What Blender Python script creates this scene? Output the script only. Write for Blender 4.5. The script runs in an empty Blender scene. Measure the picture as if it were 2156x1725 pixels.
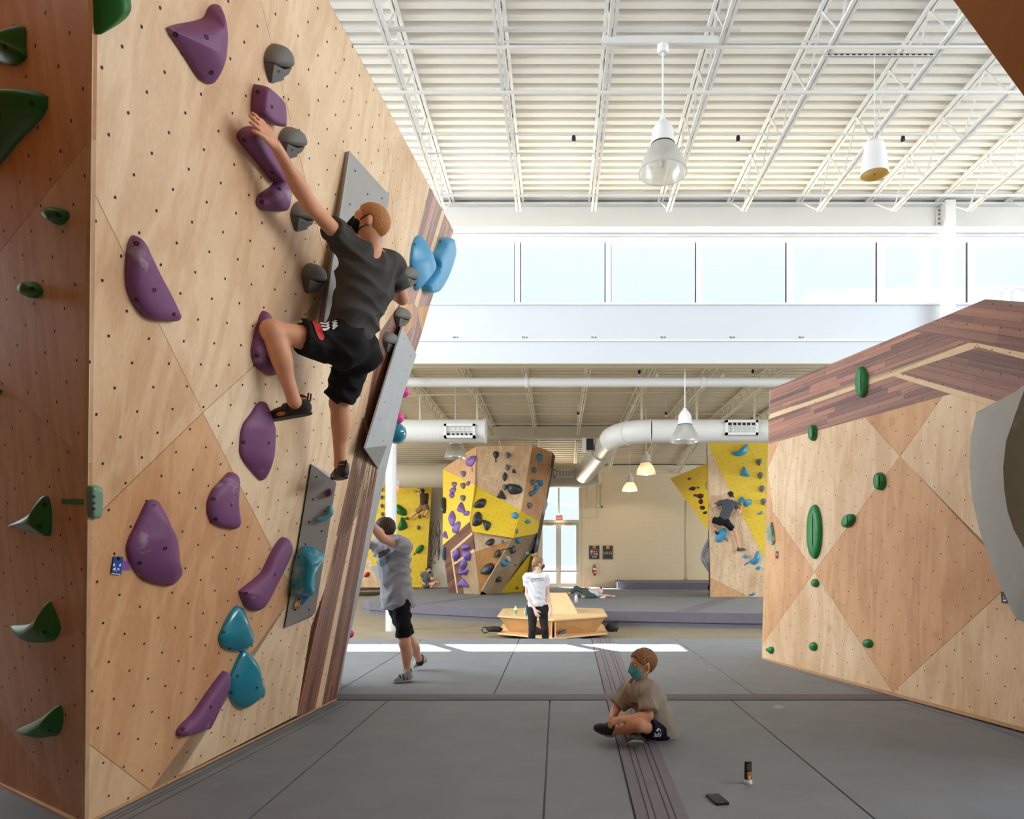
import bpy, bmesh, math, random
import numpy as np
from mathutils import Vector, Matrix
from mathutils.bvhtree import BVHTree
from mathutils.geometry import tessellate_polygon

random.seed(7)
C = bpy.context.scene.collection
SC = bpy.context.scene

# ------------------------------------------------------------------ camera, sky, sun, large lights, exposure
F, VX, VY, HC = 1437.0, 1174.0, 1172.0, 1.30      # 24 mm lens, levelled, shifted; eye 1.30 m above the mats
cam_d = bpy.data.cameras.new('camera')
cam = bpy.data.objects.new('camera', cam_d)
C.objects.link(cam)
cam.location = (0, 0, HC)
cam.rotation_euler = (math.radians(90), 0, 0)
cam_d.sensor_width = 36.0
cam_d.lens = 36.0 * F / 2156.0
cam_d.shift_x = (1078.0 - VX) / 2156.0
cam_d.shift_y = (VY - 862.5) / 2156.0
cam_d.clip_start = 0.05
cam_d.clip_end = 400
SC.camera = cam

world = bpy.data.worlds.new('sky')
SC.world = world
world.use_nodes = True
wn = world.node_tree.nodes
bg = wn['Background']
bg.inputs[0].default_value = (0.80, 0.92, 1.0, 1)
bg.inputs[1].default_value = 1.12

def lamp(name, kind, energy, loc, rot, color=(1, 1, 1), **kw):
    d = bpy.data.lights.new(name, kind)
    d.energy = energy
    d.color = color
    for k, v in kw.items():
        setattr(d, k, v)
    o = bpy.data.objects.new(name, d)
    C.objects.link(o)
    o.location = loc
    o.rotation_euler = rot
    return o

def aim(o, d):
    o.rotation_euler = Vector(d).to_track_quat('-Z', 'Y').to_euler()

sun = lamp('sun', 'SUN', 46.0, (-12, 40, 40), (0, 0, 0), (1.0, 0.95, 0.88), angle=0.009)
aim(sun, (0.345, -0.562, -0.785))

FILL_COL = (0.86, 0.94, 1.0)
# area lamps added out of frame to brighten both halls, at the wall openings
def fill_light(name, energy, loc, d, sx, sy, color=FILL_COL):
    o = lamp(name, 'AREA', energy, loc, (0, 0, 0), color, shape='RECTANGLE', size=sx, size_y=sy)
    aim(o, d)
    return o
fill_light('fill_right_clerestory', 1250, (13.4, 4.6, 6.6), (-1, 0.0, -0.16), 12.0, 3.4)
fill_light('fill_left_clerestory', 2450, (-13.4, 6.5, 6.6), (1, 0.0, -0.16), 12.0, 3.4)
fill_light('fill_rear_clerestory', 160, (3.0, -6.9, 6.8), (0, 1, 0.05), 16.0, 3.0)
fill_light('fill_low_hall_right', 620, (13.4, 22.0, 3.4), (-1, 0, 0), 10.0, 3.0)
fill_light('fill_low_hall_left', 620, (-13.4, 22.0, 3.4), (1, 0, 0), 10.0, 3.0)

SC.view_settings.view_transform = 'Standard'
SC.view_settings.look = 'None'
SC.view_settings.exposure = 0.07
SC.view_settings.gamma = 1.0
SC.view_settings.use_curve_mapping = False

# ------------------------------------------------------------------ geometry helpers
def P(px, py, Y):
    """world point seen at photo pixel (px,py) standing Y metres away"""
    return Vector(((px - VX) * Y / F, Y, HC + (VY - py) * Y / F))

def ray(px, py):
    return Vector((0, 0, HC)), Vector(((px - VX) / F, 1.0, (VY - py) / F))

class Plane:
    def __init__(s, a, b, c):
        """a,b along the horizontal, c up"""
        s.o = Vector(a)
        s.n = (Vector(b) - s.o).cross(Vector(c) - s.o).normalized()
        if s.n.dot(Vector((0, 0, HC)) - s.o) < 0:
            s.n = -s.n
        z = Vector((0, 0, 1))
        s.u = z.cross(s.n).normalized()
        s.v = s.n.cross(s.u).normalized()
    def hit(s, px, py, off=0.0):
        o, d = ray(px, py)
        t = (s.o + s.n * off - o).dot(s.n) / d.dot(s.n)
        return o + d * t
    def uv(s, p):
        q = Vector(p) - s.o
        return (q.dot(s.u), q.dot(s.v))
    def at(s, a, b, h=0.0):
        return s.o + s.u * a + s.v * b + s.n * h
    def rotated(s, p, q, deg):
        """a plane through the line pq, turned about it"""
        p, q = Vector(p), Vector(q)
        ax = (q - p).normalized()
        n = Matrix.Rotation(math.radians(deg), 3, ax) @ s.n
        r = Plane.__new__(Plane)
        r.o, r.n = p, n
        if r.n.dot(Vector((0, 0, HC)) - r.o) < 0:
            r.n = -r.n
        r.u = Vector((0, 0, 1)).cross(r.n).normalized()
        r.v = r.n.cross(r.u).normalized()
        return r

def mesh(name, verts, faces, mat=None, parent=None, smooth=False, mats=None, fmat=None):
    me = bpy.data.meshes.new(name)
    me.from_pydata([tuple(v) for v in verts], [], [tuple(f) for f in faces])
    me.update()
    if mats:
        for m in mats:
            me.materials.append(m)
        if fmat:
            for p, i in zip(me.polygons, fmat):
                p.material_index = i
    elif mat:
        me.materials.append(mat)
    if smooth:
        me.polygons.foreach_set('use_smooth', [True] * len(me.polygons))
    o = bpy.data.objects.new(name, me)
    C.objects.link(o)
    if parent:
        o.parent = parent
        o.matrix_parent_inverse = parent.matrix_world.inverted()
    return o

def recalc(o):
    bm = bmesh.new()
    bm.from_mesh(o.data)
    bmesh.ops.recalc_face_normals(bm, faces=bm.faces)
    bm.to_mesh(o.data)
    bm.free()
    return o

def tag(o, label=None, cat=None, group=None, kind=None):
    if label: o['label'] = label
    if cat: o['category'] = cat
    if group: o['group'] = group
    if kind: o['kind'] = kind
    return o

def empty(name, loc=(0, 0, 0)):
    o = bpy.data.objects.new(name, None)
    C.objects.link(o)
    o.location = loc
    o.empty_display_size = 0.1
    o.matrix_world = Matrix.Translation(Vector(loc))
    return o

class MB:
    """collects shapes into one mesh"""
    def __init__(s):
        s.v, s.f = [], []
    def add(s, v, f):
        k = len(s.v)
        s.v += [Vector(x) for x in v]
        s.f += [tuple(i + k for i in g) for g in f]
        return s
    def box(s, x0, x1, y0, y1, z0, z1):
        v = [(x0, y0, z0), (x1, y0, z0), (x1, y1, z0), (x0, y1, z0), (x0, y0, z1), (x1, y0, z1), (x1, y1, z1), (x0, y1, z1)]
        return s.add(v, [(3, 2, 1, 0), (4, 5, 6, 7), (0, 1, 5, 4), (1, 2, 6, 5), (2, 3, 7, 6), (3, 0, 4, 7)])
    def bar(s, a, b, w, h=None, up=(0, 0, 1)):
        a, b = Vector(a), Vector(b)
        h = h or w
        d = (b - a).normalized()
        x = d.cross(Vector(up))
        if x.length < 1e-4:
            x = d.cross(Vector((1, 0, 0)))
        x.normalize()
        y = x.cross(d).normalized()
        v = [p + x * (i * w / 2) + y * (j * h / 2) for p in (a, b) for i, j in ((-1, -1), (1, -1), (1, 1), (-1, 1))]
        return s.add(v, [(3, 2, 1, 0), (4, 5, 6, 7), (0, 1, 5, 4), (1, 2, 6, 5), (2, 3, 7, 6), (3, 0, 4, 7)])
    def tube(s, pts, r, n=8, cap=True):
        pts = [Vector(p) for p in pts]
        rs = r if isinstance(r, (list, tuple)) else [r] * len(pts)
        rings, px = [], None
        for i, p in enumerate(pts):
            d = (pts[min(i + 1, len(pts) - 1)] - pts[max(i - 1, 0)]).normalized()
            if px is None:
                px = d.cross(Vector((0, 0, 1)))
                if px.length < 1e-3:
                    px = d.cross(Vector((1, 0, 0)))
            px = (px - d * px.dot(d)).normalized()
            py = d.cross(px)
            rings.append([p + (px * math.cos(2 * math.pi * k / n) + py * math.sin(2 * math.pi * k / n)) * rs[i] for k in range(n)])
        v = [q for g in rings for q in g]
        f = []
        for i in range(len(pts) - 1):
            for k in range(n):
                a, b = i * n + k, i * n + (k + 1) % n
                f.append((a, b, b + n, a + n))
        if cap:
            f.append(tuple(reversed(range(n))))
            f.append(tuple(range(len(v) - n, len(v))))
        return s.add(v, f)
    def lathe(s, prof, c, n=24, ax=None):
        """prof: list of (r, h) along axis"""
        c = Vector(c)
        ax = Vector(ax or (0, 0, 1)).normalized()
        x = ax.orthogonal().normalized()
        y = ax.cross(x)
        v, f = [], []
        for r, h in prof:
            for k in range(n):
                a = 2 * math.pi * k / n
                v.append(c + ax * h + (x * math.cos(a) + y * math.sin(a)) * r)
        for i in range(len(prof) - 1):
            for k in range(n):
                a, b = i * n + k, i * n + (k + 1) % n
                f.append((a, b, b + n, a + n))
        return s.add(v, f)
    def prism(s, poly, off):
        """closed prism of a 3D polygon pushed by off"""
        n = len(poly)
        off = Vector(off)
        poly = [Vector(p) for p in poly]
        tri = tessellate_polygon([poly])
        v = poly + [p + off for p in poly]
        f = [tuple(t) for t in tri] + [tuple(i + n for i in reversed(t)) for t in tri]
        f += [(i, (i + 1) % n, (i + 1) % n + n, i + n) for i in range(n)]
        return s.add(v, f)
    def build(s, name, mat=None, parent=None, smooth=False, fix=True):
        o = mesh(name, s.v, s.f, mat, parent, smooth)
        if fix:
            recalc(o)
        return o

def autosmooth(o, deg=35):
    o.data.polygons.foreach_set('use_smooth', [True] * len(o.data.polygons))
    bm = bmesh.new()
    bm.from_mesh(o.data)
    for e in bm.edges:
        if len(e.link_faces) == 2 and e.calc_face_angle(0) > math.radians(deg):
            e.smooth = False
    bm.to_mesh(o.data)
    bm.free()
    return o

def copy_thing(root, delta, label=None):
    r = root.copy()
    C.objects.link(r)
    r.location = root.location + Vector(delta)
    if label:
        r['label'] = label
    for ch in [c for c in root.children]:
        c = ch.copy()
        C.objects.link(c)
        c.parent = r
        for g in ch.children:
            d = g.copy()
            C.objects.link(d)
            d.parent = c
    return r

def clip(poly, a, b, c):
    """keep the part of a 2D polygon where a*x+b*y+c >= 0"""
    out = []
    for i, p in enumerate(poly):
        q = poly[(i + 1) % len(poly)]
        dp, dq = a * p[0] + b * p[1] + c, a * q[0] + b * q[1] + c
        if dp >= 0:
            out.append(p)
        if (dp >= 0) != (dq >= 0):
            t = dp / (dp - dq)
            out.append((p[0] + (q[0] - p[0]) * t, p[1] + (q[1] - p[1]) * t))
    return out

def inside(poly, x, y):
    r = False
    for i in range(len(poly)):
        (x0, y0), (x1, y1) = poly[i - 1], poly[i]
        if (y0 > y) != (y1 > y) and x < (x1 - x0) * (y - y0) / (y1 - y0) + x0:
            r = not r
    return r

# ------------------------------------------------------------------ materials
MATS = {}
def lin(c):
    return tuple((x / 255 / 12.92 if x / 255 <= 0.04045 else ((x / 255 + 0.055) / 1.055) ** 2.4) for x in c)

def nt_of(name):
    m = bpy.data.materials.new(name)
    m.use_nodes = True
    return m, m.node_tree.nodes, m.node_tree.links, m.node_tree.nodes['Principled BSDF']

def plain(name, rgb, rough=0.6, metal=0.0, spec=0.5, noise=0.0, nscale=20, bump=0.0, bscale=80, emit=None, es=1.0, sub=0.0, coat=0.0, dust=None):
    """rgb is sRGB 0-255"""
    if name in MATS:
        return MATS[name]
    m, n, l, b = nt_of(name)
    c = (*lin(rgb), 1)
    b.inputs['Base Color'].default_value = c
    b.inputs['Roughness'].default_value = rough
    b.inputs['Metallic'].default_value = metal
    b.inputs['Specular IOR Level'].default_value = spec
    if coat:
        b.inputs['Coat Weight'].default_value = coat
        b.inputs['Coat Roughness'].default_value = 0.12
    tc = n.new('ShaderNodeTexCoord')
    col = None
    if noise:
        t = n.new('ShaderNodeTexNoise')
        t.inputs['Scale'].default_value = nscale
        t.inputs['Detail'].default_value = 4
        l.new(tc.outputs['Object'], t.inputs['Vector'])
        r = n.new('ShaderNodeValToRGB')
        r.color_ramp.elements[0].position = 0.3
        r.color_ramp.elements[1].position = 0.7
        r.color_ramp.elements[0].color = tuple(x * (1 - noise) for x in c[:3]) + (1,)
        r.color_ramp.elements[1].color = tuple(min(1, x * (1 + noise)) for x in c[:3]) + (1,)
        l.new(t.outputs['Fac'], r.inputs['Fac'])
        col = r.outputs['Color']
    if dust:
        # chalk scuffs: patches of white with a shape of their own
        t = n.new('ShaderNodeTexNoise')
        t.inputs['Scale'].default_value = dust[1]
        t.inputs['Detail'].default_value = 6
        t.inputs['Roughness'].default_value = 0.65
        l.new(tc.outputs['Object'], t.inputs['Vector'])
        r = n.new('ShaderNodeMapRange')
        r.inputs['From Min'].default_value = dust[2]
        r.inputs['From Max'].default_value = dust[2] + 0.16
        r.inputs['To Max'].default_value = dust[0]
        l.new(t.outputs['Fac'], r.inputs['Value'])
        mx = n.new('ShaderNodeMix')
        mx.data_type = 'RGBA'
        mx.inputs['A'].default_value = c
        mx.inputs['B'].default_value = (0.75, 0.72, 0.70, 1)
        if col:
            l.new(col, mx.inputs['A'])
        l.new(r.outputs['Result'], mx.inputs['Factor'])
        col = mx.outputs['Result']
    if col:
        l.new(col, b.inputs['Base Color'])
    if bump:
        t = n.new('ShaderNodeTexNoise')
        t.inputs['Scale'].default_value = bscale
        t.inputs['Detail'].default_value = 3
        l.new(tc.outputs['Object'], t.inputs['Vector'])
        bp = n.new('ShaderNodeBump')
        bp.inputs['Strength'].default_value = bump
        bp.inputs['Distance'].default_value = 0.01
        l.new(t.outputs['Fac'], bp.inputs['Height'])
        l.new(bp.outputs['Normal'], b.inputs['Normal'])
    if emit:
        b.inputs['Emission Color'].default_value = (*lin(emit), 1)
        b.inputs['Emission Strength'].default_value = es
    if sub:
        b.inputs['Subsurface Weight'].default_value = sub
        b.inputs['Subsurface Radius'].default_value = (0.02, 0.008, 0.004)
    MATS[name] = m
    return m

def birch(name, rgb, rot=(0, 0, 0), contrast=0.15, knots=True, dust=0.0):
    """plywood: stretched figured grain, small knots and chalk scuffs"""
    if name in MATS:
        return MATS[name]
    m, n, l, b = nt_of(name)
    c = lin(rgb)
    b.inputs['Roughness'].default_value = 0.48
    b.inputs['Specular IOR Level'].default_value = 0.35
    tc = n.new('ShaderNodeTexCoord')
    mp = n.new('ShaderNodeMapping')
    mp.inputs['Rotation'].default_value = rot
    mp.inputs['Scale'].default_value = (3.0, 3.0, 0.55)
    l.new(tc.outputs['Object'], mp.inputs['Vector'])
    n1 = n.new('ShaderNodeTexNoise')
    n1.inputs['Scale'].default_value = 1.3
    n1.inputs['Detail'].default_value = 3
    n1.inputs['Distortion'].default_value = 0.6
    l.new(mp.outputs[0], n1.inputs['Vector'])
    # contour lines of the noise read as rotary-cut figure
    mu = n.new('ShaderNodeMath'); mu.operation = 'MULTIPLY'; mu.inputs[1].default_value = 26.0
    l.new(n1.outputs['Fac'], mu.inputs[0])
    si = n.new('ShaderNodeMath'); si.operation = 'SINE'
    l.new(mu.outputs[0], si.inputs[0])
    n2 = n.new('ShaderNodeTexNoise')
    n2.inputs['Scale'].default_value = 1.1
    n2.inputs['Detail'].default_value = 5
    l.new(tc.outputs['Object'], n2.inputs['Vector'])
    mf = n.new('ShaderNodeTexNoise')
    mf.inputs['Scale'].default_value = 28
    mf.inputs['Detail'].default_value = 4
    l.new(mp.outputs[0], mf.inputs['Vector'])
    a1 = n.new('ShaderNodeMath'); a1.operation = 'MULTIPLY_ADD'; a1.inputs[1].default_value = 0.10
    l.new(si.outputs[0], a1.inputs[0]); l.new(n2.outputs['Fac'], a1.inputs[2])
    a2 = n.new('ShaderNodeMath'); a2.operation = 'MULTIPLY_ADD'; a2.inputs[1].default_value = 0.35
    l.new(mf.outputs['Fac'], a2.inputs[0]); l.new(a1.outputs[0], a2.inputs[2])
    r = n.new('ShaderNodeValToRGB')
    e = r.color_ramp.elements
    e[0].position, e[1].position = 0.38, 0.95
    e[0].color = (c[0] * (1 - contrast * 1.3), c[1] * (1 - contrast * 2.2), c[2] * (1 - contrast * 3.0), 1)
    e[1].color = (min(1, c[0] * (1 + contrast * 0.8)), min(1, c[1] * (1 + contrast)), min(1, c[2] * (1 + contrast)), 1)
    l.new(a2.outputs[0], r.inputs['Fac'])
    col = r.outputs['Color']
    if knots:
        v = n.new('ShaderNodeTexVoronoi')
        v.inputs['Scale'].default_value = 1.5
        wv = n.new('ShaderNodeMixRGB'); wv.blend_type = 'ADD'; wv.inputs[0].default_value = 0.18
        l.new(tc.outputs['Object'], wv.inputs[1]); l.new(mf.outputs['Color'], wv.inputs[2])
        l.new(wv.outputs[0], v.inputs['Vector'])
        kr = n.new('ShaderNodeMapRange')
        kr.inputs['From Min'].default_value = 0.025; kr.inputs['From Max'].default_value = 0.10
        kr.inputs['To Min'].default_value = 0.45; kr.inputs['To Max'].default_value = 0.0
        l.new(v.outputs['Distance'], kr.inputs['Value'])
        mx = n.new('ShaderNodeMix'); mx.data_type = 'RGBA'
        mx.inputs['B'].default_value = (c[0] * 0.55, c[1] * 0.40, c[2] * 0.28, 1)
        l.new(kr.outputs[0], mx.inputs['Factor']); l.new(col, mx.inputs['A'])
        col = mx.outputs['Result']
    l.new(col, b.inputs['Base Color'])
    bp = n.new('ShaderNodeBump'); bp.inputs['Strength'].default_value = 0.04; bp.inputs['Distance'].default_value = 0.004
    l.new(mf.outputs['Fac'], bp.inputs['Height']); l.new(bp.outputs['Normal'], b.inputs['Normal'])
    MATS[name] = m
    return m

def walnut(name, rgb, direction, spread=0.35):
    """dark strips, tone differs from strip to strip by object"""
    if name in MATS:
        return MATS[name]
    m, n, l, b = nt_of(name)
    c = lin(rgb)
    b.inputs['Roughness'].default_value = 0.45
    tc = n.new('ShaderNodeTexCoord')
    # grain stretched along the strip direction
    d = Vector(direction).normalized()
    x = d.orthogonal().normalized(); y = d.cross(x)
    def dot(v, s):
        q = n.new('ShaderNodeVectorMath'); q.operation = 'DOT_PRODUCT'; q.inputs[1].default_value = tuple(v * s)
        l.new(tc.outputs['Object'], q.inputs[0]); return q.outputs['Value']
    cb = n.new('ShaderNodeCombineXYZ')
    l.new(dot(d, 1.2), cb.inputs[0]); l.new(dot(x, 38), cb.inputs[1]); l.new(dot(y, 38), cb.inputs[2])
    t = n.new('ShaderNodeTexNoise'); t.inputs['Scale'].default_value = 1.0; t.inputs['Detail'].default_value = 5
    t.inputs['Roughness'].default_value = 0.6; t.inputs['Distortion'].default_value = 0.3
    l.new(cb.outputs[0], t.inputs['Vector'])
    oi = n.new('ShaderNodeObjectInfo')
    ad = n.new('ShaderNodeMath'); ad.operation = 'MULTIPLY_ADD'; ad.inputs[1].default_value = 0.75
    l.new(oi.outputs['Random'], ad.inputs[0])
    mt = n.new('ShaderNodeMath'); mt.operation = 'MULTIPLY_ADD'; mt.inputs[1].default_value = 0.9; mt.inputs[2].default_value = -0.32
    l.new(t.outputs['Fac'], mt.inputs[0]); l.new(mt.outputs[0], ad.inputs[2])
    r = n.new('ShaderNodeValToRGB'); e = r.color_ramp.elements
    e[0].position, e[1].position = 0.0, 1.0
    e[0].color = (c[0] * (1 - spread), c[1] * (1 - spread), c[2] * (1 - spread * 0.8), 1)
    e[1].color = (c[0] * (1 + spread * 1.5), c[1] * (1 + spread * 1.4), c[2] * (1 + spread), 1)
    l.new(ad.outputs[0], r.inputs['Fac'])
    l.new(r.outputs['Color'], b.inputs['Base Color'])
    MATS[name] = m
    return m
# ------------------------------------------------------------------ shared materials
white_paint = plain('white_paint', (236, 236, 234), 0.6)
deck_white = plain('deck_white', (233, 231, 226), 0.55)
steel_white = plain('steel_white', (228, 228, 226), 0.5)
cream_wall = plain('cream_block_wall', (226, 214, 188), 0.7, noise=0.03, nscale=3)
cream_deck = plain('cream_deck', (214, 200, 172), 0.65)
cream_steel = plain('cream_steel', (222, 210, 186), 0.55)
mat_vinyl = plain('mat_vinyl', (126, 131, 138), 0.62, noise=0.07, nscale=3.5, bump=0.06, bscale=140, dust=(0.28, 2.2, 0.66))
mat_side = plain('mat_side', (112, 108, 120), 0.6, noise=0.06, nscale=6)
mat_strip = plain('mat_strip', (122, 115, 124), 0.75, noise=0.06, nscale=14, bump=0.15, bscale=120)
dark_gap = plain('dark_gap', (28, 26, 26), 0.8)
concrete = plain('concrete', (150, 139, 120), 0.55, noise=0.10, nscale=2.2, bump=0.03, bscale=60)
duct_white = plain('duct_white', (236, 235, 232), 0.45)
black_plastic = plain('black_plastic', (22, 22, 23), 0.4)
white_plastic = plain('white_plastic', (238, 238, 236), 0.4)
steel_bolt = plain('steel_bolt', (120, 118, 112), 0.35, metal=0.9)

def glass_mat(name='window_glass', tint=(1, 1, 1), gl=0.05):
    m, n, l, b = nt_of(name)
    n.remove(b)
    t = n.new('ShaderNodeBsdfTransparent'); t.inputs[0].default_value = (*tint, 1)
    g = n.new('ShaderNodeBsdfGlossy'); g.inputs['Roughness'].default_value = 0.02
    mx = n.new('ShaderNodeMixShader'); mx.inputs[0].default_value = gl
    l.new(t.outputs[0], mx.inputs[1]); l.new(g.outputs[0], mx.inputs[2])
    l.new(mx.outputs[0], n['Material Output'].inputs[0])
    return m
window_glass = glass_mat('window_glass', (0.98, 0.99, 1.0))

def acrylic(name='prismatic_acrylic', f=0.5, rgb=(0.9, 0.9, 0.88)):
    m, n, l, b = nt_of(name)
    n.remove(b)
    t = n.new('ShaderNodeBsdfTransparent'); t.inputs[0].default_value = (*rgb, 1)
    d = n.new('ShaderNodeBsdfDiffuse'); d.inputs[0].default_value = (*rgb, 1)
    tl = n.new('ShaderNodeBsdfTranslucent'); tl.inputs[0].default_value = (*rgb, 1)
    g = n.new('ShaderNodeBsdfGlossy'); g.inputs['Roughness'].default_value = 0.12
    tc = n.new('ShaderNodeTexCoord'); w = n.new('ShaderNodeTexNoise'); w.inputs['Scale'].default_value = 60
    l.new(tc.outputs['Object'], w.inputs['Vector'])
    bp = n.new('ShaderNodeBump'); bp.inputs['Strength'].default_value = 0.3; l.new(w.outputs['Fac'], bp.inputs['Height'])
    l.new(bp.outputs[0], g.inputs['Normal'])
    a = n.new('ShaderNodeMixShader'); a.inputs[0].default_value = 0.5
    l.new(d.outputs[0], a.inputs[1]); l.new(tl.outputs[0], a.inputs[2])
    c = n.new('ShaderNodeMixShader'); c.inputs[0].default_value = 0.35
    l.new(a.outputs[0], c.inputs[1]); l.new(g.outputs[0], c.inputs[2])
    mx = n.new('ShaderNodeMixShader'); mx.inputs[0].default_value = f
    l.new(t.outputs[0], mx.inputs[1]); l.new(c.outputs[0], mx.inputs[2])
    l.new(mx.outputs[0], n['Material Output'].inputs[0])
    return m
shade_acrylic = acrylic()

def struct(o):
    o['kind'] = 'structure'
    return o

XL, XR, YB, YG, YF = -14.0, 14.0, -7.5, 15.0, 30.0
ZC = -0.35                                         # concrete level; mat tops are Z = 0
# ------------------------------------------------------------------ floor, walls, roof
struct(MB().box(XL - .3, XR + .3, YB - .3, YF + .4, ZC - 0.2, ZC).build('floor', concrete))
for nm, x0, x1 in (('wall_left', XL - .3, XL), ('wall_right', XR, XR + .3)):
    m = MB()
    m.box(x0, x1, YB, YG, ZC, 4.9).box(x0, x1, YB, YG, 8.4, 9.4)
    m.box(x0, x1, YB, -1.0, 4.9, 8.4).box(x0, x1, YG - .8, YG, 4.9, 8.4)
    m.box(x0, x1, YG, YF, ZC, 1.9).box(x0, x1, YG, YF, 4.9, 6.6).box(x0, x1, YG, 17, 1.9, 4.9).box(x0, x1, 27, YF, 1.9, 4.9)
    struct(m.build(nm, white_paint))
m = MB()
m.box(XL, XR, YB - .3, YB, ZC, 5.2).box(XL, XR, YB - .3, YB, 8.4, 9.4).box(XL, -5, YB - .3, YB, 5.2, 8.4).box(11, XR, YB - .3, YB, 5.2, 8.4)
struct(m.build('wall_back', white_paint))

# far wall with the door opening; opening X from -1.15 to 1.05
DX0, DX1, DZ1 = -0.86, 1.02, 4.42
m = MB()
m.box(XL, DX0, YF, YF + .3, ZC, 6.4).box(DX1, XR, YF, YF + .3, ZC, 6.4).box(DX0, DX1, YF, YF + .3, DZ1, 6.4)
def block_mat():
    m, n, l, b = nt_of('painted_block')
    b.inputs['Roughness'].default_value = 0.65
    c = lin((226, 206, 170))
    tc = n.new('ShaderNodeTexCoord'); sp = n.new('ShaderNodeSeparateXYZ'); l.new(tc.outputs['Object'], sp.inputs[0])
    cb = n.new('ShaderNodeCombineXYZ'); l.new(sp.outputs[0], cb.inputs[0]); l.new(sp.outputs[2], cb.inputs[1])
    bk = n.new('ShaderNodeTexBrick')
    bk.inputs['Scale'].default_value = 1.0
    bk.inputs['Brick Width'].default_value = 0.4; bk.inputs['Row Height'].default_value = 0.2; bk.inputs['Mortar Size'].default_value = 0.008
    bk.inputs['Color1'].default_value = (*c, 1); bk.inputs['Color2'].default_value = (*(x * 0.985 for x in c), 1)
    bk.inputs['Mortar'].default_value = (*(x * 0.94 for x in c), 1)
    l.new(cb.outputs[0], bk.inputs['Vector']); l.new(bk.outputs['Color'], b.inputs['Base Color'])
    return m
struct(m.build('wall_far', block_mat()))

# corrugated roof deck over the tall hall; the ribs run across
def deck(name, y0, y1, z0, z1, mat, pitch=0.215, dep=0.095):
    m = MB()
    n = int((y1 - y0) / pitch)
    prof = []
    for i in range(n):
        y = y0 + i * pitch
        for fy, fz in ((0, 0), (0.50, 0), (0.58, 1), (0.92, 1)):
            yy = y + fy * pitch
            prof.append((yy, z0 + (z1 - z0) * (yy - y0) / (y1 - y0) + fz * dep))
    prof.append((y1, z1))
    v = [(x, y, z) for y, z in prof for x in (XL, XR)]
    f = [(2 * i, 2 * i + 1, 2 * i + 3, 2 * i + 2) for i in range(len(prof) - 1)]
    m.add(v, f)
    # weather side
    m.add([(XL - .3, y0, z0 + .25), (XR + .3, y0, z0 + .25), (XR + .3, y1, z1 + .25), (XL - .3, y1, z1 + .25)], [(0, 1, 2, 3)])
    return m.build(name, mat, fix=False)
struct(deck('ceiling', YB, YG + .3, 9.0, 9.0, deck_white))
struct(deck('ceiling', YG + .3, 24.6, 6.0, 6.0, cream_deck, 0.3, 0.03))
struct(deck('ceiling', 24.6, YF + .2, 6.0, 5.28, cream_deck, 0.3, 0.03))
struct(MB().box(-2.3, XR + .4, YG + .35, YG + 2.3, 9.22, 9.42).build('sun_block_eave', white_paint))      # added eave, out of view, keeps sun off the right of the mat

# ------------------------------------------------------------------ clerestory wall on the girder line
g = MB()                                            # wide-flange girder
g.box(XL, XR, 14.72, 15.0, 8.90, 8.945).box(XL, XR, 14.84, 14.88, 8.43, 8.90).box(XL, XR, 14.72, 15.0, 8.415, 8.44)
struct(g.build('beam_girder', steel_white))
m = MB()
m.box(XL, XR, 15.02, 15.35, 8.36, 9.3)
m.box(XL, XR, 15.06, 15.35, 6.02, 6.86)
struct(m.build('wall_clerestory', plain('clerestory_white', (212, 218, 227), 0.6)))
struct(MB().box(XL, XR, 15.00, 15.06, 6.84, 6.885).build('trim_sill', white_paint))
struct(MB().box(XL, XR, 14.97, 15.06, 6.02, 6.075).build('trim_ledge', steel_white))
struct(MB().box(XL, XR, 15.0, 15.36, 5.55, 6.02).build('beam_header', plain('header_white', (214, 220, 229), 0.6)))
struct(MB().box(XL, XR, 14.99, 15.37, 5.535, 5.552).build('trim_soffit', cream_steel))

mull = [(-0.89 + 2.015 * k) for k in range(-6, 8)]
gasket = plain('black_gasket', (30, 34, 60), 0.5)
for i in range(len(mull) - 1):
    a, b = mull[i], mull[i + 1]
    w = empty('window_%d' % (i + 1), ((a + b) / 2, 15.2, 6.86))
    struct(w)
    fr = MB()
    fr.box(a - .055, a + .055, 15.07, 15.3, 6.86, 8.36).box(a + .055, b - .055, 15.07, 15.3, 8.30, 8.36).box(a + .055, b - .055, 15.07, 15.3, 6.86, 6.89)
    fr.build('window_frame', white_paint, w)
    MB().box(a + .056, a + .075, 15.2, 15.24, 6.9, 8.3).box(b - .078, b - .056, 15.2, 15.24, 6.9, 8.3).build('gasket', gasket, w)
    MB().box(a + .07, b - .07, 15.214, 15.22, 6.885, 8.305).build('pane', window_glass, w)
def nth(k):
    return ['first', 'second', 'third', 'fourth', 'fifth', 'sixth', 'seventh', 'eighth', 'ninth', 'tenth', 'eleventh', 'twelfth'][k]
# clips along the ledge
clipm = plain('clip_grey', (120, 120, 124), 0.5)
for k in range(9):
    x = (960 - VX) / 95.9 + k * 1.515
    if x < 6.2:
        c = MB().box(x - .055, x - .03, 14.952, 14.972, 6.09, 6.125).box(x - .02, x + .0, 14.952, 14.972, 6.085, 6.12).box(x + .02, x + .055, 14.952, 14.972, 6.09, 6.12)
        tag(c.build('ledge_clip', clipm), 'small grey clip on the white ledge under the clerestory windows, %s from the left' % nth(k), 'clip', 'clips along the clerestory ledge')

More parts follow.
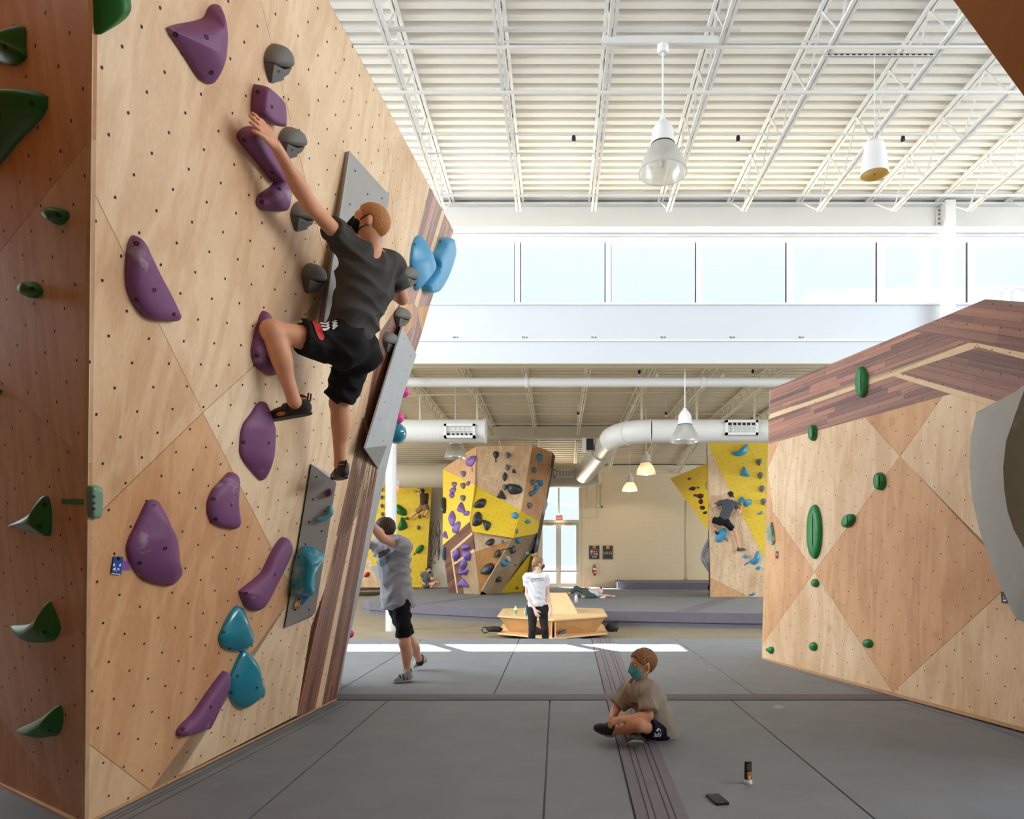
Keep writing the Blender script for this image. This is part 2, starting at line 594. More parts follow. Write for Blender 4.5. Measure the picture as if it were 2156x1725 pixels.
# columns on the girder line
colm = plain('column_white', (240, 240, 240), 0.45)
c = MB(); c.lathe([(0.0, ZC), (0.118, ZC), (0.118, 5.55), (0, 5.55)], (P(820, 1172, 15).x, 15.15, 0), 28)
struct(autosmooth(c.build('column_round', colm)))
xr = P(1981, 1172, 15).x
c = MB(); c.box(xr - .11, xr + .11, 14.62, 14.84, ZC, 8.95)
cb = empty('column_square', (xr, 14.73, ZC)); struct(cb)
c.build('column_shaft', colm, cb)
for s in (-1, 1):
    MB().box(xr + s * .11 - (.10 if s < 0 else 0), xr + s * .11 + (.10 if s > 0 else 0), 14.80, 14.835, 8.46, 8.86).build('splice_plate', steel_white, cb)
    for z in (8.52, 8.62, 8.72, 8.80):
        MB().lathe([(0, 0), (.018, 0), (.018, .02), (0, .02)], (xr + s * .155, 14.80, z), 8, (0, -1, 0)).build('bolt', steel_bolt, cb)

# ------------------------------------------------------------------ open-web joists
JX = [-2.28 + 1.5 * k for k in range(-3, 9)]
def joist(x, y0, y1, zt, zb, mat, pitch, z1=None, label=None, group=None, inset=1.2):
    dz = 0 if z1 is None else z1 - zt
    zz = lambda y, z: z + dz * (y - y0) / (y1 - y0)
    r = empty('roof_joist', (x, y0, zb))
    tag(r, label, 'roof joist', group)
    t = MB(); b = MB(); w = MB()
    for s in (-1, 1):
        t.bar((x + s * .035, y0, zz(y0, zt - .03)), (x + s * .035, y1, zz(y1, zt - .03)), .048, .05)
        b.bar((x + s * .032, y0 + inset, zz(y0 + inset, zb + .02)), (x + s * .032, y1 - inset, zz(y1 - inset, zb + .02)), .042, .042)
    n = max(2, int((y1 - y0 - 2 * inset) / pitch))
    ys = [y0 + inset + (y1 - y0 - 2 * inset) * i / (2 * n) for i in range(2 * n + 1)]
    pts = [(x, y0 + .1, zz(y0, zt - .03))] + [(x, y, zz(y, zb + .02 if i % 2 == 0 else zt - .04)) for i, y in enumerate(ys)] + [(x, y1 - .1, zz(y1, zt - .03))]
    for p, q in zip(pts, pts[1:]):
        w.bar(p, q, .022)
    t.build('top_chord', mat, r); b.build('bottom_chord', mat, r); w.build('web', mat, r)
    return r
for k, x in enumerate(JX):
    lab = 'white open-web roof joist over the tall hall, %s from the left' % nth(k)
    joist(x, 2.0, 14.85, 9.0, 8.2, steel_white, 1.15, label=lab, group='white joists over the tall hall')
    joist(x, 15.2, 24.5, 6.0, 5.60, cream_steel, 0.62, label='cream open-web joist under the low roof, %s from the left' % nth(k), group='cream joists under the front low roof', inset=.3)
    if -5 < x < 6:
        joist(x, 24.9, 29.9, 5.97, 5.58, cream_steel, 0.62, z1=5.26, label='cream open-web joist at the far end of the low roof, %s from the left' % nth(k), group='cream joists under the far low roof', inset=.3)
m = MB(); m.box(XL, XR, 24.55, 24.62, 5.55, 5.98).box(XL, XR, 24.45, 24.75, 5.53, 5.56).box(XL, XR, 24.45, 24.75, 5.95, 5.98)
struct(m.build('beam_mid', cream_steel))
struct(MB().box(XL, XR, 29.75, 30.0, 4.95, 5.28).build('beam_ledger', cream_steel))

# bridging, branch pipes and conduit under the white roof
def rod(name, label, y, z, r, x0=-7, x1=11, mat=steel_white, n=8, cat='pipe'):
    o = MB().tube([(x0, y, z), (x1, y, z)], r, n).build(name, mat)
    return tag(autosmooth(o), label, cat)
bm_ = (('bridging bar nearest the camera', 9.23, 8.19, .022), ('bridging bar behind the lamp canopy', 9.70, 8.62, .013), ('bridging bar at mid span', 11.18, 8.22, .02),
       ('thin bridging bar above the pendant lamp', 11.75, 8.24, .014), ('bridging bar closest to the clerestory', 13.06, 8.21, .026))
for lb, y, z, r in bm_:
    rod('bridging_bar', 'thin white %s under the tall roof' % lb, y, z, r, cat='bridging bar')
rod('sprinkler_pipe', 'long white sprinkler branch pipe crossing under all the white joists', 10.07, 8.15, .024)
rod('conduit', 'straight white electrical conduit crossing the tall roof at the top of view', 9.02, 8.27, .03, -7, 2.42, cat='conduit')
# unistrut for the speaker
st = MB(); ys = 9.4; z0 = 8.18
st.box(3.66, 5.2, ys - .02, ys + .02, z0 + .035, z0 + .04).box(3.66, 5.2, ys - .02, ys - .017, z0, z0 + .04).box(3.66, 5.2, ys + .017, ys + .02, z0, z0 + .04)
so = empty('strut_channel', (4.4, ys, z0)); tag(so, 'slotted white strut channel carrying the hanging speaker', 'strut')
st.build('channel', steel_white, so)
for k in range(18):
    MB().box(3.72 + k * .082, 3.72 + k * .082 + .045, ys - .022, ys - .0195, z0 + .012, z0 + .026).build('slot', dark_gap, so)
st2 = MB(); st2.box(.6, 2.13, 9.06, 9.10, 8.12, 8.22)
tag(st2.build('strut_channel', steel_white), 'white strut channel carrying the big pendant lamp', 'strut')

def sprinkler(px, py, Y, lab):
    p = P(px, py, Y)
    r = empty('ceiling_sprinkler', p)
    tag(r, lab, 'sprinkler', 'sprinkler heads under the roof')
    MB().lathe([(0, .05), (.028, .05), (.034, .02), (.034, -.02), (.02, -.045), (0, -.045)], p, 10).build('cap', black_plastic, r)
    MB().lathe([(0, -.045), (.022, -.05), (.03, -.08), (.012, -.1), (0, -.1)], p, 10).build('deflector', white_plastic, r)
    MB().tube([p + Vector((0, 0, .05)), Vector((p.x, p.y, 8.17 if Y < 15 else 6.0))], .008, 6).build('drop', steel_white, r)
    return r
for a in ((1208, 293, 11.2, 'dark sprinkler head left of the big pendant lamp'), (1554, 293, 11.2, 'dark sprinkler head right of the big pendant lamp'), (1901, 294, 11.2, 'dark sprinkler head right of the hanging speaker'),
          (1346, 784, 16.4, 'small sprinkler head above the white pipe left of the lamp cord'), (1585, 783, 16.4, 'small sprinkler head above the white pipe on the right'), (1217, 871, 20.5, 'small sprinkler head under the low roof near mid beam'),
          (1402, 871, 20.5, 'small sprinkler head behind the white pendant lamp'), (1587, 870, 20.5, 'small sprinkler head above the right duct vent')):
    sprinkler(*a)

# ------------------------------------------------------------------ pipes and ducts in the low hall
pp = empty('water_pipe', (0, 16, 5.3)); tag(pp, 'thick white horizontal pipe hung below the low roof edge', 'pipe')
zp = 1.3 + (1172 - 805) * 16 / F
autosmooth(MB().tube([(P(820, 0, 16).x, 16, zp), (P(1760, 0, 16).x, 16, zp)], .112, 20).build('pipe_run', duct_white, pp))
for px in (1108, 1480):
    x = P(px, 0, 16).x
    autosmooth(MB().tube([(x - .035, 16, zp), (x + .035, 16, zp)], .135, 20).build('coupling', duct_white, pp))
for px in (1108, 1383, 1521):
    x = P(px, 0, 16).x
    MB().tube([(x, 16, zp + .1), (x, 16, 6.0)], .012, 6).build('hanger_rod', cream_steel, pp)
    MB().box(x - .02, x + .02, 15.88, 16.12, zp + .10, zp + .17).build('hanger_clip', duct_white, pp)
tp = MB().tube([P(842, 833, 17.5), P(1030, 829, 17.5), P(1390, 826, 17.5)], .022, 8).build('branch_pipe', cream_steel)
tag(autosmooth(tp), 'thin cream branch pipe running behind the thick white pipe', 'pipe')
for px in (900, 1120, 1330):
    p = P(px, 830, 17.5); MB().tube([p, (p.x, p.y, 6.0)], .008, 6).build('hanger_rod', cream_steel, tp)
for i, (y, z) in enumerate(((16.2, 5.62), (19.2, 5.58), (20.6, 5.60), (22.0, 5.57))):
    o = MB().tube([(-6, y, z), (8, y, z)], .014, 6).build('bridging_bar', cream_steel)
    tag(o, 'thin cream bridging bar under the low roof, %s from the front' % nth(i), 'bridging bar')

def duct_tube(pts, r, name, mat, parent, n=32):
    o = MB().tube(pts, r, n).build(name, mat, parent)
    return autosmooth(o, 50)
def spiral_mat(name, rgb):
    m, n, l, b = nt_of(name)
    b.inputs['Base Color'].default_value = (*lin(rgb), 1); b.inputs['Roughness'].default_value = 0.42
    tc = n.new('ShaderNodeTexCoord'); w = n.new('ShaderNodeTexWave'); w.inputs['Scale'].default_value = 3.2
    l.new(tc.outputs['Object'], w.inputs['Vector'])
    bp = n.new('ShaderNodeBump'); bp.inputs['Strength'].default_value = 0.12; bp.inputs['Distance'].default_value = 0.01
    l.new(w.outputs['Fac'], bp.inputs['Height']); l.new(bp.outputs[0], b.inputs['Normal'])
    return m
spiral = spiral_mat('spiral_duct_white', (236, 235, 232))
spiral_cream = spiral_mat('spiral_duct_cream', (214, 202, 178))
galv = plain('galvanised_duct', (214, 206, 192), 0.35, metal=0.25)
def vent(parent, c, w, h, y, off):
    """register on the front of a duct: frame, cavity, vanes"""
    x0, x1, z0, z1 = c.x - w / 2, c.x + w / 2, c.z - h / 2, c.z + h / 2
    f = MB(); t = .06
    f.box(x0, x1, y - off, y + .1, z0, z0 + t).box(x0, x1, y - off, y + .1, z1 - t, z1).box(x0, x0 + t, y - off, y + .1, z0, z1).box(x1 - t, x1, y - off, y + .1, z0, z1)
    vb = f.build('vent_frame', white_plastic, parent)
    MB().box(x0 + t, x1 - t, y + .02, y + .06, z0 + t, z1 - t).build('vent_cavity', black_plastic, vb)
    for i in range(1, 6):
        x = x0 + t + (w - 2 * t) * i / 6
        v = MB(); v.add([(x - .02, y - off + .02, z0 + t), (x + .03, y + .02, z0 + t), (x + .035, y + .02, z0 + t), (x - .015, y - off + .02, z0 + t),
                         (x - .02, y - off + .02, z1 - t), (x + .03, y + .02, z1 - t), (x + .035, y + .02, z1 - t), (x - .015, y - off + .02, z1 - t)],
                        [(3, 2, 1, 0), (4, 5, 6, 7), (0, 1, 5, 4), (1, 2, 6, 5), (2, 3, 7, 6), (3, 0, 4, 7)])
        v.build('vane', white_plastic, vb)
    MB().box(x0 + t, x1 - t, y - off + .02, y, c.z - .008, c.z + .008).build('vane', white_plastic, vb)

RD = .305
zd = 1.3 + (1172 - 908) * 18 / F
d1 = empty('air_duct', (P(930, 908, 18))); tag(d1, 'short round white air duct ending left of the tower, with vent', 'duct')
xe = P(1021, 908, 18).x
duct_tube([(P(780, 908, 18).x, 18, zd), (xe, 18, zd)], RD, 'duct_run', spiral, d1)
autosmooth(MB().tube([(xe - .02, 18, zd), (xe + .03, 18, zd)], RD + .02, 32).build('end_cap', duct_white, d1), 50)
vent(d1, P(968, 908, 18 - RD), .80, .36, 18 - RD, .06)
for px in (885, 1005):
    x = P(px, 0, 18).x
    MB().tube([(x, 18, zd + RD), (x, 18, 6)], .03, 8).build('hanger', cream_steel, d1)
d2 = empty('air_duct', (P(1450, 908, 18))); tag(d2, 'long round white air duct bending back at an elbow, right side', 'duct')
pe = [(P(1750, 0, 18).x, 18, zd), (P(1370, 0, 18).x, 18, zd)]
duct_tube(pe, RD, 'duct_run', spiral, d2)
a0 = Vector((P(1370, 0, 18).x, 18, zd)); b1 = Vector((.98, 25.2, zd - .25))
arc = []
for i in range(13):
    t = i / 12
    q0 = a0; q1 = a0 + Vector((-.85, .1, 0)); q2 = a0 + Vector((-.95, 1.2, 0))
    arc.append(q0 * (1 - t) ** 2 + q1 * 2 * t * (1 - t) + q2 * t * t)
duct_tube(arc, RD, 'elbow', duct_white, d2)
for i in (0, 5, 12):
    d = (arc[min(i + 1, 12)] - arc[max(i - 1, 0)]).normalized()
    autosmooth(MB().tube([arc[i] - d * .02, arc[i] + d * .02], RD + .014, 32).build('seam_ring', duct_white, d2), 50)
duct_tube([arc[-1], arc[-1] * .72 + b1 * .28], RD + .005, 'damper_section', galv, d2)
duct_tube([arc[-1] * .74 + b1 * .26, b1], RD + .05, 'duct_branch', galv, d2)
q = arc[-1] * .8 + b1 * .2
MB().box(q.x - .56, q.x - .34, q.y - .15, q.y + .15, q.z - .1, q.z + .24).build('actuator_box', black_plastic, d2)
MB().box(q.x - .66, q.x - .55, q.y - .17, q.y + .13, q.z - .12, q.z + .26).build('actuator_cover', white_plastic, d2)
vent(d2, P(1561, 901, 18 - RD), .84, .38, 18 - RD, .06)
for px in (1351, 1467, 1588):
    x = P(px, 0, 18).x
    MB().tube([(x, 18, zd + RD), (x, 18, 6)], .03, 8).build('hanger', cream_steel, d2)
d3 = empty('air_duct', (P(1000, 1002, 26.5))); tag(d3, 'large cream round duct running along the far wall above the door', 'duct')
zf = 1.3 + (1172 - 1002) * 26.5 / F
duct_tube([(-7.4, 26.5, zf), (P(1222, 0, 26.5).x, 26.5, zf)], .47, 'duct_run', spiral_cream, d3)
duct_tube([(P(1222, 0, 26.5).x, 26.5, zf), (P(1240, 0, 26.5).x, 26.5, zf), (P(1262, 0, 26.5).x, 26.4, zf)], [.47, .40, .32], 'reducer', spiral_cream, d3)
vent(d3, P(1189, 997, 26.02), .84, .32, 26.04, .05)

# ------------------------------------------------------------------ double door, transom and rail in the far wall
frame_m = plain('door_frame_beige', (205, 196, 176), 0.5)
dr = empty('door_1', (0.08, 30, ZC)); struct(dr)
f = MB()
f.box(DX0, DX0 + .09, 29.95, 30.15, ZC, DZ1).box(DX1 - .10, DX1, 29.95, 30.15, ZC, DZ1).box(DX0, DX1, 29.95, 30.15, DZ1 - .05, DZ1)
zt = 1.3 + (1172 - 1100) * 30 / F
f.box(DX0, DX1, 29.93, 30.15, zt - .03, zt + .10)
f.box(P(1176, 0, 30).x - .022, P(1176, 0, 30).x + .022, 29.97, 30.12, zt + .1, DZ1)
f.build('door_frame', frame_m, dr)
MB().box(DX0 + .09, DX1 - .1, 30.05, 30.06, zt + .1, DZ1 - .05).build('transom_pane', window_glass, dr)
xm = P(1176, 0, 30).x
for s, a, b in ((0, DX0 + .09, xm), (1, xm, DX1 - .10)):
    l_ = MB(); t = .11
    l_.box(a, a + t, 30.0, 30.06, ZC, zt - .03).box(b - t, b, 30.0, 30.06, ZC, zt - .03).box(a + t, b - t, 30.0, 30.06, zt - .14, zt - .03).box(a + t, b - t, 30.0, 30.06, ZC, .12)
    lf = l_.build('door_leaf', frame_m, dr)
    MB().box(a + t, b - t, 30.025, 30.032, .12, zt - .14).build('pane', window_glass, lf)
    MB().box(a + .05, b - .05, 29.9, 29.93, .62, .68).build('push_bar', plain('push_bar_steel', (190, 186, 178), 0.35, metal=0.6), lf)
    cx = a + .42 if s == 0 else b - .42
    MB().box(cx - .15, cx + .15, 29.86, 29.97, zt - .16, zt - .06).build('door_closer', plain('closer_tan', (196, 176, 140), 0.5), lf)
    MB().box(cx - .22, cx + .2, 29.84, 29.97, zt - .06, zt - .03).build('closer_arm', plain('closer_arm', (120, 108, 90), 0.5), lf)
# balcony rail outside the door
rail_m = plain('rail_ochre', (222, 190, 140), 0.6)
rl = empty('guard_rail', (0, 31.8, ZC)); tag(rl, 'ochre metal guard rail with upright balusters outside the glass door', 'railing')
MB().box(-2.2, 2.4, 31.78, 31.84, .80, .87).build('top_rail', rail_m, rl)
MB().box(-2.2, 2.4, 31.78, 31.84, ZC + .02, ZC + .07).build('bottom_rail', rail_m, rl)
for k in range(31):
    x = -2.15 + k * .15
    w = .05 if k % 9 == 4 else .016
    MB().box(x - w, x + w, 31.79, 31.83, ZC + .05, .82).build('baluster', rail_m, rl)
struct(MB().box(-30, 30, 30.4, 80, ZC - .3, ZC - .02).build('ground_outside', plain('pale_paving', (230, 226, 218), 0.8)))

# ------------------------------------------------------------------ neighbour seen through the clerestory
YN = 42.0
nb = empty('exterior_building', (P(1800, 0, YN).x, YN, 0)); tag(nb, 'pale peach building with lettering outside the clerestory windows', 'building')
peach = plain('peach_facade', (250, 226, 212), 0.8, noise=0.02, nscale=.2)
x0 = P(1708, 0, YN).x
pts = [(x0, YN, 2), (40, YN, 2), (40, YN, P(0, 592, YN).z), (P(2156, 0, YN).x, YN, P(0, 600, YN).z), (P(1950, 0, YN).x, YN, P(0, 603, YN).z), (x0, YN, P(0, 612, YN).z)]
MB().prism(pts, (0, 6, 0)).build('facade', peach, nb)
whitef = plain('white_facade', (252, 248, 246), 0.8)
pts = [(P(1850, 0, YN).x, YN - .05, 2), (40, YN - .05, 2), (40, YN - .05, P(0, 594, YN).z - .05), (P(1960, 0, YN).x, YN - .05, P(0, 604, YN).z - .05), (P(1880, 0, YN).x, YN - .05, P(0, 606, YN).z - .1)]
MB().prism(pts, (0, .04, 0)).build('sign_board', whitef, nb)
swoosh = plain('swoosh_red', (240, 196, 186), 0.8)
pts = [P(1888, 612, YN - .1), P(1905, 612, YN - .1), P(1935, 660, YN - .1), P(1920, 660, YN - .1)]
MB().prism(pts, (0, .03, 0)).build('painted_swash', swoosh, nb)
MB().box(x0 - .45, x0 - .1, YN + .2, YN + .6, 2, P(0, 622, YN).z).build('rooftop_vent', plain('vent_grey', (214, 214, 226), 0.7), nb)

def text(s, size, mat, name, parent, loc, xdir, up, ext=0.002, align='CENTER', width=None):
    cu = bpy.data.curves.new('t', 'FONT')
    cu.body = s; cu.size = size; cu.extrude = ext; cu.align_x = align; cu.align_y = 'CENTER'
    o = bpy.data.objects.new('t', cu); C.objects.link(o)
    dg = bpy.context.evaluated_depsgraph_get()
    me = bpy.data.meshes.new_from_object(o.evaluated_get(dg))
    bpy.data.objects.remove(o)
    sx = 1.0
    if width:
        xs = [v.co.x for v in me.vertices]
        sx = width / (max(xs) - min(xs))
    xdir, up = Vector(xdir).normalized(), Vector(up).normalized()
    nrm = xdir.cross(up)
    for v in me.vertices:
        c = v.co.copy()
        v.co = Vector(loc) + xdir * c.x * sx + up * c.y + nrm * c.z
    me.materials.clear(); me.materials.append(mat)
    o = bpy.data.objects.new(name, me); C.objects.link(o)
    if parent:
        o.parent = parent; o.matrix_parent_inverse = parent.matrix_world.inverted()
    return o
text('YOU', 1.55, plain('letter_grey', (205, 205, 210), 0.8), 'lettering', nb, P(2148, 627, YN - .12), (1, 0, 0), (0, 0, 1), .02)

# ------------------------------------------------------------------ mats
near = empty('crash_mat', (0, 6, ZC)); tag(near, 'large grey padded crash mat floor under the near walls, boy sitting on it', 'crash mat')
MB().box(-8.5, 9.5, 1.0, 10.78, ZC, -.012).build('foam_base', mat_side, near)
def slab(name, poly, z, t, mat, parent, bev=.008):
    o = MB().prism([(x, y, z - t) for x, y in poly], (0, 0, t)).build(name, mat, parent)
    return o
ys_, ye_ = 6.17, 6.42                                # cross strip
gp = .006
cols = [-8.5, -5.0, -3.35, -1.53, -.07, 1.57, 3.3, 5.0, 9.5]
for a, b in zip(cols, cols[1:]):
    slab('mat_panel', [(a + gp, 1.0), (b - gp, 1.0), (b - gp, ys_ + .05), (a + gp, ys_ + .05)], 0, .012, mat_vinyl, near)
cols = [-8.5, -5.4, -3.8, -2.12, -.6, 1.85, 3.6, 5.2, 9.5]
for a, b in zip(cols, cols[1:]):
    slab('mat_panel', [(a + gp, ye_ - .05), (b - gp, ye_ - .05), (b - gp, 10.78), (a + gp, 10.78)], 0, .012, mat_vinyl, near)
seam_m = plain('stitch_dark', (70, 66, 70), 0.8)
def seam_strip(poly, along, across_n, parent, z=.006):
    s = slab('seam_strip', poly, z, .006, mat_strip, parent)
    return s
# strip running across the hall
s1 = seam_strip([(-4.5, ys_), (4.6, ys_), (4.6, ye_), (-4.5, ye_)], 0, 0, near)
for k in range(1, 5):
    y = ys_ + (ye_ - ys_) * k / 5
    MB().box(-4.5, 4.6, y - .003, y + .003, .006, .0072).build('stitch_line', seam_m, s1)
MB().box(-4.5, 4.6, ys_ - .012, ys_, 0, .004).build('strip_edge', dark_gap, s1)
# strip running away from the camera
def sx(px, y): return (px - VX) * y / F
A0, A1 = sx(1340, 3.378), sx(1450, 3.378)
B0, B1 = sx(1247, 10.6), sx(1292, 10.6)
def lx(t, y): return (A0 + (A1 - A0) * t) + ((B0 + (B1 - B0) * t) - (A0 + (A1 - A0) * t)) * (y - 3.378) / (10.6 - 3.378)
for ya, yb in ((1.2, ys_ - .013), (ye_, 10.78)):
    s2 = seam_strip([(lx(0, ya), ya), (lx(1, ya), ya), (lx(1, yb), yb), (lx(0, yb), yb)], 0, 0, near)
    for t in (.24, .37, .63, .76):
        o = MB().add([(lx(t - .012, ya), ya, .0062), (lx(t + .012, ya), ya, .0062), (lx(t + .012, yb), yb, .0062), (lx(t - .012, yb), yb, .0062),
                      (lx(t - .012, ya), ya, .0072), (lx(t + .012, ya), ya, .0072), (lx(t + .012, yb), yb, .0072), (lx(t - .012, yb), yb, .0072)],
                     [(3, 2, 1, 0), (4, 5, 6, 7), (0, 1, 5, 4), (1, 2, 6, 5), (2, 3, 7, 6), (3, 0, 4, 7)]).build('stitch_line', seam_m, s2)
    o = MB().add([(lx(-.03, ya), ya, .001), (lx(0, ya), ya, .001), (lx(0, yb), yb, .001), (lx(-.03, yb), yb, .001), (lx(-.03, ya), ya, .004), (lx(0, ya), ya, .004), (lx(0, yb), yb, .004), (lx(-.03, yb), yb, .004)],
                 [(3, 2, 1, 0), (4, 5, 6, 7), (0, 1, 5, 4), (1, 2, 6, 5), (2, 3, 7, 6), (3, 0, 4, 7)]).build('strip_edge', dark_gap, s2)

# far island mat with a curved front edge
fm = empty('crash_mat', (0, 20, ZC)); tag(fm, 'far grey island crash mat with curved front under the yellow tower', 'crash mat')
edge = [P(x, y, 1.3 * F / (y - VY)) for x, y in ((760, 1262), (778, 1267), (830, 1271), (930, 1276), (1040, 1281), (1160, 1285), (1290, 1287), (1420, 1289), (1530, 1291), (1640, 1292), (1800, 1292))]
poly = [(p.x, p.y) for p in edge] + [(13, edge[-1].y), (13, 29.0), (-5.4, 29.0), (-6.1, 26.0), (edge[0].x, edge[0].y + 1.5)]
slab('mat_cover', poly, 0, .24, mat_vinyl, fm)
ins = [(x + (0.0), y + .04) for x, y in poly]
slab('foam_base', ins, -.24, ZC * -1 - .24, mat_side, fm)
skirt = [Vector((p.x, p.y, 0)) for p in edge]
sk = MB()
for p, q in zip(skirt, skirt[1:]):
    n_ = Vector((q.y - p.y, p.x - q.x, 0)).normalized() * .012
    sk.prism([p + n_ + Vector((0, 0, -.235)), q + n_ + Vector((0, 0, -.235)), q + n_ + Vector((0, 0, -.004)), p + n_ + Vector((0, 0, -.004))], -n_ * .9)
sk.build('skirt', mat_side, fm)
def floor_pt(px, py): return P(px, py, 1.3 * F / (py - VY))
def fstrip(pa, pb, w):
    a, b = floor_pt(*pa), floor_pt(*pb)
    d = (b - a).normalized(); n_ = Vector((-d.y, d.x, 0)) * w / 2
    return slab('seam_strip', [((a + n_).x, (a + n_).y), ((b + n_).x, (b + n_).y), ((b - n_).x, (b - n_).y), ((a - n_).x, (a - n_).y)], .008, .008, mat_strip, fm)
fstrip((1440, 1288.5), (1540, 1258), .45)
fstrip((885, 1273), (1010, 1256), .35)
fstrip((1190, 1251), (1480, 1257), .25)
fstrip((760, 1246), (900, 1240), .9)
fstrip((1190, 1244), (1480, 1247), .25)
# raised mat at the back right
rm = MB()
pr = [P(1294, 1238, 28.2), P(1300, 1238, 27.4), P(1330, 1238, 27.0), P(1500, 1238, 26.6), P(1700, 1238, 26.6)]
poly = [(p.x, p.y) for p in pr] + [(13, 26.6), (13, 29.9), (P(1296, 0, 29.9).x, 29.9)]
o = slab('crash_mat', poly, .27, .267, mat_side, None)
tag(o, 'raised dark grey mat along the far wall behind the lying person', 'crash mat')
# ------------------------------------------------------------------ climbing walls
birch_a = birch('birch_warm', (226, 190, 152), (0.2, 0.3, 0.0))
birch_b = birch('birch_pale', (232, 200, 164), (0.9, -0.3, 0.2))
birch_c = birch('birch_light', (234, 206, 172), (-0.5, 0.5, 0.1))
birch_d = birch('birch_tan', (220, 172, 128), (0.5, -0.7, 0.0))
birch_o = birch('birch_orange', (204, 150, 96), (0.1, 0.8, 0.4))
birch_g = birch('birch_greyed', (190, 166, 134), (0.6, 0.2, 0.9))
inlay = birch('maple_inlay', (236, 206, 166), (0, 0.2, 0), 0.05, False)
yellow_p = plain('yellow_paint', (240, 202, 44), 0.5, noise=0.03, nscale=2)
ply_edge = plain('ply_edge', (200, 156, 112), 0.7, noise=0.1, nscale=30)
core_m = plain('plywood_core', (96, 66, 44), 0.8)
hole_m = plain('bolt_hole', (44, 30, 20), 0.6, metal=0.2)
vol_grey = plain('volume_grey', (166, 165, 160), 0.6, noise=0.04, nscale=5, bump=0.08, bscale=260, dust=(0.45, 2.5, 0.64))
vol_pale = plain('volume_pale', (178, 182, 184), 0.6, noise=0.04, nscale=5, bump=0.08, bscale=260, dust=(0.4, 2.5, 0.66))

def V2(p): return Vector(p)
def hitall(pl, pts, off=0.0):
    q = [pl.hit(x, y, off) for x, y in pts]
    for p in q:
        p.z = max(p.z, .004)                       # walls stand on the mats
    return q

def shrink(poly, d):
    c = sum(poly, Vector()) / len(poly)
    return [p + (c - p).normalized() * d for p in poly]

def panel(pl, pts, mat, parent, t=.018, gap=.0022, name='panel', off=0.0):
    """a plywood sheet lying on plane pl, outlined in photo pixels"""
    q = shrink(hitall(pl, pts, off), gap)
    return MB().prism(q, -pl.n * t).build(name, mat, parent)

def holes(pl, polys, a, b, o, r, parent, off=.0012, rng=60, n=8):
    """the grid of bolt holes, far too small and many to pick apart singly: one part"""
    m = MB()
    u2 = [[pl.uv(pl.hit(x, y)) for x, y in poly] for poly in polys]
    amin = [min(p[0] for g in u2 for p in g), min(p[1] for g in u2 for p in g)]
    amax = [max(p[0] for g in u2 for p in g), max(p[1] for g in u2 for p in g)]
    for i in range(-rng, rng):
        for j in range(-rng, rng):
            x, y = o[0] + i * a[0] + j * b[0], o[1] + i * a[1] + j * b[1]
            if not (amin[0] < x < amax[0] and amin[1] < y < amax[1]):
                continue
            if any(inside(g, x, y) for g in u2):
                c = pl.at(x, y, off)
                ring = [c + (pl.u * math.cos(2 * math.pi * k / n) + pl.v * math.sin(2 * math.pi * k / n)) * r for k in range(n)]
                m.add(ring, [tuple(range(n))])
    if m.f:
        o_ = m.build('bolt_hole_grid', hole_m, parent, fix=False)
        o_['kind'] = 'stuff'
        return o_

def strips(pl, poly_px, dirpx, width, mat, parent, lens=(.5, 1.1), t=.006, seed=1, name='plank', off=.0):
    """narrow veneer planks clipped to an outline; dirpx = two photo pixels along the plank direction"""
    rnd = random.Random(seed)
    p0, p1 = Vector(pl.uv(pl.hit(*dirpx[0]))), Vector(pl.uv(pl.hit(*dirpx[1])))
    d = (p1 - p0).normalized(); q = Vector((-d[1], d[0]))
    poly = [Vector(pl.uv(pl.hit(x, y))) for x, y in poly_px]
    loc = [((p - p0).dot(d), (p - p0).dot(q)) for p in poly]
    y0, y1 = min(p[1] for p in loc), max(p[1] for p in loc)
    x0, x1 = min(p[0] for p in loc), max(p[0] for p in loc)
    y, g = y0, .0008
    while y < y1:
        w = width * rnd.uniform(.75, 1.25)
        x = x0 - rnd.uniform(0, lens[1])
        while x < x1:
            L = rnd.uniform(*lens)
            c = clip(clip(clip(clip(loc, 1, 0, -(x + g)), -1, 0, x + L - g), 0, 1, -(y + g)), 0, -1, y + w - g)
            if len(c) >= 3:
                area = abs(sum(c[i - 1][0] * c[i][1] - c[i][0] * c[i - 1][1] for i in range(len(c)))) / 2
                if area > 2e-4:
                    ww = [pl.at(p0[0] + d[0] * a + q[0] * b, p0[1] + d[1] * a + q[1] * b, off) for a, b in c]
                    dd = []
                    for v in ww:
                        if not dd or (v - dd[-1]).length > 1e-4:
                            dd.append(v)
                    if len(dd) >= 3:
                        m = MB(); n = len(dd)
                        m.add(dd + [v - pl.n * t for v in dd], [tuple(range(n))] + [(i, i + n, (i + 1) % n + n, (i + 1) % n) for i in range(n)])
                        m.build(name, mat, parent)
            x += L
        y += w

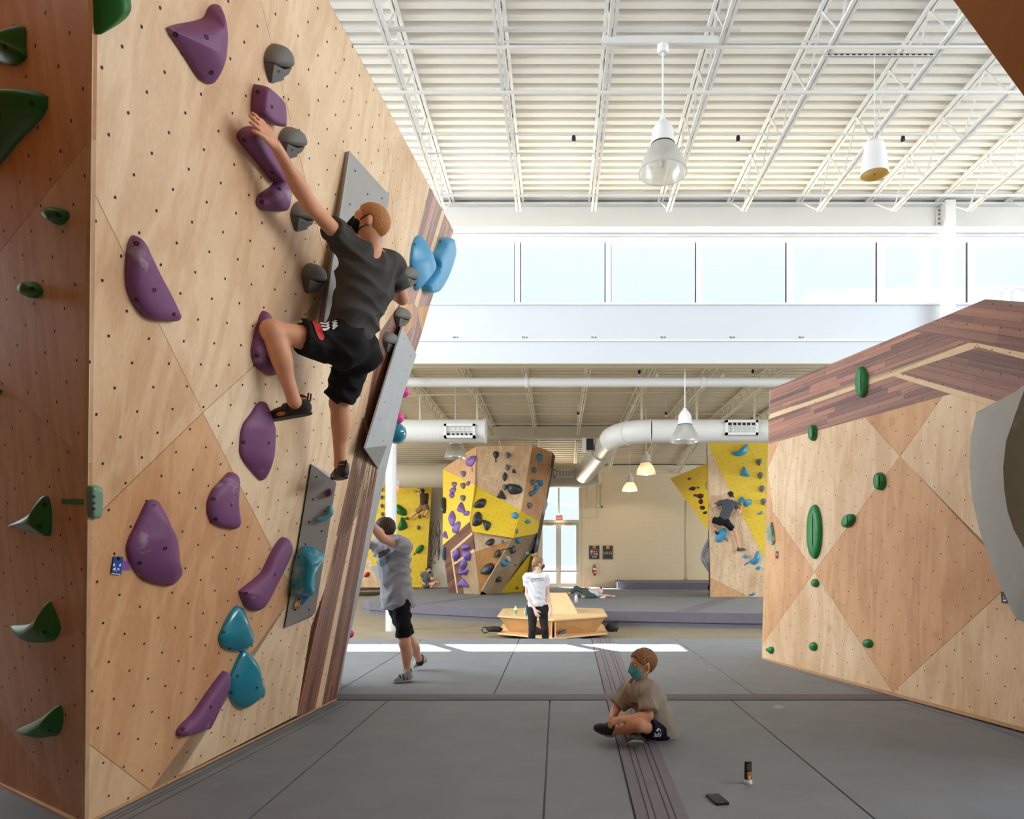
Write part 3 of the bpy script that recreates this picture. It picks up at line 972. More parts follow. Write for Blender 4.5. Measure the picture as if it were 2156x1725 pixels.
# ---- tall left wall: one leaning face, slightly folded twice, a shaded face turned to the camera
def lwx(y, z): return -2.28 + .1 * (y - 3.29) + .22 * z
PA = Plane((lwx(3.29, 0), 3.29, 0), (lwx(6, 0), 6, 0), (lwx(6, 4), 6, 4))
f1a_, f1b_ = PA.hit(434, -460), PA.hit(796, 988)
PB = PA.rotated(f1a_, f1b_, 2.0)
if PB.hit(809, 214).y < PA.hit(809, 214).y: PB = PA.rotated(f1a_, f1b_, -2.0)
PC = PB.rotated(PB.hit(809, 214), PB.hit(855, 800), 3.0)
if PC.hit(955, 486).y < PB.hit(955, 486).y: PC = PB.rotated(PB.hit(809, 214), PB.hit(855, 800), -3.0)
Eb, Et = PA.hit(178, 1738), PA.hit(194.5, 0)
PF = Plane(Eb, Eb + Vector((-.81, .58, 0)), Et)
lw = empty('climbing_structure', (-2.2, 4.6, 0)); tag(lw, 'tall leaning birch plywood bouldering wall on the left with purple holds', 'climbing wall')
polyA = [(178, 1738), (194.5, 0), (199, -460), (434, -460), (796, 988), (708, 1474)]
polyB = [(434, -460), (809, 214), (855, 800), (796, 988)]
polyC = [(809, 214), (905, 393), (955, 486), (855, 800)]
core = MB()
for pl, poly in ((PA, polyA), (PB, polyB), (PC, polyC)):
    q = hitall(pl, poly, -.019)
    core.prism(q, (-.40, .35, 0))
core.build('wall_core', core_m, lw)
# birch sheets; seams follow the photo
seam1 = lambda y: 190 + (y - 392) * (427 - 190) / (869 - 392)
panel(PA, [(194.5, 0), (199, -460), (434, -460), (656, 430), (700, 604), (538, 768), (427, 869), (190.8, 392)], birch_b, lw)
panel(PA, [(190.8, 392), (427, 869), (184.0, 1105)], birch_a, lw)
panel(PA, [(700, 604), (796, 988), (782, 1040), (725, 1130), (655, 1320), (600, 1212), (427, 869), (538, 768)], birch_c, lw)
panel(PA, [(184.0, 1105), (427, 869), (600, 1212), (614, 1258), (372, 1640), (316, 1665), (179.7, 1562)], birch_d, lw)
panel(PA, [(179.7, 1562), (316, 1665), (178, 1738)], birch_a, lw)
panel(PA, [(614, 1258), (600, 1212), (655, 1320), (625, 1507), (316, 1665), (372, 1640)], birch_c, lw)
# walnut band down the right edge, with maple lines
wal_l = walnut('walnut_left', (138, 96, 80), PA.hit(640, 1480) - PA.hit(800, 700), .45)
bandA1 = [(625, 1510), (666, 1491), (792, 1000), (796, 988), (770, 905), (712, 1130)]
strips(PA, [(625, 1510), (664, 1493), (752, 1060), (776, 960), (768, 880), (762, 880)], ((645, 1500), (765, 940)), .034, wal_l, lw, (.9, 2.2), .018, 3)
strips(PA, [(677, 1487), (708, 1474), (796, 988), (783, 940), (768, 1010), (730, 1210)], ((690, 1480), (786, 960)), .034, wal_l, lw, (.9, 2.2), .018, 4)
panel(PA, [(664, 1493), (677, 1487), (730, 1210), (768, 1010), (783, 940), (776, 960), (752, 1060)], inlay, lw)
panel(PB, [(700, 604), (656, 430), (434, -460), (809, 214), (842, 640), (800, 700), (768, 880)], birch_c, lw)
strips(PB, [(768, 880), (783, 940), (796, 988), (855, 800), (850, 735), (842, 640), (800, 700)], ((770, 960), (835, 700)), .036, wal_l, lw, (.8, 1.6), .018, 5)
panel(PC, [(809, 214), (905, 393), (898, 420), (842, 640)], birch_c, lw)
wal_lit = walnut('walnut_lit', (168, 134, 124), PC.hit(850, 740) - PC.hit(915, 500), .4)  # paler copy of the walnut; sunlight is put into its colour
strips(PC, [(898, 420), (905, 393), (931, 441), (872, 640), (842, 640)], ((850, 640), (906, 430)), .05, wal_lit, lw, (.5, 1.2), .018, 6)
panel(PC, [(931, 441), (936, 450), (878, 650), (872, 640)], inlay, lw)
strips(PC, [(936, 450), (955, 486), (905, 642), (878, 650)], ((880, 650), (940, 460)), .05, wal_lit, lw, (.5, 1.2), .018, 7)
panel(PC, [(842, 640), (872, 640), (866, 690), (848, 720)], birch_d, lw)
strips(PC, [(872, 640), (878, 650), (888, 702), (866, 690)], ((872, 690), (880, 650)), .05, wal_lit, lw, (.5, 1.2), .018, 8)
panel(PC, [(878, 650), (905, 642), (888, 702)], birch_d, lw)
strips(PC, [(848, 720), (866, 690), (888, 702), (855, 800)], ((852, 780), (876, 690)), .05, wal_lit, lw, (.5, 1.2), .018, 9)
A_, B_ = (-.0675, -.128), (.2205, .0595)
holes(PA, [[(p[0], p[1]) for p in polyA]], A_, B_, (-.208, 3.419), .0068, lw)
def rebase(pl, p_px):
    return pl.uv(pl.hit(*p_px))
holes(PB, [polyB], A_, B_, rebase(PB, (754, 322)), .0068, lw)
holes(PC, [polyC], A_, B_, rebase(PC, (853, 480)), .0055, lw)
# plywood kick edge along the foot
kick = MB()
e0, e1 = PA.hit(178, 1738, .002), PA.hit(708, 1474, .002)
kick.prism([e0 + Vector((0, 0, .0)), e1 + Vector((0, 0, .0)), e1 + Vector((0.003, 0, .014)), e0 + Vector((0.003, 0, .014))], PA.n * .006)
kick.build('foot_edge', ply_edge, lw)
# shaded face toward the camera
polyF = [(176, 1737), (178, 1736), (194.5, 0), (199, -460), (-320, -460), (-320, 1052)]
q = hitall(PF, polyF, -.019)
MB().prism(q, Vector((-.15, .5, 0))).build('wall_core', core_m, lw)
panel(PF, [(191.7, 290), (194.5, 0), (199, -460), (-320, -460), (-320, 925), (0, 530)], birch_d, lw)
panel(PF, [(191.7, 290), (0, 530), (-320, 925), (-320, 505 + 2), (0, 800), (185.2, 975)][:2] + [(-320, 925), (-320, 1052), (-200, 1224), (-110, 700), (0, 800), (185.2, 975)], birch_b, lw)
panel(PF, [(185.2, 975), (0, 800), (-110, 700), (-200, 1224), (0, 1510), (160, 1736), (178, 1737)], birch_a, lw)
holes(PF, [polyF], (.128, .0675), (-.0595, .2205), rebase(PF, (61, 328)), .0075, lw)
p1, p2 = PF.hit(-200, 1206, -.006), PF.hit(166, 1726, -.006)
fl1, fl2 = floor_pt(-200, 1560), floor_pt(176, 1742)
m = MB(); m.add([p1, p2, fl2, fl1, p1 + Vector((-.1, .4, 0)), fl1 + Vector((-.1, .6, 0))], [(0, 1, 2, 3), (0, 3, 5, 4)])
m.build('lower_facet', birch_d, lw)
m = MB(); m.bar(floor_pt(-200, 1552), floor_pt(172, 1738), .03, .03); m.build('foot_trim', inlay, lw)
# end return facing away (pale grey), the face the standing man climbs
end_edge = [PA.hit(708, 1471), PA.hit(796, 988), PB.hit(855, 800), PC.hit(955, 486)]
back = [e + (Vector((-.215, .83, 0)), Vector((-.27, .8, 0)), Vector((-.5, .7, 0)), Vector((-.6, .6, 0)))[i] for i, e in enumerate(end_edge)]
back2 = [e + Vector((-1.4, .25, 0)) for e in back]
m = MB(); v = end_edge + back + back2
m.add(v, [(i, i + 1, i + 5, i + 4) for i in range(3)] + [(i + 4, i + 5, i + 9, i + 8) for i in range(3)] + [(3, 2, 1, 0, 8, 9, 10, 11), (0, 4, 8), (3, 11, 7)])
m.build('end_face', vol_pale, lw)

# ---- right wall, almost plumb
PRW = Plane((2.6, 8.65, 0), (3.42, 5.0, 0), (2.704, 8.674, 3.42))
rw = empty('climbing_structure', (3.0, 6.8, 0)); tag(rw, 'low birch and walnut bouldering wall on the right with green holds', 'climbing wall')
polyR = [(1604.5, 1391), (1622, 820), (2075, 630), (2260, 664), (2500, 790), (2500, 1640)]
MB().prism(hitall(PRW, polyR, -.019), Vector((.9, .16, 0))).build('wall_core', core_m, rw)
wal_r = walnut('walnut_right', (148, 104, 92), PRW.hit(1625, 860) - PRW.hit(1900, 748), .55)
wal_r2 = walnut('walnut_right_cross', (142, 100, 88), PRW.hit(1950, 760) - PRW.hit(2150, 800), .5)
# walnut fields and maple lines (outlines from the photo)
strips(PRW, [(1622, 820), (1916, 697), (1975, 706), (2040, 722), (1880, 785), (1619.5, 873)], ((1622, 852), (1990, 716)), .047, wal_r, rw, (.45, 1.3), .018, 11)
strips(PRW, [(1916, 697), (2075, 630), (2260, 664), (2500, 790), (2500, 815), (2055, 722), (2040, 722), (1975, 706)], ((1990, 690), (2160, 716)), .06, wal_r2, rw, (.5, 1.3), .018, 12)
panel(PRW, [(1619.5, 873), (2040, 722), (2055, 722), (2060, 731), (1617.8, 883)], inlay, rw)
panel(PRW, [(2055, 722), (2500, 815), (2500, 850), (2060, 731)], inlay, rw)
strips(PRW, [(1617.8, 883), (1880, 792), (2002, 830), (1618, 935)], ((1618, 905), (1890, 810)), .047, wal_r, rw, (.45, 1.3), .018, 13)
strips(PRW, [(1893, 786), (2060, 731), (2500, 850), (2500, 960)], ((1960, 790), (2150, 838)), .06, wal_r2, rw, (.5, 1.3), .018, 14)
panel(PRW, [(1880, 792), (1893, 786), (2500, 960), (2500, 985), (2002, 830)], inlay, rw)
# birch sheets: crossing diagonals make the light and dark diamonds
Xc, Xb = (1895, 961), (1715, 1204)
panel(PRW, [(1822, 879), (1985, 834), Xc], birch_d, rw)
panel(PRW, [(1618, 935), (1822, 879), Xc, Xb, (1627, 1078), (1617, 985), (1640, 930)], birch_c, rw)
panel(PRW, [(1618, 935), (1640, 930), (1617, 985)], birch_d, rw)
panel(PRW, [(1985, 834), (2002, 830), (2500, 985), (2500, 1640 - 350), (2116, 1250), (2080, 1160), Xc], birch_c, rw)
panel(PRW, [Xc, (2090, 1160), (2110, 1245), (1879, 1458), Xb], birch_d, rw)
panel(PRW, [(1617, 985), (1627, 1078), Xb, (1604.8, 1358)], birch_d, rw)
panel(PRW, [Xb, (1879, 1458), (1604.5, 1391), (1604.8, 1358)], birch_b, rw)
panel(PRW, [(1879, 1458), (2110, 1245), (2500, 1290), (2500, 1640)], birch_b, rw)
holes(PRW, [polyR], (.165, -.070), (-.080, -.147), (1.178, 1.148), .0062, rw)
m = MB(); e0, e1 = PRW.hit(1604.5, 1391, .002), PRW.hit(2500, 1640, .002)
m.prism([e0 + Vector((0, 0, .012)), e1 + Vector((0, 0, .012)), e1 + Vector((0, 0, .04)), e0 + Vector((0, 0, .04))], PRW.n * .008); m.build('foot_edge', ply_edge, rw)
m = MB(); a, b = PRW.hit(1604.5, 1391, -.01), PRW.hit(1622, 820, -.01)
m.prism([a, b, b + Vector((.9, .35, 0)), a + Vector((.9, .35, 0))], Vector((0, .03, 0))); m.build('end_face', birch_g, rw)

# ---- overhang right above the camera on the right, in deep shade
oh = empty('overhang_panel', (1.2, 1.6, 2.6)); tag(oh, 'dark shaded corner of an overhanging wall at top right', 'overhang')
bounce_ply = plain('bounce_plywood', (196, 126, 60), 0.6, noise=0.1, nscale=6)  # orange tone picked to bounce warm light onto the left wall's shaded face
MB().prism([P(1985, -30, 1.9), P(2170, 222, 1.75), P(2560, 460, 1.6), P(2700, -420, 1.6), P(1700, -420, 1.9)], Vector((.05, -.5, .1))).build('overhang_corner', bounce_ply, oh)
MB().box(-5.2, 3.4, -5, 1.72, 3.2, 5.6).build('overhang_light_block', bounce_ply, oh)  # unseen overhang mass, enlarged to block light from behind
MB().box(-5.2, -5.05, -5, 4.6, .004, 5.6).build('side_light_block', bounce_ply, oh)  # added wall, out of view, shuts side light off the shaded face
MB().box(-5.05, 3.2, -5.1, -5, .004, 5.6).build('rear_light_block', bounce_ply, oh)  # added panel behind the camera to block light from the rear

# ---- big grey dish-shaped volume at the right edge
dish = empty('wooden_volume', PRW.hit(2150, 1080)); tag(dish, 'huge smooth grey rounded volume cut by the right edge of view', 'volume')
out = [(2260, 770), (2156, 815), (2056, 868), (2044, 920), (2041, 985), (2047, 1050), (2060, 1110), (2078, 1165), (2100, 1222), (2122, 1272), (2140, 1304), (2160, 1312), (2300, 1250), (2420, 1080), (2400, 880)]
inn = [(2262, 772), (2158, 816), (2135, 880), (2118, 930), (2112, 985), (2114, 1030), (2121, 1075), (2134, 1115), (2156, 1155), (2180, 1190), (2205, 1215), (2240, 1225), (2300, 1190), (2380, 1060), (2370, 900)]
DO, DI = .04, .20
vo = hitall(PRW, out, 0.0); n = len(out)
vi = hitall(PRW, inn, DI)
ring = MB()
mid = [a * .45 + b * .55 + PRW.n * .03 for a, b in zip(vo, vi)]
ring.add(vo + mid + vi, [(i, (i + 1) % n, (i + 1) % n + n, i + n) for i in range(n)] + [(i + n, (i + 1) % n + n, (i + 1) % n + 2 * n, i + 2 * n) for i in range(n)])
autosmooth(ring.build('rim', vol_grey, dish), 30)
cen = sum(vi, Vector()) / n - PRW.n * .16
bowl = MB(); bowl.add(vi + [cen], [(i, (i + 1) % n, n) for i in range(n)])
autosmooth(bowl.build('bowl', plain('volume_shade_olive', (112, 104, 84), 0.7, noise=0.1, nscale=6, dust=(0.4, 3, 0.62)), dish), 40)  # bowl colour darkened to stand for a facet lying in shadow

# ---- grey plywood volumes on the left wall
def volume(name, label, pl, base, ridge, mats, faces=None):
    """base pixels on the wall, ridge = [(px,py,height)] ; faces index base then ridge"""
    v = hitall(pl, base, .001) + [pl.hit(x, y, h) for x, y, h in ridge]
    r = empty(name, v[0]); tag(r, label, 'volume')
    for k, (f, mt) in enumerate(faces):
        pts = [v[i] for i in f]
        nn = (pts[1] - pts[0]).cross(pts[2] - pts[0]).normalized()
        c = sum(pts, Vector()) / len(pts)
        if nn.dot(c - (sum(v[:len(base)], Vector()) / len(base) - pl.n * .1)) < 0: nn = -nn
        MB().prism(pts, -nn * .008).build('facet', mt, r)
    return r, v
V1, v1 = volume('wooden_volume', 'large flat grey triangular volume behind the climber\'s head', PB,
    [(728, 320), (818, 412), (775, 690), (668, 690)], [(736, 318, .03), (820, 411, .09), (775, 690, .12), (680, 690, .09)], None,
    [((4, 5, 6, 7), vol_grey), ((0, 4, 7, 3), vol_pale), ((0, 1, 5, 4), vol_grey), ((1, 2, 6, 5), vol_grey)])
V2_, v2 = volume('wooden_volume', 'long pale grey volume on the right edge of the tall wall', PB,
    [(843, 690), (868, 745), (796, 988), (765, 944)], [(846, 686, .05), (877, 747, .07), (815, 938, .12), (767, 944, .10)], None,
    [((4, 5, 6, 7), vol_pale), ((7, 6, 2), vol_grey), ((7, 2, 3), vol_grey), ((0, 4, 7, 3), vol_grey), ((5, 1, 2, 6), vol_pale), ((0, 1, 5, 4), vol_pale)])
_pv = Plane(PA.hit(656, 978, .015), PA.hit(600, 1322, .015), PA.hit(708, 1016, .17))
_c3 = _pv.hit(664, 1290)
_h3 = (_c3 - PA.o).dot(PA.n)
V3_, v3 = volume('wooden_volume', 'tall grey volume low on the wall with a teal hold and the climber\'s toe', PA,
    [(655, 977), (700, 1000), (655, 1300), (598, 1324)], [(656, 978, .015), (708, 1016, .17), (664, 1290, _h3), (600, 1322, .015)], None,
    [((4, 5, 6, 7), vol_grey), ((0, 1, 5, 4), vol_pale), ((1, 2, 6, 5), vol_grey), ((7, 6, 2, 3), vol_grey)])

def vol_holes(name_parent, pts4, nu, nv, r=.0065, off=.002):
    """a few bolt holes spread over a quad facet"""
    a, b, c, d = pts4
    nn = (b - a).cross(d - a).normalized()
    if nn.dot(Vector((0, 0, HC)) - a) < 0: nn = -nn
    m = MB()
    for i in range(nu):
        for j in range(nv):
            s, t = (i + .5) / nu, (j + .35 + .3 * (i % 2)) / nv
            p = (a * (1 - s) + b * s) * (1 - t) + (d * (1 - s) + c * s) * t + nn * off
            x = nn.orthogonal().normalized(); y = nn.cross(x)
            m.add([p + (x * math.cos(k * math.pi / 4) + y * math.sin(k * math.pi / 4)) * r for k in range(8)], [tuple(range(8))])
    o = m.build('bolt_hole_grid', hole_m, name_parent, fix=False); o['kind'] = 'stuff'
vol_holes(V1, v1[4:8], 3, 5); vol_holes(V2_, v2[4:8], 2, 7); vol_holes(V3_, v3[4:8], 2, 7)

# ---- far tower in wood and yellow
tw = empty('climbing_structure', (-2.6, 23.5, 0)); tag(tw, 'free-standing faceted yellow and wood boulder tower in the far hall', 'climbing wall')
fA = P(989, 1098.5, 22.1)
b1_, b2_, b0_ = floor_pt(1010.5, 1252.6), floor_pt(1026, 1252.6), floor_pt(944.6, 1248.4)
T_L2 = Plane(fA, b1_, b0_)
tL1 = T_L2.hit(932, 1149)
tA3 = P(1003.4, 940, 22.9)
T_L = Plane(fA, tL1, tA3)
T_M = Plane(tA3, fA, P(1121, 937, 22.9))
T_M2 = Plane(fA, b1_, P(1079.5, 1133, 22.3))
tF2a = T_M.hit(1096.7, 1076)
T_R = Plane(P(1121, 937, 22.9), tF2a, P(1163, 952.5, 24.2))
T_R2 = Plane(P(1079.5, 1133, 22.3), b2_, floor_pt(1054, 1250))
T_Y = Plane(floor_pt(1054, 1250), floor_pt(1101, 1246.5), P(1112, 1150, 23.2))
wal_t = walnut('walnut_tower', (122, 84, 68), T_L2.hit(937, 1145) - T_L2.hit(990, 1096))
TWP = [(T_L, [(932.5, 988), (983.6, 951.4), (1003.4, 940), (999.4, 1021.4)], birch_d), (T_L, [(932.5, 988), (999.4, 1021.4), (989, 1098.5), (932, 1149)], yellow_p),
       (T_M, [(1003.4, 940), (1121, 937), (1096.7, 1076), (999.4, 1021.4)], birch_c), (T_M, [(999.4, 1021.4), (1096.7, 1076), (1079.5, 1133), (994.3, 1119.8), (989, 1098.5)], yellow_p),
       (T_R, [(1121, 937), (1163, 952.5), (1152, 1040), (1136.3, 1098.5), (1096.7, 1076)], birch_d), (T_R, [(1096.7, 1076), (1136.3, 1098.5), (1132, 1122), (1125, 1125), (1079.5, 1133)], yellow_p),
       (T_M2, [(994.3, 1119.8), (1079.5, 1133), (1075, 1138), (999.4, 1162.4)], birch_c), (T_M2, [(999.4, 1162.4), (1075, 1138), (1010.5, 1252.6)], birch_o),
       (T_R2, [(1079.5, 1133), (1125, 1125), (1054, 1250), (1026, 1252.6), (1014, 1245)], birch_g),
       (T_R2, [(1125, 1125), (1132, 1122), (1120, 1165), (1054, 1250)], birch_g), (T_Y, [(1054, 1250), (1101, 1246.5), (1124, 1165), (1117, 1168)], yellow_p),
       (T_L2, [(976, 1252), (1010.5, 1252.6), (999.4, 1162.4), (969, 1186)], birch_g)]
for pl, poly, mt in TWP:
    panel(pl, poly, mt, tw, .03, .003)
strips(T_L2, [(932, 1149), (989, 1098.5), (994.3, 1119.8), (948, 1160), (961, 1250.5), (944.6, 1248.4)], ((935, 1150), (990, 1100)), .12, wal_t, tw, (.6, 1.6), .03, 21)
panel(T_L2, [(948, 1160), (994.3, 1119.8), (995, 1126), (952, 1163), (964.5, 1251), (961, 1250.5)], inlay, tw, .03, .003)
strips(T_L2, [(952, 1163), (995, 1126), (999.4, 1157), (969, 1182), (976, 1252), (964.5, 1251)], ((955, 1165), (996, 1130)), .12, wal_t, tw, (.6, 1.6), .03, 22)
panel(T_L2, [(953.5, 1186), (997, 1156), (999.4, 1162.4), (954.5, 1191)], inlay, tw, .012, .001, off=.008)
q = [T_L.hit(932.5, 988), T_L.hit(932, 1149), b0_, floor_pt(1101, 1246.5), P(1124, 1165, 23.6), T_R.hit(1136, 1098), T_R.hit(1163, 952.5), T_M.hit(1121, 937), tA3]
m = MB(); bk_ = [p + Vector((0.1, 1.0, 0)) for p in q]
for p in q + bk_: p.z = max(p.z, .004); k = len(q)
m.add(q + bk_, [(i, (i + 1) % k, (i + 1) % k + k, i + k) for i in range(k)] + [tuple(range(k, 2 * k))])
m.build('wall_core', core_m, tw)
def tower_holes(pl, poly, o):
    holes(pl, [poly], (.17, -.07), (.08, .15), rebase(pl, o), .010, tw, .002, 40, 6)
tower_holes(T_L, [(932.5, 988), (1003.4, 940), (989, 1098.5), (932, 1149)], (965, 1040))
tower_holes(T_M, [(1003.4, 940), (1121, 937), (1079.5, 1133), (994.3, 1119.8), (989, 1098.5)], (1040, 1000))
tower_holes(T_R, [(1121, 937), (1163, 952.5), (1132, 1122), (1079.5, 1133)], (1120, 1000))
gv = MB()                                                         # grey fins on the tower's right side
for pts in (((1161, 983, 24), (1153, 1005, 24), (1152, 1018, 24), (1156, 1012, 24.2)), ((1148, 1038, 24.0), (1153, 1060, 24.2), (1141, 1093, 24.0), (1146, 1060, 23.8))):
    p = [P(*a) for a in pts]
    o = MB().prism(p, (0, .5, 0)).build('wooden_volume', vol_pale)
    tag(o, 'pale grey fin volume high on the tower\'s right side' if pts[0][0] > 1155 else 'pale grey pointed volume beside the door transom on the tower', 'volume')
o = MB().prism([T_R2.hit(*p, .01) for p in ((1099, 1180), (1131, 1131), (1132, 1145), (1118, 1160))], T_R2.n * .05).build('wooden_volume', plain('volume_bluegrey', (150, 160, 168), 0.6))
tag(o, 'blue-grey wedge volume low on the tower behind the woman\'s head', 'volume')

# ---- right far wall with the blue route
PW = Plane(floor_pt(1495, 1258), floor_pt(1612, 1258), floor_pt(1495, 1258) + Vector((-.03, -.05, 5)))
bw = empty('climbing_structure', (5.5, 21.8, 0)); tag(bw, 'far right wood and yellow bouldering wall where the capped man climbs', 'climbing wall')
MB().prism(hitall(PW, [(1495, 1258), (1489, 915), (1680, 915), (1680, 1260)], -.03), Vector((.5, 2.4, 0))).build('wall_core', core_m, bw)
panel(PW, [(1489, 915), (1489.7, 934.8), (1561.6, 1083), (1609, 1176), (1680, 1320 - 60), (1580, 1260), (1495.5, 1217.7)], birch_c, bw, .03, .003)
panel(PW, [(1489, 915), (1680, 915), (1680, 1262), (1609, 1176), (1561.6, 1083), (1489.7, 934.8)], yellow_p, bw, .03, .003)
panel(PW, [(1495.5, 1217.7), (1580, 1260), (1495, 1258)], birch_d, bw, .03, .003)
holes(PW, [[(1495, 1258), (1489, 915), (1680, 915), (1680, 1260)]], (.19, .06), (-.09, .17), rebase(PW, (1550, 1060)), .011, bw, .002, 40, 6)
PWG = Plane(P(1489.5, 977.7, 22.4), P(1492, 1118, 22.3), P(1411, 1008, 24.8))
panel(PWG, [(1411, 1008), (1489.5, 975), (1500, 970), (1500, 1130), (1492, 1118)], yellow_p, bw, .04, .003)
holes(PWG, [[(1411, 1008), (1489.5, 977.7), (1492, 1118)]], (.19, .06), (-.09, .17), rebase(PWG, (1460, 1040)), .011, bw, .002, 40, 6)

# ---- left far yellow wall
PY3 = Plane(P(785, 1232, 28.4), P(900, 1232, 28.4), P(785, 1020, 27.9))
yw = empty('climbing_structure', (-6.5, 28.4, 0)); tag(yw, 'far left yellow bouldering wall behind the white round column', 'climbing wall')
MB().prism(hitall(PY3, [(700, 1240), (700, 1020), (909.5, 1020), (896, 1240)], -.03), Vector((-.55, .9, 0))).build('wall_core', core_m, yw)
panel(PY3, [(730, 1110), (730, 1020), (909.5, 1020), (896, 1240), (806, 1240), (800, 1215), (770, 1160)], yellow_p, yw, .03, .002)
panel(PY3, [(730, 1110), (770, 1160), (800, 1215), (806, 1240), (700, 1240), (700, 1060)], birch_c, yw, .03, .002)
holes(PY3, [[(730, 1110), (730, 1020), (909.5, 1020), (896, 1240), (806, 1240), (770, 1160)]], (.24, .05), (-.1, .22), rebase(PY3, (850, 1100)), .014, yw, .002, 40, 6)
o = MB().prism([PY3.hit(783, 1192, .01), PY3.hit(808, 1188, .01), PY3.hit(812, 1232, .01), PY3.hit(803, 1222, .01)], PY3.n * .25).build('wooden_volume', vol_pale)
tag(o, 'pale blue-grey wedge volume at the foot of the far yellow wall', 'volume')

# stitched edge lines of the mat along the wall feet
for d_ in (.055, .085, .15):
    a, b = Vector((lwx(3.2, 0) + d_, 3.2, .0006)), Vector((lwx(6.1, 0) + d_, 6.1, .0006))
    MB().bar(a, b, .005, .0012).build('stitch_line', seam_m, near)
for d_ in (.10,):
    a, b = PRW.hit(1700, 1414), PRW.hit(2300, 1585); n_ = Vector((PRW.n.x, PRW.n.y, 0)) * d_
    a, b = a + n_, b + n_; a.z = b.z = .0006
    MB().bar(a, b, .005, .0012).build('stitch_line', seam_m, near)

# pale pier beside the far yellow wall
pz0, pz1 = P(896, 1172, 28.75).x, P(945, 1172, 28.75).x
struct(MB().box(pz0, pz1, 28.75, 30.0, ZC, 5.2).build('wall_pier', plain('pier_cream', (236, 226, 208), .7)))
# ------------------------------------------------------------------ holds
purple = plain('hold_purple', (124, 72, 116), 0.55, dust=(0.55, 4.5, 0.60), bump=.05, bscale=300)
purple_far = plain('hold_violet', (124, 92, 168), 0.5)
teal = plain('hold_teal', (24, 136, 158), 0.16, coat=.5)
blue_h = plain('hold_blue', (72, 156, 200), 0.35)
green_h = plain('hold_green', (22, 112, 44), 0.5, dust=(0.35, 5, 0.64))
green_r = plain('hold_leaf_green', (30, 134, 66), 0.42, dust=(0.2, 6, 0.66))
grey_h = plain('hold_grey', (118, 114, 108), 0.7, bump=.12, bscale=400)
grey_far = plain('hold_slate', (118, 120, 124), 0.6)
black_h = plain('hold_black', (52, 54, 58), 0.4, dust=(0.5, 3, 0.58))
red_h = plain('hold_red', (176, 34, 30), 0.45)
maroon_h = plain('hold_maroon', (76, 26, 34), 0.5)
pink_h = plain('hold_pink', (240, 66, 158), 0.4)
bolt_dark = plain('bolt_dark', (26, 22, 22), 0.4, metal=0.3)

def smooth_loop(pts, n=4):
    """Catmull-Rom through a closed loop"""
    out, m = [], len(pts)
    for i in range(m):
        p0, p1, p2, p3 = (Vector(pts[(i + k) % m]) for k in (-1, 0, 1, 2))
        for j in range(n):
            t = j / n
            out.append(0.5 * ((2 * p1) + (p2 - p0) * t + (2 * p0 - 5 * p1 + 4 * p2 - p3) * t * t + (3 * p1 - p0 - 3 * p2 + p3) * t ** 3))
    return out

DOME = [(1, .0), (1.0, .10), (.985, .26), (.95, .44), (.88, .62), (.76, .78), (.58, .90), (.36, .97), (.15, 1.0)]
SLOPE = [(1, .0), (1.0, .12), (.97, .24), (.85, .40), (.66, .62), (.45, .82), (.25, .95), (.1, 1.0)]
FLAT = [(1, .0), (1.0, .35), (.98, .62), (.93, .84), (.85, .95), (.6, 1.0), (.3, 1.0)]

def hold(label, pl, outline, h, mat, apex=None, prof=DOME, bolts=(), name='climbing_hold', group=None, nsm=4, off=0.0, br=.010):
    """outline in photo pixels on plane pl; apex: one pixel or a pair (ridge line)"""
    uv = [Vector(pl.uv(pl.hit(x, y, off))) for x, y in outline]
    uv = smooth_loop(uv, nsm)
    if apex is None:
        c = sum(uv, Vector((0, 0))) / len(uv); seg = (c, c)
    else:
        ap = [apex] if not isinstance(apex[0], (tuple, list)) else apex
        ap = [Vector(pl.uv(pl.hit(x, y, off))) for x, y in ap]
        seg = (ap[0], ap[-1])
    d = seg[1] - seg[0]; L2 = d.dot(d)
    n = len(uv)
    v, f = [], []
    for s, g in prof:
        for p in uv:
            t = 0 if L2 < 1e-9 else max(0, min(1, (p - seg[0]).dot(d) / L2))
            c = seg[0] + d * t
            q = c + (p - c) * s
            v.append(pl.at(q[0], q[1], g * h + off))
    for i in range(len(prof) - 1):
        f += [(i * n + k, i * n + (k + 1) % n, (i + 1) * n + (k + 1) % n, (i + 1) * n + k) for k in range(n)]
    f.append(tuple(range(len(v) - n, len(v))))
    o = mesh(name, v, f, mat, None, True)
    recalc(o)
    autosmooth(o, 60)
    tag(o, label, 'hold', group)
    if bolts:
        bv = BVHTree.FromPolygons([tuple(x) for x in v], f)
        for b in bolts:
            og, dr = ray(*b)
            loc, nrm, _, _ = bv.ray_cast(og, dr)
            if loc is None:
                continue
            if nrm.dot(dr) > 0: nrm = -nrm
            MB().lathe([(br, .0), (br, .0015), (br * .55, .0018), (br * .5, -.001), (0, -.001)], loc, 10, nrm).build('bolt', bolt_dark, o)
    return o
def cr(scale, ox, oy, pts): return [(ox + x / scale, oy + y / scale) for x, y in pts]
c1 = lambda *p: cr(2.974, 0, 0, p)
c2 = lambda *p: cr(2.974, 0, 570, p)
c3 = lambda *p: cr(2.974, 0, 1145, p)
c4 = lambda *p: cr(4.492, 480, 180, p)
c6 = lambda *p: cr(3.08, 580, 960, p)
cU = lambda *p: cr(4.31, 780, 380, p)

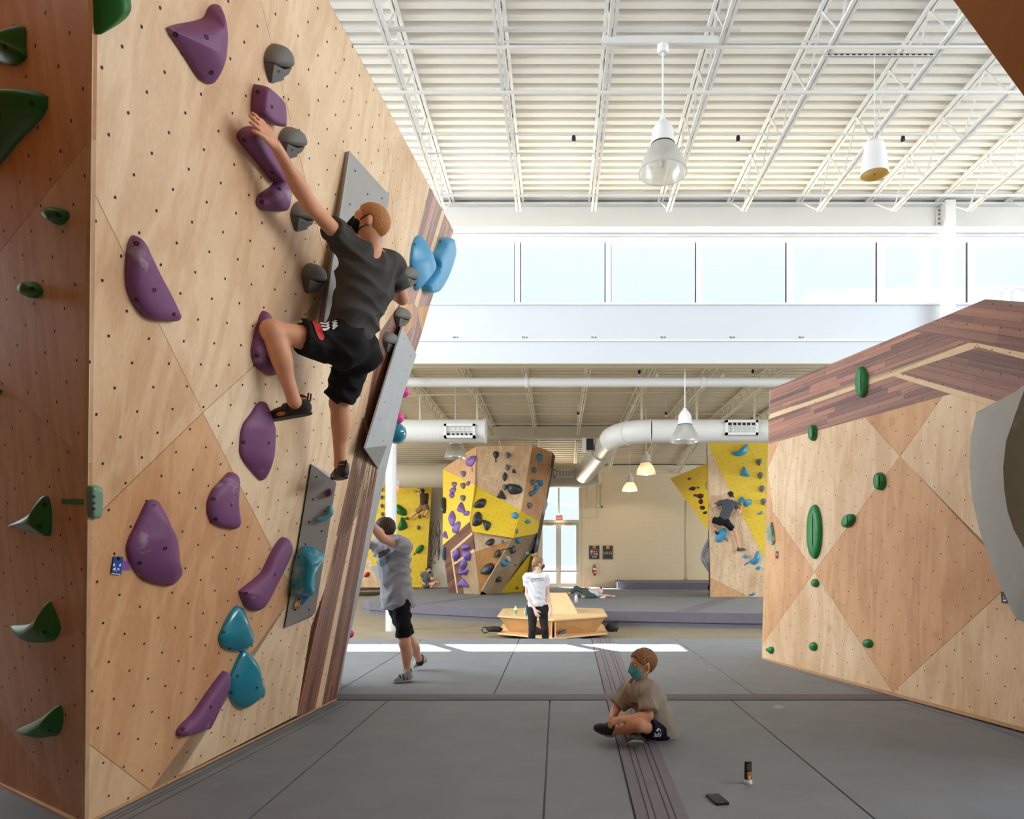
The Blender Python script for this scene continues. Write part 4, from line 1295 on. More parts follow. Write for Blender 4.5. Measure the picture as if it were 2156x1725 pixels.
# purple route, main face
hold('big purple horned hold near the top of the tall wall', PA, c1((1345, 25), (1367, 60), (1385, 190), (1390, 280), (1370, 380), (1338, 490), (1308, 525), (1270, 515), (1230, 480), (1140, 340), (1045, 195), (1052, 168), (1110, 150), (1215, 130), (1275, 105), (1305, 45)), .085, purple, c1((1290, 170), (1290, 330)), SLOPE, c1((1098, 216), (1293, 233), (1324, 455)))
hold('purple diamond hold just above the climber\'s reaching hand', PA, c4((242, -8), (275, 5), (410, 130), (435, 200), (440, 360), (425, 375), (330, 345), (228, 270), (215, 170), (225, 60)), .08, purple, c4((330, 120), (345, 250)), FLAT, c4((280, 62), (416, 203)))
hold('long purple hold under the climber\'s reaching hand', PA, c4((82, 470), (115, 415), (190, 383), (255, 400), (335, 480), (420, 640), (440, 740), (440, 860), (425, 905), (400, 895), (300, 770), (150, 590), (95, 520)), .08, purple, c4((210, 480), (380, 760)), FLAT, c4((156, 518), (411, 824)))
hold('small purple boot-shaped hold beside the climber\'s forearm', PA, c4((470, 770), (515, 790), (545, 900), (545, 1000), (520, 1150), (490, 1190), (330, 1180), (275, 1140), (262, 1090), (290, 1030), (400, 950), (440, 880), (455, 800)), .065, purple, c4((470, 1000), (400, 1080)), DOME, c4((484, 980), (324, 1100)))
hold('purple fin hold alone at mid height on the left', PA, [(280, 495), (288, 503), (300, 530), (322, 573), (345, 612), (366, 655), (370, 668), (362, 676), (325, 675), (300, 666), (280, 642), (266, 610), (262, 575), (265, 530), (272, 503)], .065, purple, ((290, 560), (325, 640)), DOME, [(287, 513), (325, 610.5), (287, 632.5), (366, 662)])
hold('purple hold half hidden behind the climber\'s bent knee', PA, c2((1645, 250), (1670, 280), (1690, 420), (1715, 590), (1710, 640), (1690, 655), (1640, 635), (1590, 590), (1568, 500), (1590, 400), (1620, 290)), .06, purple, c2((1640, 400), (1650, 560)), DOME, c2((1604, 531),))
hold('chalky purple hold under the climber\'s left toe', PA, c2((1640, 820), (1660, 835), (1680, 920), (1700, 980), (1703, 1080), (1690, 1170), (1665, 1270), (1640, 1308), (1610, 1300), (1510, 1175), (1498, 1080), (1515, 970), (1570, 890), (1610, 830)), .075, purple, c2((1640, 980), (1630, 1150)), SLOPE, c2((1683, 1080), (1525, 1075)))
hold('purple sail-shaped hold left of the small grey volume', PA, c2((1450, 1262), (1468, 1280), (1465, 1350), (1460, 1450), (1477, 1580), (1460, 1615), (1420, 1615), (1340, 1590), (1300, 1540), (1292, 1460), (1320, 1380), (1380, 1310), (1420, 1268)), .06, purple, c2((1415, 1400), (1420, 1500)), DOME, c2((1448, 1468), (1338, 1430), (1350, 1557)))
hold('largest purple hold, chalk-dusted, beside the blue tag', PA, [(319, 1052), (328, 1057), (340, 1088), (361, 1121), (368, 1150), (371, 1182), (377, 1205), (373, 1216), (358, 1231), (343, 1233), (313, 1226), (292, 1214), (272, 1185), (264.6, 1158), (269, 1135), (280, 1112), (296, 1078), (307, 1057)], .095, purple, ((325, 1120), (330, 1170)), SLOPE, [(348, 1155), (324, 1065), (294, 1186)])
hold('bent purple hold above the pair of teal holds', PA, [(597, 1131), (603.6, 1145), (603.6, 1162), (585, 1205), (555, 1266), (541, 1283), (528, 1285.6), (514, 1276), (502.7, 1249), (508, 1239), (538, 1215), (551, 1200), (568, 1165), (585, 1138)], .07, purple, ((588, 1160), (535, 1250)), DOME, [(579, 1210), (518, 1249)])
hold('lowest purple crescent hold near the floor', PA, c3((1405, 798), (1413, 815), (1405, 880), (1360, 1000), (1300, 1145), (1270, 1165), (1130, 1203), (1105, 1200), (1100, 1175), (1130, 1130), (1200, 1060), (1290, 930), (1380, 810)), .06, purple, c3((1370, 900), (1180, 1140)), DOME, c3((1320, 1024), (1145, 1162)))
# teal pair
hold('upper teal glossy teardrop hold of the low pair', PA, c3((1485, 388), (1510, 405), (1525, 450), (1560, 530), (1568, 590), (1550, 640), (1520, 668), (1450, 672), (1390, 650), (1368, 610), (1372, 560), (1420, 460), (1460, 400)), .085, teal, c3((1480, 540), (1500, 590)), SLOPE, c3((1400, 555), (1437, 658)))
hold('lower teal glossy bulging hold of the low pair', PA, c3((1520, 668), (1555, 685), (1580, 720), (1600, 800), (1638, 860), (1640, 930), (1620, 975), (1570, 990), (1530, 1028), (1495, 1034), (1450, 1000), (1425, 930), (1428, 850), (1460, 770), (1500, 685)), .095, teal, c3((1545, 800), (1560, 920)), SLOPE, c3((1485, 828), (1608, 902), (1447, 932)))
# on the low grey volume: its front facet as a plane
PV3 = Plane(v3[4], v3[7], v3[6])
hold('large teal faceted hold on the low grey volume above the orange tag', PV3, c3((1895, 17), (1960, 25), (2030, 65), (2032, 90), (1985, 170), (1975, 260), (1970, 295), (1940, 325), (1830, 325), (1818, 260), (1835, 150), (1860, 60)), .11, plain('hold_teal_chalky', (30, 142, 164), 0.25, coat=.4, dust=(0.6, 6, 0.55)), c3((1945, 120), (1930, 240)), SLOPE, c3((1870, 84), (1840, 265)))
hold('small curved chalky teal hold on the low grey volume', PV3, c6((355, 320), (375, 345), (370, 385), (330, 415), (290, 428), (258, 420), (262, 395), (320, 380), (335, 340)), .05, plain('hold_teal_dusty', (86, 150, 164), 0.5), c6((350, 370), (290, 410)), DOME)
hold('small round purple foothold on the low grey volume', PV3, c6((322, 245), (330, 222), (350, 212), (370, 222), (372, 240), (355, 258), (335, 266)), .05, plain('hold_magenta_dark', (112, 40, 104), 0.5), None, DOME, c6((350, 237),))
# upper blue
hold('sunlit sky-blue bulb hold high on the right of the tall wall', PC, cU((420, 502), (445, 505), (470, 560), (520, 640), (550, 720), (545, 800), (480, 910), (415, 990), (395, 985), (380, 900), (360, 800), (355, 720), (370, 600), (395, 530)), .12, blue_h, cU((450, 700), (460, 780)), SLOPE, cU((400, 580), (405, 945)))
hold('two-toned blue hold at the very edge of the tall wall', PC, cU((650, 518), (690, 520), (700, 580), (705, 640), (690, 720), (640, 860), (580, 960), (530, 1005), (475, 1010), (465, 950), (480, 910), (550, 800), (555, 680), (600, 600), (620, 540)), .10, blue_h, cU((650, 620), (540, 940)), FLAT, cU((632, 555),))
hold('sliver of a blue hold peeping past the climber\'s shoulder', PB, cU((228, 765), (245, 780), (258, 850), (250, 895), (238, 870), (205, 850), (205, 790)), .05, blue_h)

# grey jugs with a cut foot, one shape
JUG = [(0, .42), (.06, .2), (.25, .03), (.5, -.02), (.78, .08), (.97, .3), (1, .5), (.9, .58), (.68, .58), (.4, .54), (.15, .5)]
FOOT = [(0, .44), (.3, .52), (.62, .6), (.95, .55), (.9, .74), (.72, .84), (.76, .92), (.36, 1.0), (.22, .97), (.1, .74)]
def jug(label, pl, x0, y0, x1, y1, mat, h=.075):
    w, hh = x1 - x0, y1 - y0
    o = hold(label, pl, [(x0 + a * w, y0 + b * hh) for a, b in JUG], h, mat, (x0 + .55 * w, y0 + .32 * hh), DOME, group='grey jug holds on the tall wall')
    ft = [pl.hit(x0 + a * w, y0 + b * hh) for a, b in FOOT]
    c = sum(ft, Vector()) / len(ft)
    top = [pl.hit(x0 + a * w, y0 + b * hh) * .9 + c * .1 + pl.n * (h * .9 * (1.2 - b)) for a, b in FOOT]
    n = len(ft); m = MB(); m.add(ft + top, [tuple(range(n, 2 * n))] + [(i, (i + 1) % n, (i + 1) % n + n, i + n) for i in range(n)])
    m.build('cut_foot', plain('hold_grey_smooth', (100, 98, 95), 0.5), o)
    q = pl.hit(x0 + .66 * w, y0 + .66 * hh, h * .5)
    MB().lathe([(.011, -.02), (.011, .002), (.006, .002), (.005, -.004), (0, -.004)], q, 10, pl.n).build('bolt', bolt_dark, o)
    return o
jug('grey jug hold at the top, right of the big purple horned hold', PA, 555, 93, 603, 176, grey_h)
jug('grey jug hold just right of the climber\'s wrist', PA, 585, 268, 631, 336, grey_h)
jug('grey jug hold partly behind the climber\'s elbow', PA, 611, 425, 652, 488, grey_h)
jug('grey jug hold above the climber\'s bent knee', PA, 634, 555, 675, 618, grey_h)
jug('sunlit pale grey jug hold touching the sky-blue bulb', PC, 847, 562, 874, 607, grey_h, .06)
jug('grey jug hold under the climber\'s right elbow', PC, 831, 648, 858, 690, grey_h, .06)
jug('grey jug hold on the walnut band beside the long pale volume', PB, 806, 700, 832, 744, grey_h, .06)

# greens on the shaded face
hold('green hold cut off by the top edge of view', PA, c1((590, -160), (740, -150), (772, -20), (775, 60), (740, 130), (620, 205), (600, 212), (588, 195), (583, 60)), .09, green_h, c1((650, 20),), SLOPE)
hold('green wedge hold at the upper left edge of view', PF, c1((150, 168), (165, 200), (165, 310), (172, 350), (150, 385), (90, 412), (30, 400), (-40, 370), (-50, 280), (50, 220), (110, 185)), .07, green_h, c1((90, 290),), SLOPE, c1((34, 292),))
hold('large green ledge hold on the shaded face', PF, c1((-60, 640), (20, 600), (120, 580), (250, 580), (292, 605), (300, 650), (290, 700), (230, 780), (130, 880), (10, 1020), (-60, 1080)), .10, green_h, c1((180, 640), (40, 760)), SLOPE, c1((200, 648),))
hold('small green pebble hold higher on the shaded face', PF, c1((315, 1350), (350, 1310), (400, 1312), (430, 1330), (432, 1370), (385, 1412), (345, 1395)), .05, green_h, None, DOME, c1((366, 1346),))
hold('small round green hold at mid height of the shaded face', PF, c2((165, 110), (190, 78), (230, 75), (265, 110), (270, 140), (240, 168), (205, 172), (170, 150)), .05, green_h, None, DOME, c2((200, 112),))
hold('green pointed hold level with the green tape', PF, c2((65, 1600), (180, 1540), (245, 1480), (280, 1415), (305, 1418), (322, 1480), (325, 1560), (318, 1655), (290, 1662), (210, 1640), (100, 1610)), .06, green_h, c2((270, 1570),), SLOPE, c2((247, 1604), (281, 1465)))
hold('green curved hold second lowest on the shaded face', PF, c3((85, 520), (100, 510), (200, 500), (250, 460), (310, 368), (330, 385), (375, 490), (378, 540), (355, 590), (310, 615), (190, 612), (120, 570)), .06, green_h, c3((300, 520), (230, 560)), SLOPE, c3((280, 556),))
hold('lowest green hold on the shaded face', PF, c3((120, 1170), (130, 1155), (240, 1105), (310, 1060), (375, 1012), (390, 1030), (398, 1080), (395, 1130), (370, 1195), (330, 1205), (250, 1212), (150, 1185)), .06, green_h, c3((330, 1130), (260, 1170)), SLOPE, c3((313, 1170),))
hold('pale see-through green grip on the wall corner at the end of the tape', PA, c2((548, 1355), (570, 1342), (600, 1345), (612, 1370), (612, 1500), (600, 1545), (575, 1550), (550, 1535), (542, 1440)), .03, plain('hold_clear_green', (120, 150, 126), 0.25), None, FLAT, c2((587, 1416), (587, 1456), (586, 1492)), br=.006)
hold('tiny green hold at the left edge of view', PF, [(-8, 818), (2, 820), (4, 826), (0, 831), (-8, 830)], .02, green_h)

def tape(label, pl, pts, mat, off=.0015, t=.0008):
    o = MB().prism([pl.hit(x, y, off) for x, y in pts], pl.n * t).build('marking_tape', mat)
    return tag(o, label, 'tape')
tape('green tape strip on the shaded face pointing to the corner grip', PF, c2((385, 1428), (532, 1432), (534, 1466), (386, 1462)), plain('tape_green', (36, 138, 56), 0.6))
tape('violet tape between the blue tag and the largest purple hold', PA, c3((765, 106), (800, 106), (815, 168), (757, 168)), plain('tape_violet', (140, 84, 160), 0.6))
tape('blue tape leading from the teal hold to the orange tag', PV3, c3((1880, 345), (1900, 325), (1950, 318), (1890, 388), (1880, 380)), plain('tape_blue', (36, 110, 190), 0.6))

def tagcard(label, pl, pts, rgb, marks=(), off=.004, hole=None):
    q = [pl.hit(x, y, off) for x, y in pts]
    r = empty('route_tag', sum(q, Vector()) / len(q)); tag(r, label, 'route tag')
    MB().prism(q, pl.n * .004).build('card', plain('tag_%d_%d_%d' % rgb, rgb, 0.45), r)
    for g, c in marks:
        MB().prism([pl.hit(x, y, off + .0042) for x, y in g], pl.n * .0006).build('printed_mark', plain('mark_%d_%d_%d' % c, c, 0.5), r)
    if hole:
        MB().lathe([(.008, 0), (.008, .004), (0, .005)], pl.hit(*hole, off + .004), 10, pl.n).build('screw', bolt_dark, r)
    return r
W = (225, 232, 240)
tagcard('blue tag card with a white animal-face icon beside the largest purple hold', PA, c3((710, 80), (768, 82), (752, 196), (693, 190)), (20, 74, 150),
    [(c3((708, 128), (716, 122), (722, 136), (708, 142)), W), (c3((745, 132), (758, 124), (756, 142), (746, 144)), W), (c3((707, 158), (722, 148), (726, 158), (716, 168), (707, 166)), W), (c3((734, 150), (748, 158), (746, 168), (736, 166)), W), (c3((722, 168), (732, 168), (727, 175)), W), (c3((697, 184), (752, 190), (751, 195), (694, 189)), W)], hole=c3((741, 92))[0])
tagcard('orange tag card under the large teal hold', PV3, c3((1855, 338), (1890, 342), (1872, 412), (1836, 408)), (186, 128, 40),
    [(c3((1860, 366), (1866, 366), (1862, 384), (1856, 384)), W), (c3((1846, 380), (1852, 376), (1858, 392), (1852, 394)), W), (c3((1868, 384), (1878, 378), (1876, 386), (1868, 392)), W)], hole=c3((1871, 349))[0])

# pink and teal holds on the end face, seen edge-on
PEND = Plane(end_edge[0], back[0], end_edge[1])
def knob(label, c, d, r, h, mat):
    c, d = Vector(c), Vector(d).normalized()
    o = MB().lathe([(r, -.01), (r, h * .25), (r * .92, h * .55), (r * .7, h * .85), (r * .35, h), (0, h)], c, 14, d).build('climbing_hold', mat)
    autosmooth(o, 60)
    return tag(o, label, 'hold')
for lb, px, py, Y, r in (('pink knob hold on the wall end beside the standing man\'s chest', 758, 1165, 6.55, .055), ('pink knob hold on the wall end at the standing man\'s shins', 731, 1336, 6.5, .055), ('pink knob hold high on the wall end behind the long pale volume', 848, 826, 6.5, .07),
                         ('pink knob hold on the wall end above the white duct', 836, 880, 6.5, .075), ('small pink knob hold just under the long pale volume', 806, 957, 6.4, .05)):
    knob(lb, P(px - 3, py, Y), (.95, .05, .1), r * .8, .075, pink_h)
knob('long teal hold on the wall end beside the white duct', P(832, 912, 6.5), (.9, .05, -.2), .1, .10, teal)

# right wall ovals
def ell(cx, cy, w, h, a=0, n=12):
    a = math.radians(a)
    return [(cx + math.cos(t) * w / 2 * math.cos(a) - math.sin(t) * h / 2 * math.sin(a), cy + math.cos(t) * w / 2 * math.sin(a) + math.sin(t) * h / 2 * math.cos(a)) for t in [2 * math.pi * k / n for k in range(n)]]
def slotted(label, cx, cy, w, h, a=0, hh=.06, slot=True):
    o = hold(label, PRW, ell(cx, cy, w, h, a), hh, green_r, ((cx, cy - h * .22), (cx, cy + h * .22)), DOME, [(cx + w * .05, cy + h * .04)], br=.008)
    if slot:
        bv = BVHTree.FromPolygons([tuple(v.co) for v in o.data.vertices], [tuple(p.vertices) for p in o.data.polygons])
        m = MB(); pts = []
        for k in range(9):
            og, dr = ray(cx - w * .2, cy - h * .33 + h * .62 * k / 8)
            loc, nr, _, _ = bv.ray_cast(og, dr)
            if loc: pts.append(loc)
        if len(pts) > 3:
            m.tube(pts, [.002] + [.006] * (len(pts) - 2) + [.002], 6).build('slot', plain('slot_dark', (16, 50, 28), 0.6), o)
    return o
slotted('slotted green oval hold on the walnut band of the right wall', 1817, 805, 23, 66)
slotted('small green oval hold at the left end of the walnut band', 1714, 912, 14, 34)
slotted('green oval hold beside the upper diamond crossing on the right wall', 1855, 1014, 22, 38)
slotted('long upright green surfboard hold on the right wall', 1717, 1120, 30, 115)
slotted('tilted small green oval hold right of the long surfboard hold', 1789, 1097, 21, 33, 38)
for lb, cx, cy, w, h in (('small green round hold just below the lower diamond crossing', 1718, 1228, 14, 18), ('small green round hold low in the middle of the right wall', 1714, 1361.5, 14, 19), ('small green round hold on the dark diamond\'s lower edge', 1829, 1355, 18, 19)):
    hold(lb, PRW, ell(cx, cy, w, h), .045, green_r, None, DOME, [(cx - w * .15, cy)], br=.007)
hold('small green horned hold at the lower left corner of the right wall', PRW, cr(3.4505, 1590, 1060, [(84, 1060), (105, 1050), (120, 1040), (134, 1050), (137, 1075), (122, 1094), (108, 1085)]), .045, green_r, None, DOME)
hold('chalk-white tipped green leaf hold above the red tag', PRW, cr(3.4505, 1590, 1060, [(125, 135), (132, 165), (146, 250), (144, 290), (125, 304), (106, 280), (94, 220), (105, 170)]), .05, plain('hold_green_chalked', (120, 156, 130), 0.5, dust=(0.9, 9, 0.5)), None, DOME)
tape('light green tape under the leaf hold on the right wall', PRW, cr(3.4505, 1590, 1060, [(130, 305), (140, 303), (156, 346), (148, 348)]), plain('tape_lime', (110, 220, 120), 0.6))
tagcard('red tag card under the leaf hold on the right wall', PRW, cr(3.4505, 1590, 1060, [(150, 348), (167, 348), (165, 402), (149, 402)]), (140, 26, 30), [(cr(3.4505, 1590, 1060, [(154, 366), (163, 366), (159, 384)]), W)])
tagcard('black tag card with a white icon beside the huge grey volume', PRW, cr(3.4505, 1590, 1060, [(1787, 642), (1832, 650), (1836, 726), (1792, 724)]), (22, 22, 24), [(cr(3.4505, 1590, 1060, [(1800, 682), (1806, 678), (1808, 688), (1802, 690)]), W), (cr(3.4505, 1590, 1060, [(1798, 700), (1826, 700), (1822, 712), (1804, 712)]), W)])

# ---- far holds
KIND = {'oval': ell(0, 0, 1, 1, 0, 10),
        'kite': [(0, -.5), (.42, -.12), (.28, .28), (-.05, .5), (-.45, .05)],
        'tri': [(-.12, -.5), (.1, -.42), (.5, .4), (.3, .5), (-.5, .3), (-.45, .1)],
        'shield': [(-.45, -.35), (0, -.5), (.45, -.35), (.48, .05), (.05, .5), (-.42, .2)],
        'drop': [(-.5, -.15), (-.25, -.48), (.25, -.5), (.5, -.15), (.35, .2), (.05, .5), (-.1, .48), (-.38, .2)],
        'slab': [(-.5, .25), (-.15, -.35), (.3, -.5), (.5, -.2), (.3, .4), (-.1, .5), (-.4, .45)],
        'bean': [(-.5, .1), (-.3, -.45), (0, -.2), (.35, -.5), (.5, -.2), (.3, .45), (-.1, .3), (-.35, .5)],
        'boom': [(-.5, .2), (-.1, .05), (.15, -.25), (.45, -.5), (.5, .0), (.25, .4), (-.2, .5)],
        'fan': [(-.5, -.4), (.1, -.5), (.5, -.3), (.4, .45), (.1, .5), (-.2, .1)]}
def far(label, pl, cx, cy, w, h, kind, mat, hh=.12, ang=0, group=None, bolt=False):
    a = math.radians(ang)
    k = [(x * w, y * h) for x, y in KIND[kind]]
    pts = [(cx + x * math.cos(a) - y * math.sin(a), cy + x * math.sin(a) + y * math.cos(a)) for x, y in k]
    return hold(label, pl, pts, hh, mat, None, DOME if kind in ('oval', 'drop') else SLOPE, [(cx, cy)] if bolt else (), group=group, nsm=3, br=.02)
def ft(pl, lst, mat, sc, ox, oy):
    for x, y, w, h, kind, ang, lb in lst:
        far(lb, pl, ox + x / sc, oy + y / sc, w / sc, h / sc, kind, mat, .05 + .0012 * min(w, h), ang)
S2, X2, Y2 = 4.93, 900, 920
ft(T_L, [(455, 250, 85, 125, 'slab', 20, 'purple hold at the top left of the far tower'), (282, 497, 50, 55, 'shield', 0, 'uppermost of three stacked violet holds on the far tower'), (268, 555, 60, 60, 'slab', 0, 'middle of three stacked violet holds on the far tower'),
         (258, 608, 55, 65, 'kite', 10, 'lowest of three stacked violet holds on the far tower'), (428, 485, 35, 55, 'kite', 20, 'small violet hold at the wood edge of the tower\'s left face'), (260, 850, 80, 165, 'kite', 0, 'tall violet kite hold on the tower\'s yellow left face'),
         (360, 740, 80, 115, 'tri', 0, 'violet hooked hold on the tower\'s yellow left face'), (410, 795, 60, 50, 'slab', 0, 'small violet hold right under the hooked one on the tower'), (305, 940, 70, 130, 'slab', 10, 'violet slanted hold just above the walnut on the tower'), (190, 1020, 50, 75, 'tri', 0, 'small violet wedge at the tower\'s left edge')], purple_far, S2, X2, Y2)
ft(T_L2, [(395, 1140, 70, 80, 'slab', 60, 'violet hold at the top of the walnut part of the tower'), (300, 1225, 85, 130, 'kite', 0, 'left violet petal hold of the walnut cluster on the tower'), (408, 1235, 90, 95, 'fan', 0, 'right violet petal hold of the walnut cluster on the tower'),
          (378, 1320, 80, 120, 'kite', 0, 'lower violet petal hold of the walnut cluster on the tower'), (375, 1400, 100, 70, 'bean', 10, 'violet curved hold under the petal cluster on the tower'), (370, 1515, 120, 85, 'tri', 0, 'lowest violet hold at the tower\'s foot')], purple_far, S2, X2, Y2)
ft(T_M, [(710, 188, 60, 75, 'shield', 0, 'black hold with a tape tail at the tower\'s top'), (803, 415, 58, 95, 'kite', 0, 'black diamond hold on the tower\'s wood front'), (898, 357, 42, 45, 'tri', 0, 'smallest black hold on the tower\'s wood front'),
         (905, 540, 130, 145, 'slab', 70, 'big glossy black hold right of centre on the tower'), (770, 605, 95, 90, 'tri', 0, 'black triangular hold on the tower\'s wood and yellow line'), (545, 692, 130, 100, 'slab', 0, 'chalky black hold on the tower\'s left yellow front'),
         (512, 855, 120, 140, 'slab', -15, 'tall black slab hold on the tower\'s yellow front'), (605, 918, 100, 95, 'fan', 20, 'black blocky hold beside the tall slab on the tower')], black_h, S2, X2, Y2)
ft(T_M2, [(650, 1090, 85, 80, 'slab', 20, 'black hold under the yellow band of the tower'), (725, 1212, 75, 75, 'slab', -10, 'black hold at the left end of the tower\'s tape line'), (622, 1370, 145, 115, 'slab', 0, 'broad black hold low on the orange part of the tower')], black_h, S2, X2, Y2)
ft(T_R2, [(882, 1170, 65, 90, 'kite', 20, 'black hold at the right end of the tower\'s tape line'), (735, 1478, 60, 55, 'slab', 0, 'lowest small black hold on the tower'), (852, 1033, 50, 35, 'slab', 0, 'small black hold at the lower tip of the yellow band')], black_h, S2, X2, Y2)
hold('large upright black hold wrapping the tower\'s left edge', T_L, cr(S2, X2, Y2, [(160, 640), (176, 630), (192, 645), (195, 720), (190, 785), (176, 795), (162, 780)]), .16, black_h)
hold('blue-grey hold on the tower\'s left edge beside the walnut', T_L2, cr(S2, X2, Y2, [(160, 1130), (185, 1150), (188, 1265), (172, 1275), (162, 1200)]), .10, plain('hold_bluegrey', (96, 112, 128), 0.5))
GG = 'slate teardrop holds on the far tower'
for i, (x, y, w, h) in enumerate(((833, 198, 50, 62), (830, 325, 50, 60), (800, 528, 48, 60))):
    far('slate teardrop hold on the tower\'s wood front, %s from the top' % nth(i), T_M, X2 + x / S2, Y2 + y / S2, w / S2, h / S2, 'drop', grey_far, .12, group=GG)
for i, (x, y, w, h) in enumerate(((380, 388, 42, 58), (378, 512, 40, 60), (378, 640, 38, 60))):
    far('slate teardrop hold on the tower\'s left face, %s from the top' % nth(i), T_L, X2 + x / S2, Y2 + y / S2, w / S2, h / S2, 'drop', grey_far, .12, group=GG)
for i, (x, y, w, h) in enumerate(((1098, 347, 35, 60), (1085, 472, 38, 55), (1068, 592, 38, 55), (1053, 715, 38, 60))):
    far('slate teardrop hold on the tower\'s right face, %s from the top' % nth(i), T_R, X2 + x / S2, Y2 + y / S2, w / S2, h / S2, 'drop', grey_far, .12, group=GG)
far('slate teardrop hold on the tower\'s yellow right corner', T_M, X2 + 923 / S2, Y2 + 985 / S2, 42 / S2, 55 / S2, 'drop', grey_far, .12, group=GG)
ft(T_R, [(1160, 215, 60, 75, 'shield', 0, 'blue hold with a tape tail at the tower\'s top right'), (1160, 482, 65, 70, 'fan', 0, 'uppermost of three joined blue holds on the tower'), (1128, 527, 45, 50, 'oval', 0, 'middle of three joined blue holds on the tower'),
         (1108, 570, 40, 45, 'oval', 0, 'lowest of three joined blue holds on the tower'), (1035, 880, 45, 45, 'oval', 0, 'small blue ball hold on the tower\'s yellow right face')], blue_h, S2, X2, Y2)
ft(T_M, [(910, 820, 70, 70, 'oval', 0, 'round blue hold on the tower\'s yellow front')], blue_h, S2, X2, Y2)
ft(T_M2, [(775, 1083, 30, 28, 'oval', 0, 'tiny blue hold under the tower\'s yellow band')], blue_h, S2, X2, Y2)
ft(T_R2, [(938, 1075, 42, 60, 'oval', 0, 'chalky blue hold below the tower\'s yellow corner'), (795, 1310, 60, 55, 'oval', 0, 'blue ball hold above the broad black one on the tower'), (1112, 1090, 45, 55, 'shield', 0, 'blue hold on the wedge volume behind the woman')], blue_h, S2, X2, Y2)
ft(T_R2, [(832, 1265, 42, 55, 'oval', 0, 'white ball hold beside the low blue one on the tower'), (1035, 1205, 40, 35, 'slab', 0, 'pale pink hold on the wedge volume of the tower')], plain('hold_white', (214, 208, 214), 0.45), S2, X2, Y2)
ft(T_R2, [(1000, 1325, 65, 45, 'bean', -20, 'red hold low on the tower left of the woman'), (910, 1325, 14, 14, 'oval', 0, 'tiny red foothold low on the tower')], red_h, S2, X2, Y2)
ft(T_Y, [(928, 1565, 20, 28, 'slab', 0, 'small red tag-like hold on the tower\'s yellow foot')], red_h, S2, X2, Y2)
def tail(label, pl, a, b, w, mat):
    pa, pb = pl.hit(*a, .003), pl.hit(*b, .003)
    x = (pb - pa).cross(pl.n).normalized() * w
    o = MB().prism([pa - x, pa + x, pb + x, pb - x], pl.n * .004).build('marking_tape', mat)
    tag(o, label, 'tape')
tp = lambda x, y: (X2 + x / S2, Y2 + y / S2)
tail('black tape tail under the topmost black hold of the tower', T_M, tp(710, 220), tp(710, 265), .018, black_plastic)
tail('purple tape tail under the top left purple hold of the tower', T_L, tp(463, 310), tp(464, 365), .016, purple)
tail('blue tape tail under the top right blue hold of the tower', T_R, tp(1152, 250), tp(1146, 300), .016, blue_h)
tail('black tape joining two black holds low on the tower', T_R2, tp(760, 1178), tp(865, 1155), .018, black_plastic)
tail('lime tape under the slanting green hold on the far yellow wall', PY3, (877.5, 1161), (873, 1166.5), .03, plain('tape_lime', (110, 220, 120), 0.6))

# far right blue route
S4, X4, Y4 = 4.312, 1390, 900
ft(PW, [(722, 208, 150, 110, 'boom', 0, 'topmost blue boomerang hold on the far right wall'), (765, 405, 85, 90, 'tri', 0, 'blue wedge hold below the topmost one on the far right wall'), (767, 677, 120, 80, 'bean', 22, 'blue hold in the capped climber\'s right hand'),
        (553, 980, 80, 150, 'oval', 32, 'blue oval hold under the capped climber\'s left foot'), (855, 1185, 105, 120, 'boom', -10, 'big blue hooked hold below the capped climber'), (775, 1172, 40, 35, 'oval', 0, 'small blue nub left of the big hooked hold'),
        (888, 1275, 45, 35, 'slab', 0, 'small blue nub right below the big hooked hold'), (905, 775, 45, 38, 'boom', 0, 'small blue hook on the yellow beside the slate holds'), (830, 1512, 60, 35, 'boom', 0, 'lowest blue hold at the foot of the far right wall')], blue_h, S4, X4, Y4)
for i, (x, y) in enumerate(((898, 318), (910, 440), (922, 560), (937, 678))):
    far('slate teardrop hold on the far right yellow wall, %s from the top' % nth(i), PW, X4 + x / S4, Y4 + y / S4, 50 / S4, 60 / S4, 'drop', grey_far, .13, group='slate teardrop column on the far right wall', bolt=True)
tail('blue tape from the blue oval hold to a red tag', PW, (X4 + 572 / S4, Y4 + 1000 / S4), (X4 + 600 / S4, Y4 + 1018 / S4), .02, plain('tape_blue', (36, 110, 190), 0.6))
tail('blue tape left of the big hooked hold', PW, (X4 + 805 / S4, Y4 + 1225 / S4), (X4 + 762 / S4, Y4 + 1253 / S4), .02, plain('tape_blue', (36, 110, 190), 0.6))
tagcard('small red tag beside the blue oval hold', PW, cr(S4, X4, Y4, [(600, 1013), (617, 1013), (617, 1037), (600, 1037)]), (120, 24, 40), [(cr(S4, X4, Y4, [(604, 1019), (613, 1019), (613, 1030), (604, 1030)]), W)])
ft(PWG, [(292, 556, 60, 38, 'slab', 10, 'upper left maroon hold on the yellow wing'), (362, 622, 62, 50, 'slab', 30, 'largest maroon hold on the yellow wing'), (372, 675, 45, 48, 'kite', 0, 'maroon hold in the middle of the yellow wing column'), (388, 730, 38, 36, 'oval', 0, 'second lowest maroon hold on the yellow wing'), (410, 775, 35, 28, 'slab', 0, 'lowest maroon hold on the yellow wing')], maroon_h, S4, X4, Y4)
ft(PWG, [(265, 470, 26, 24, 'shield', 0, 'topmost teal chip on the yellow wing'), (346, 547, 24, 18, 'slab', 0, 'tiny teal chip on the yellow wing')], plain('hold_dark_teal', (56, 96, 100), 0.5), S4, X4, Y4)
ft(PWG, [(318, 617, 26, 24, 'slab', 0, 'small dark hold on the yellow wing')], black_h, S4, X4, Y4)
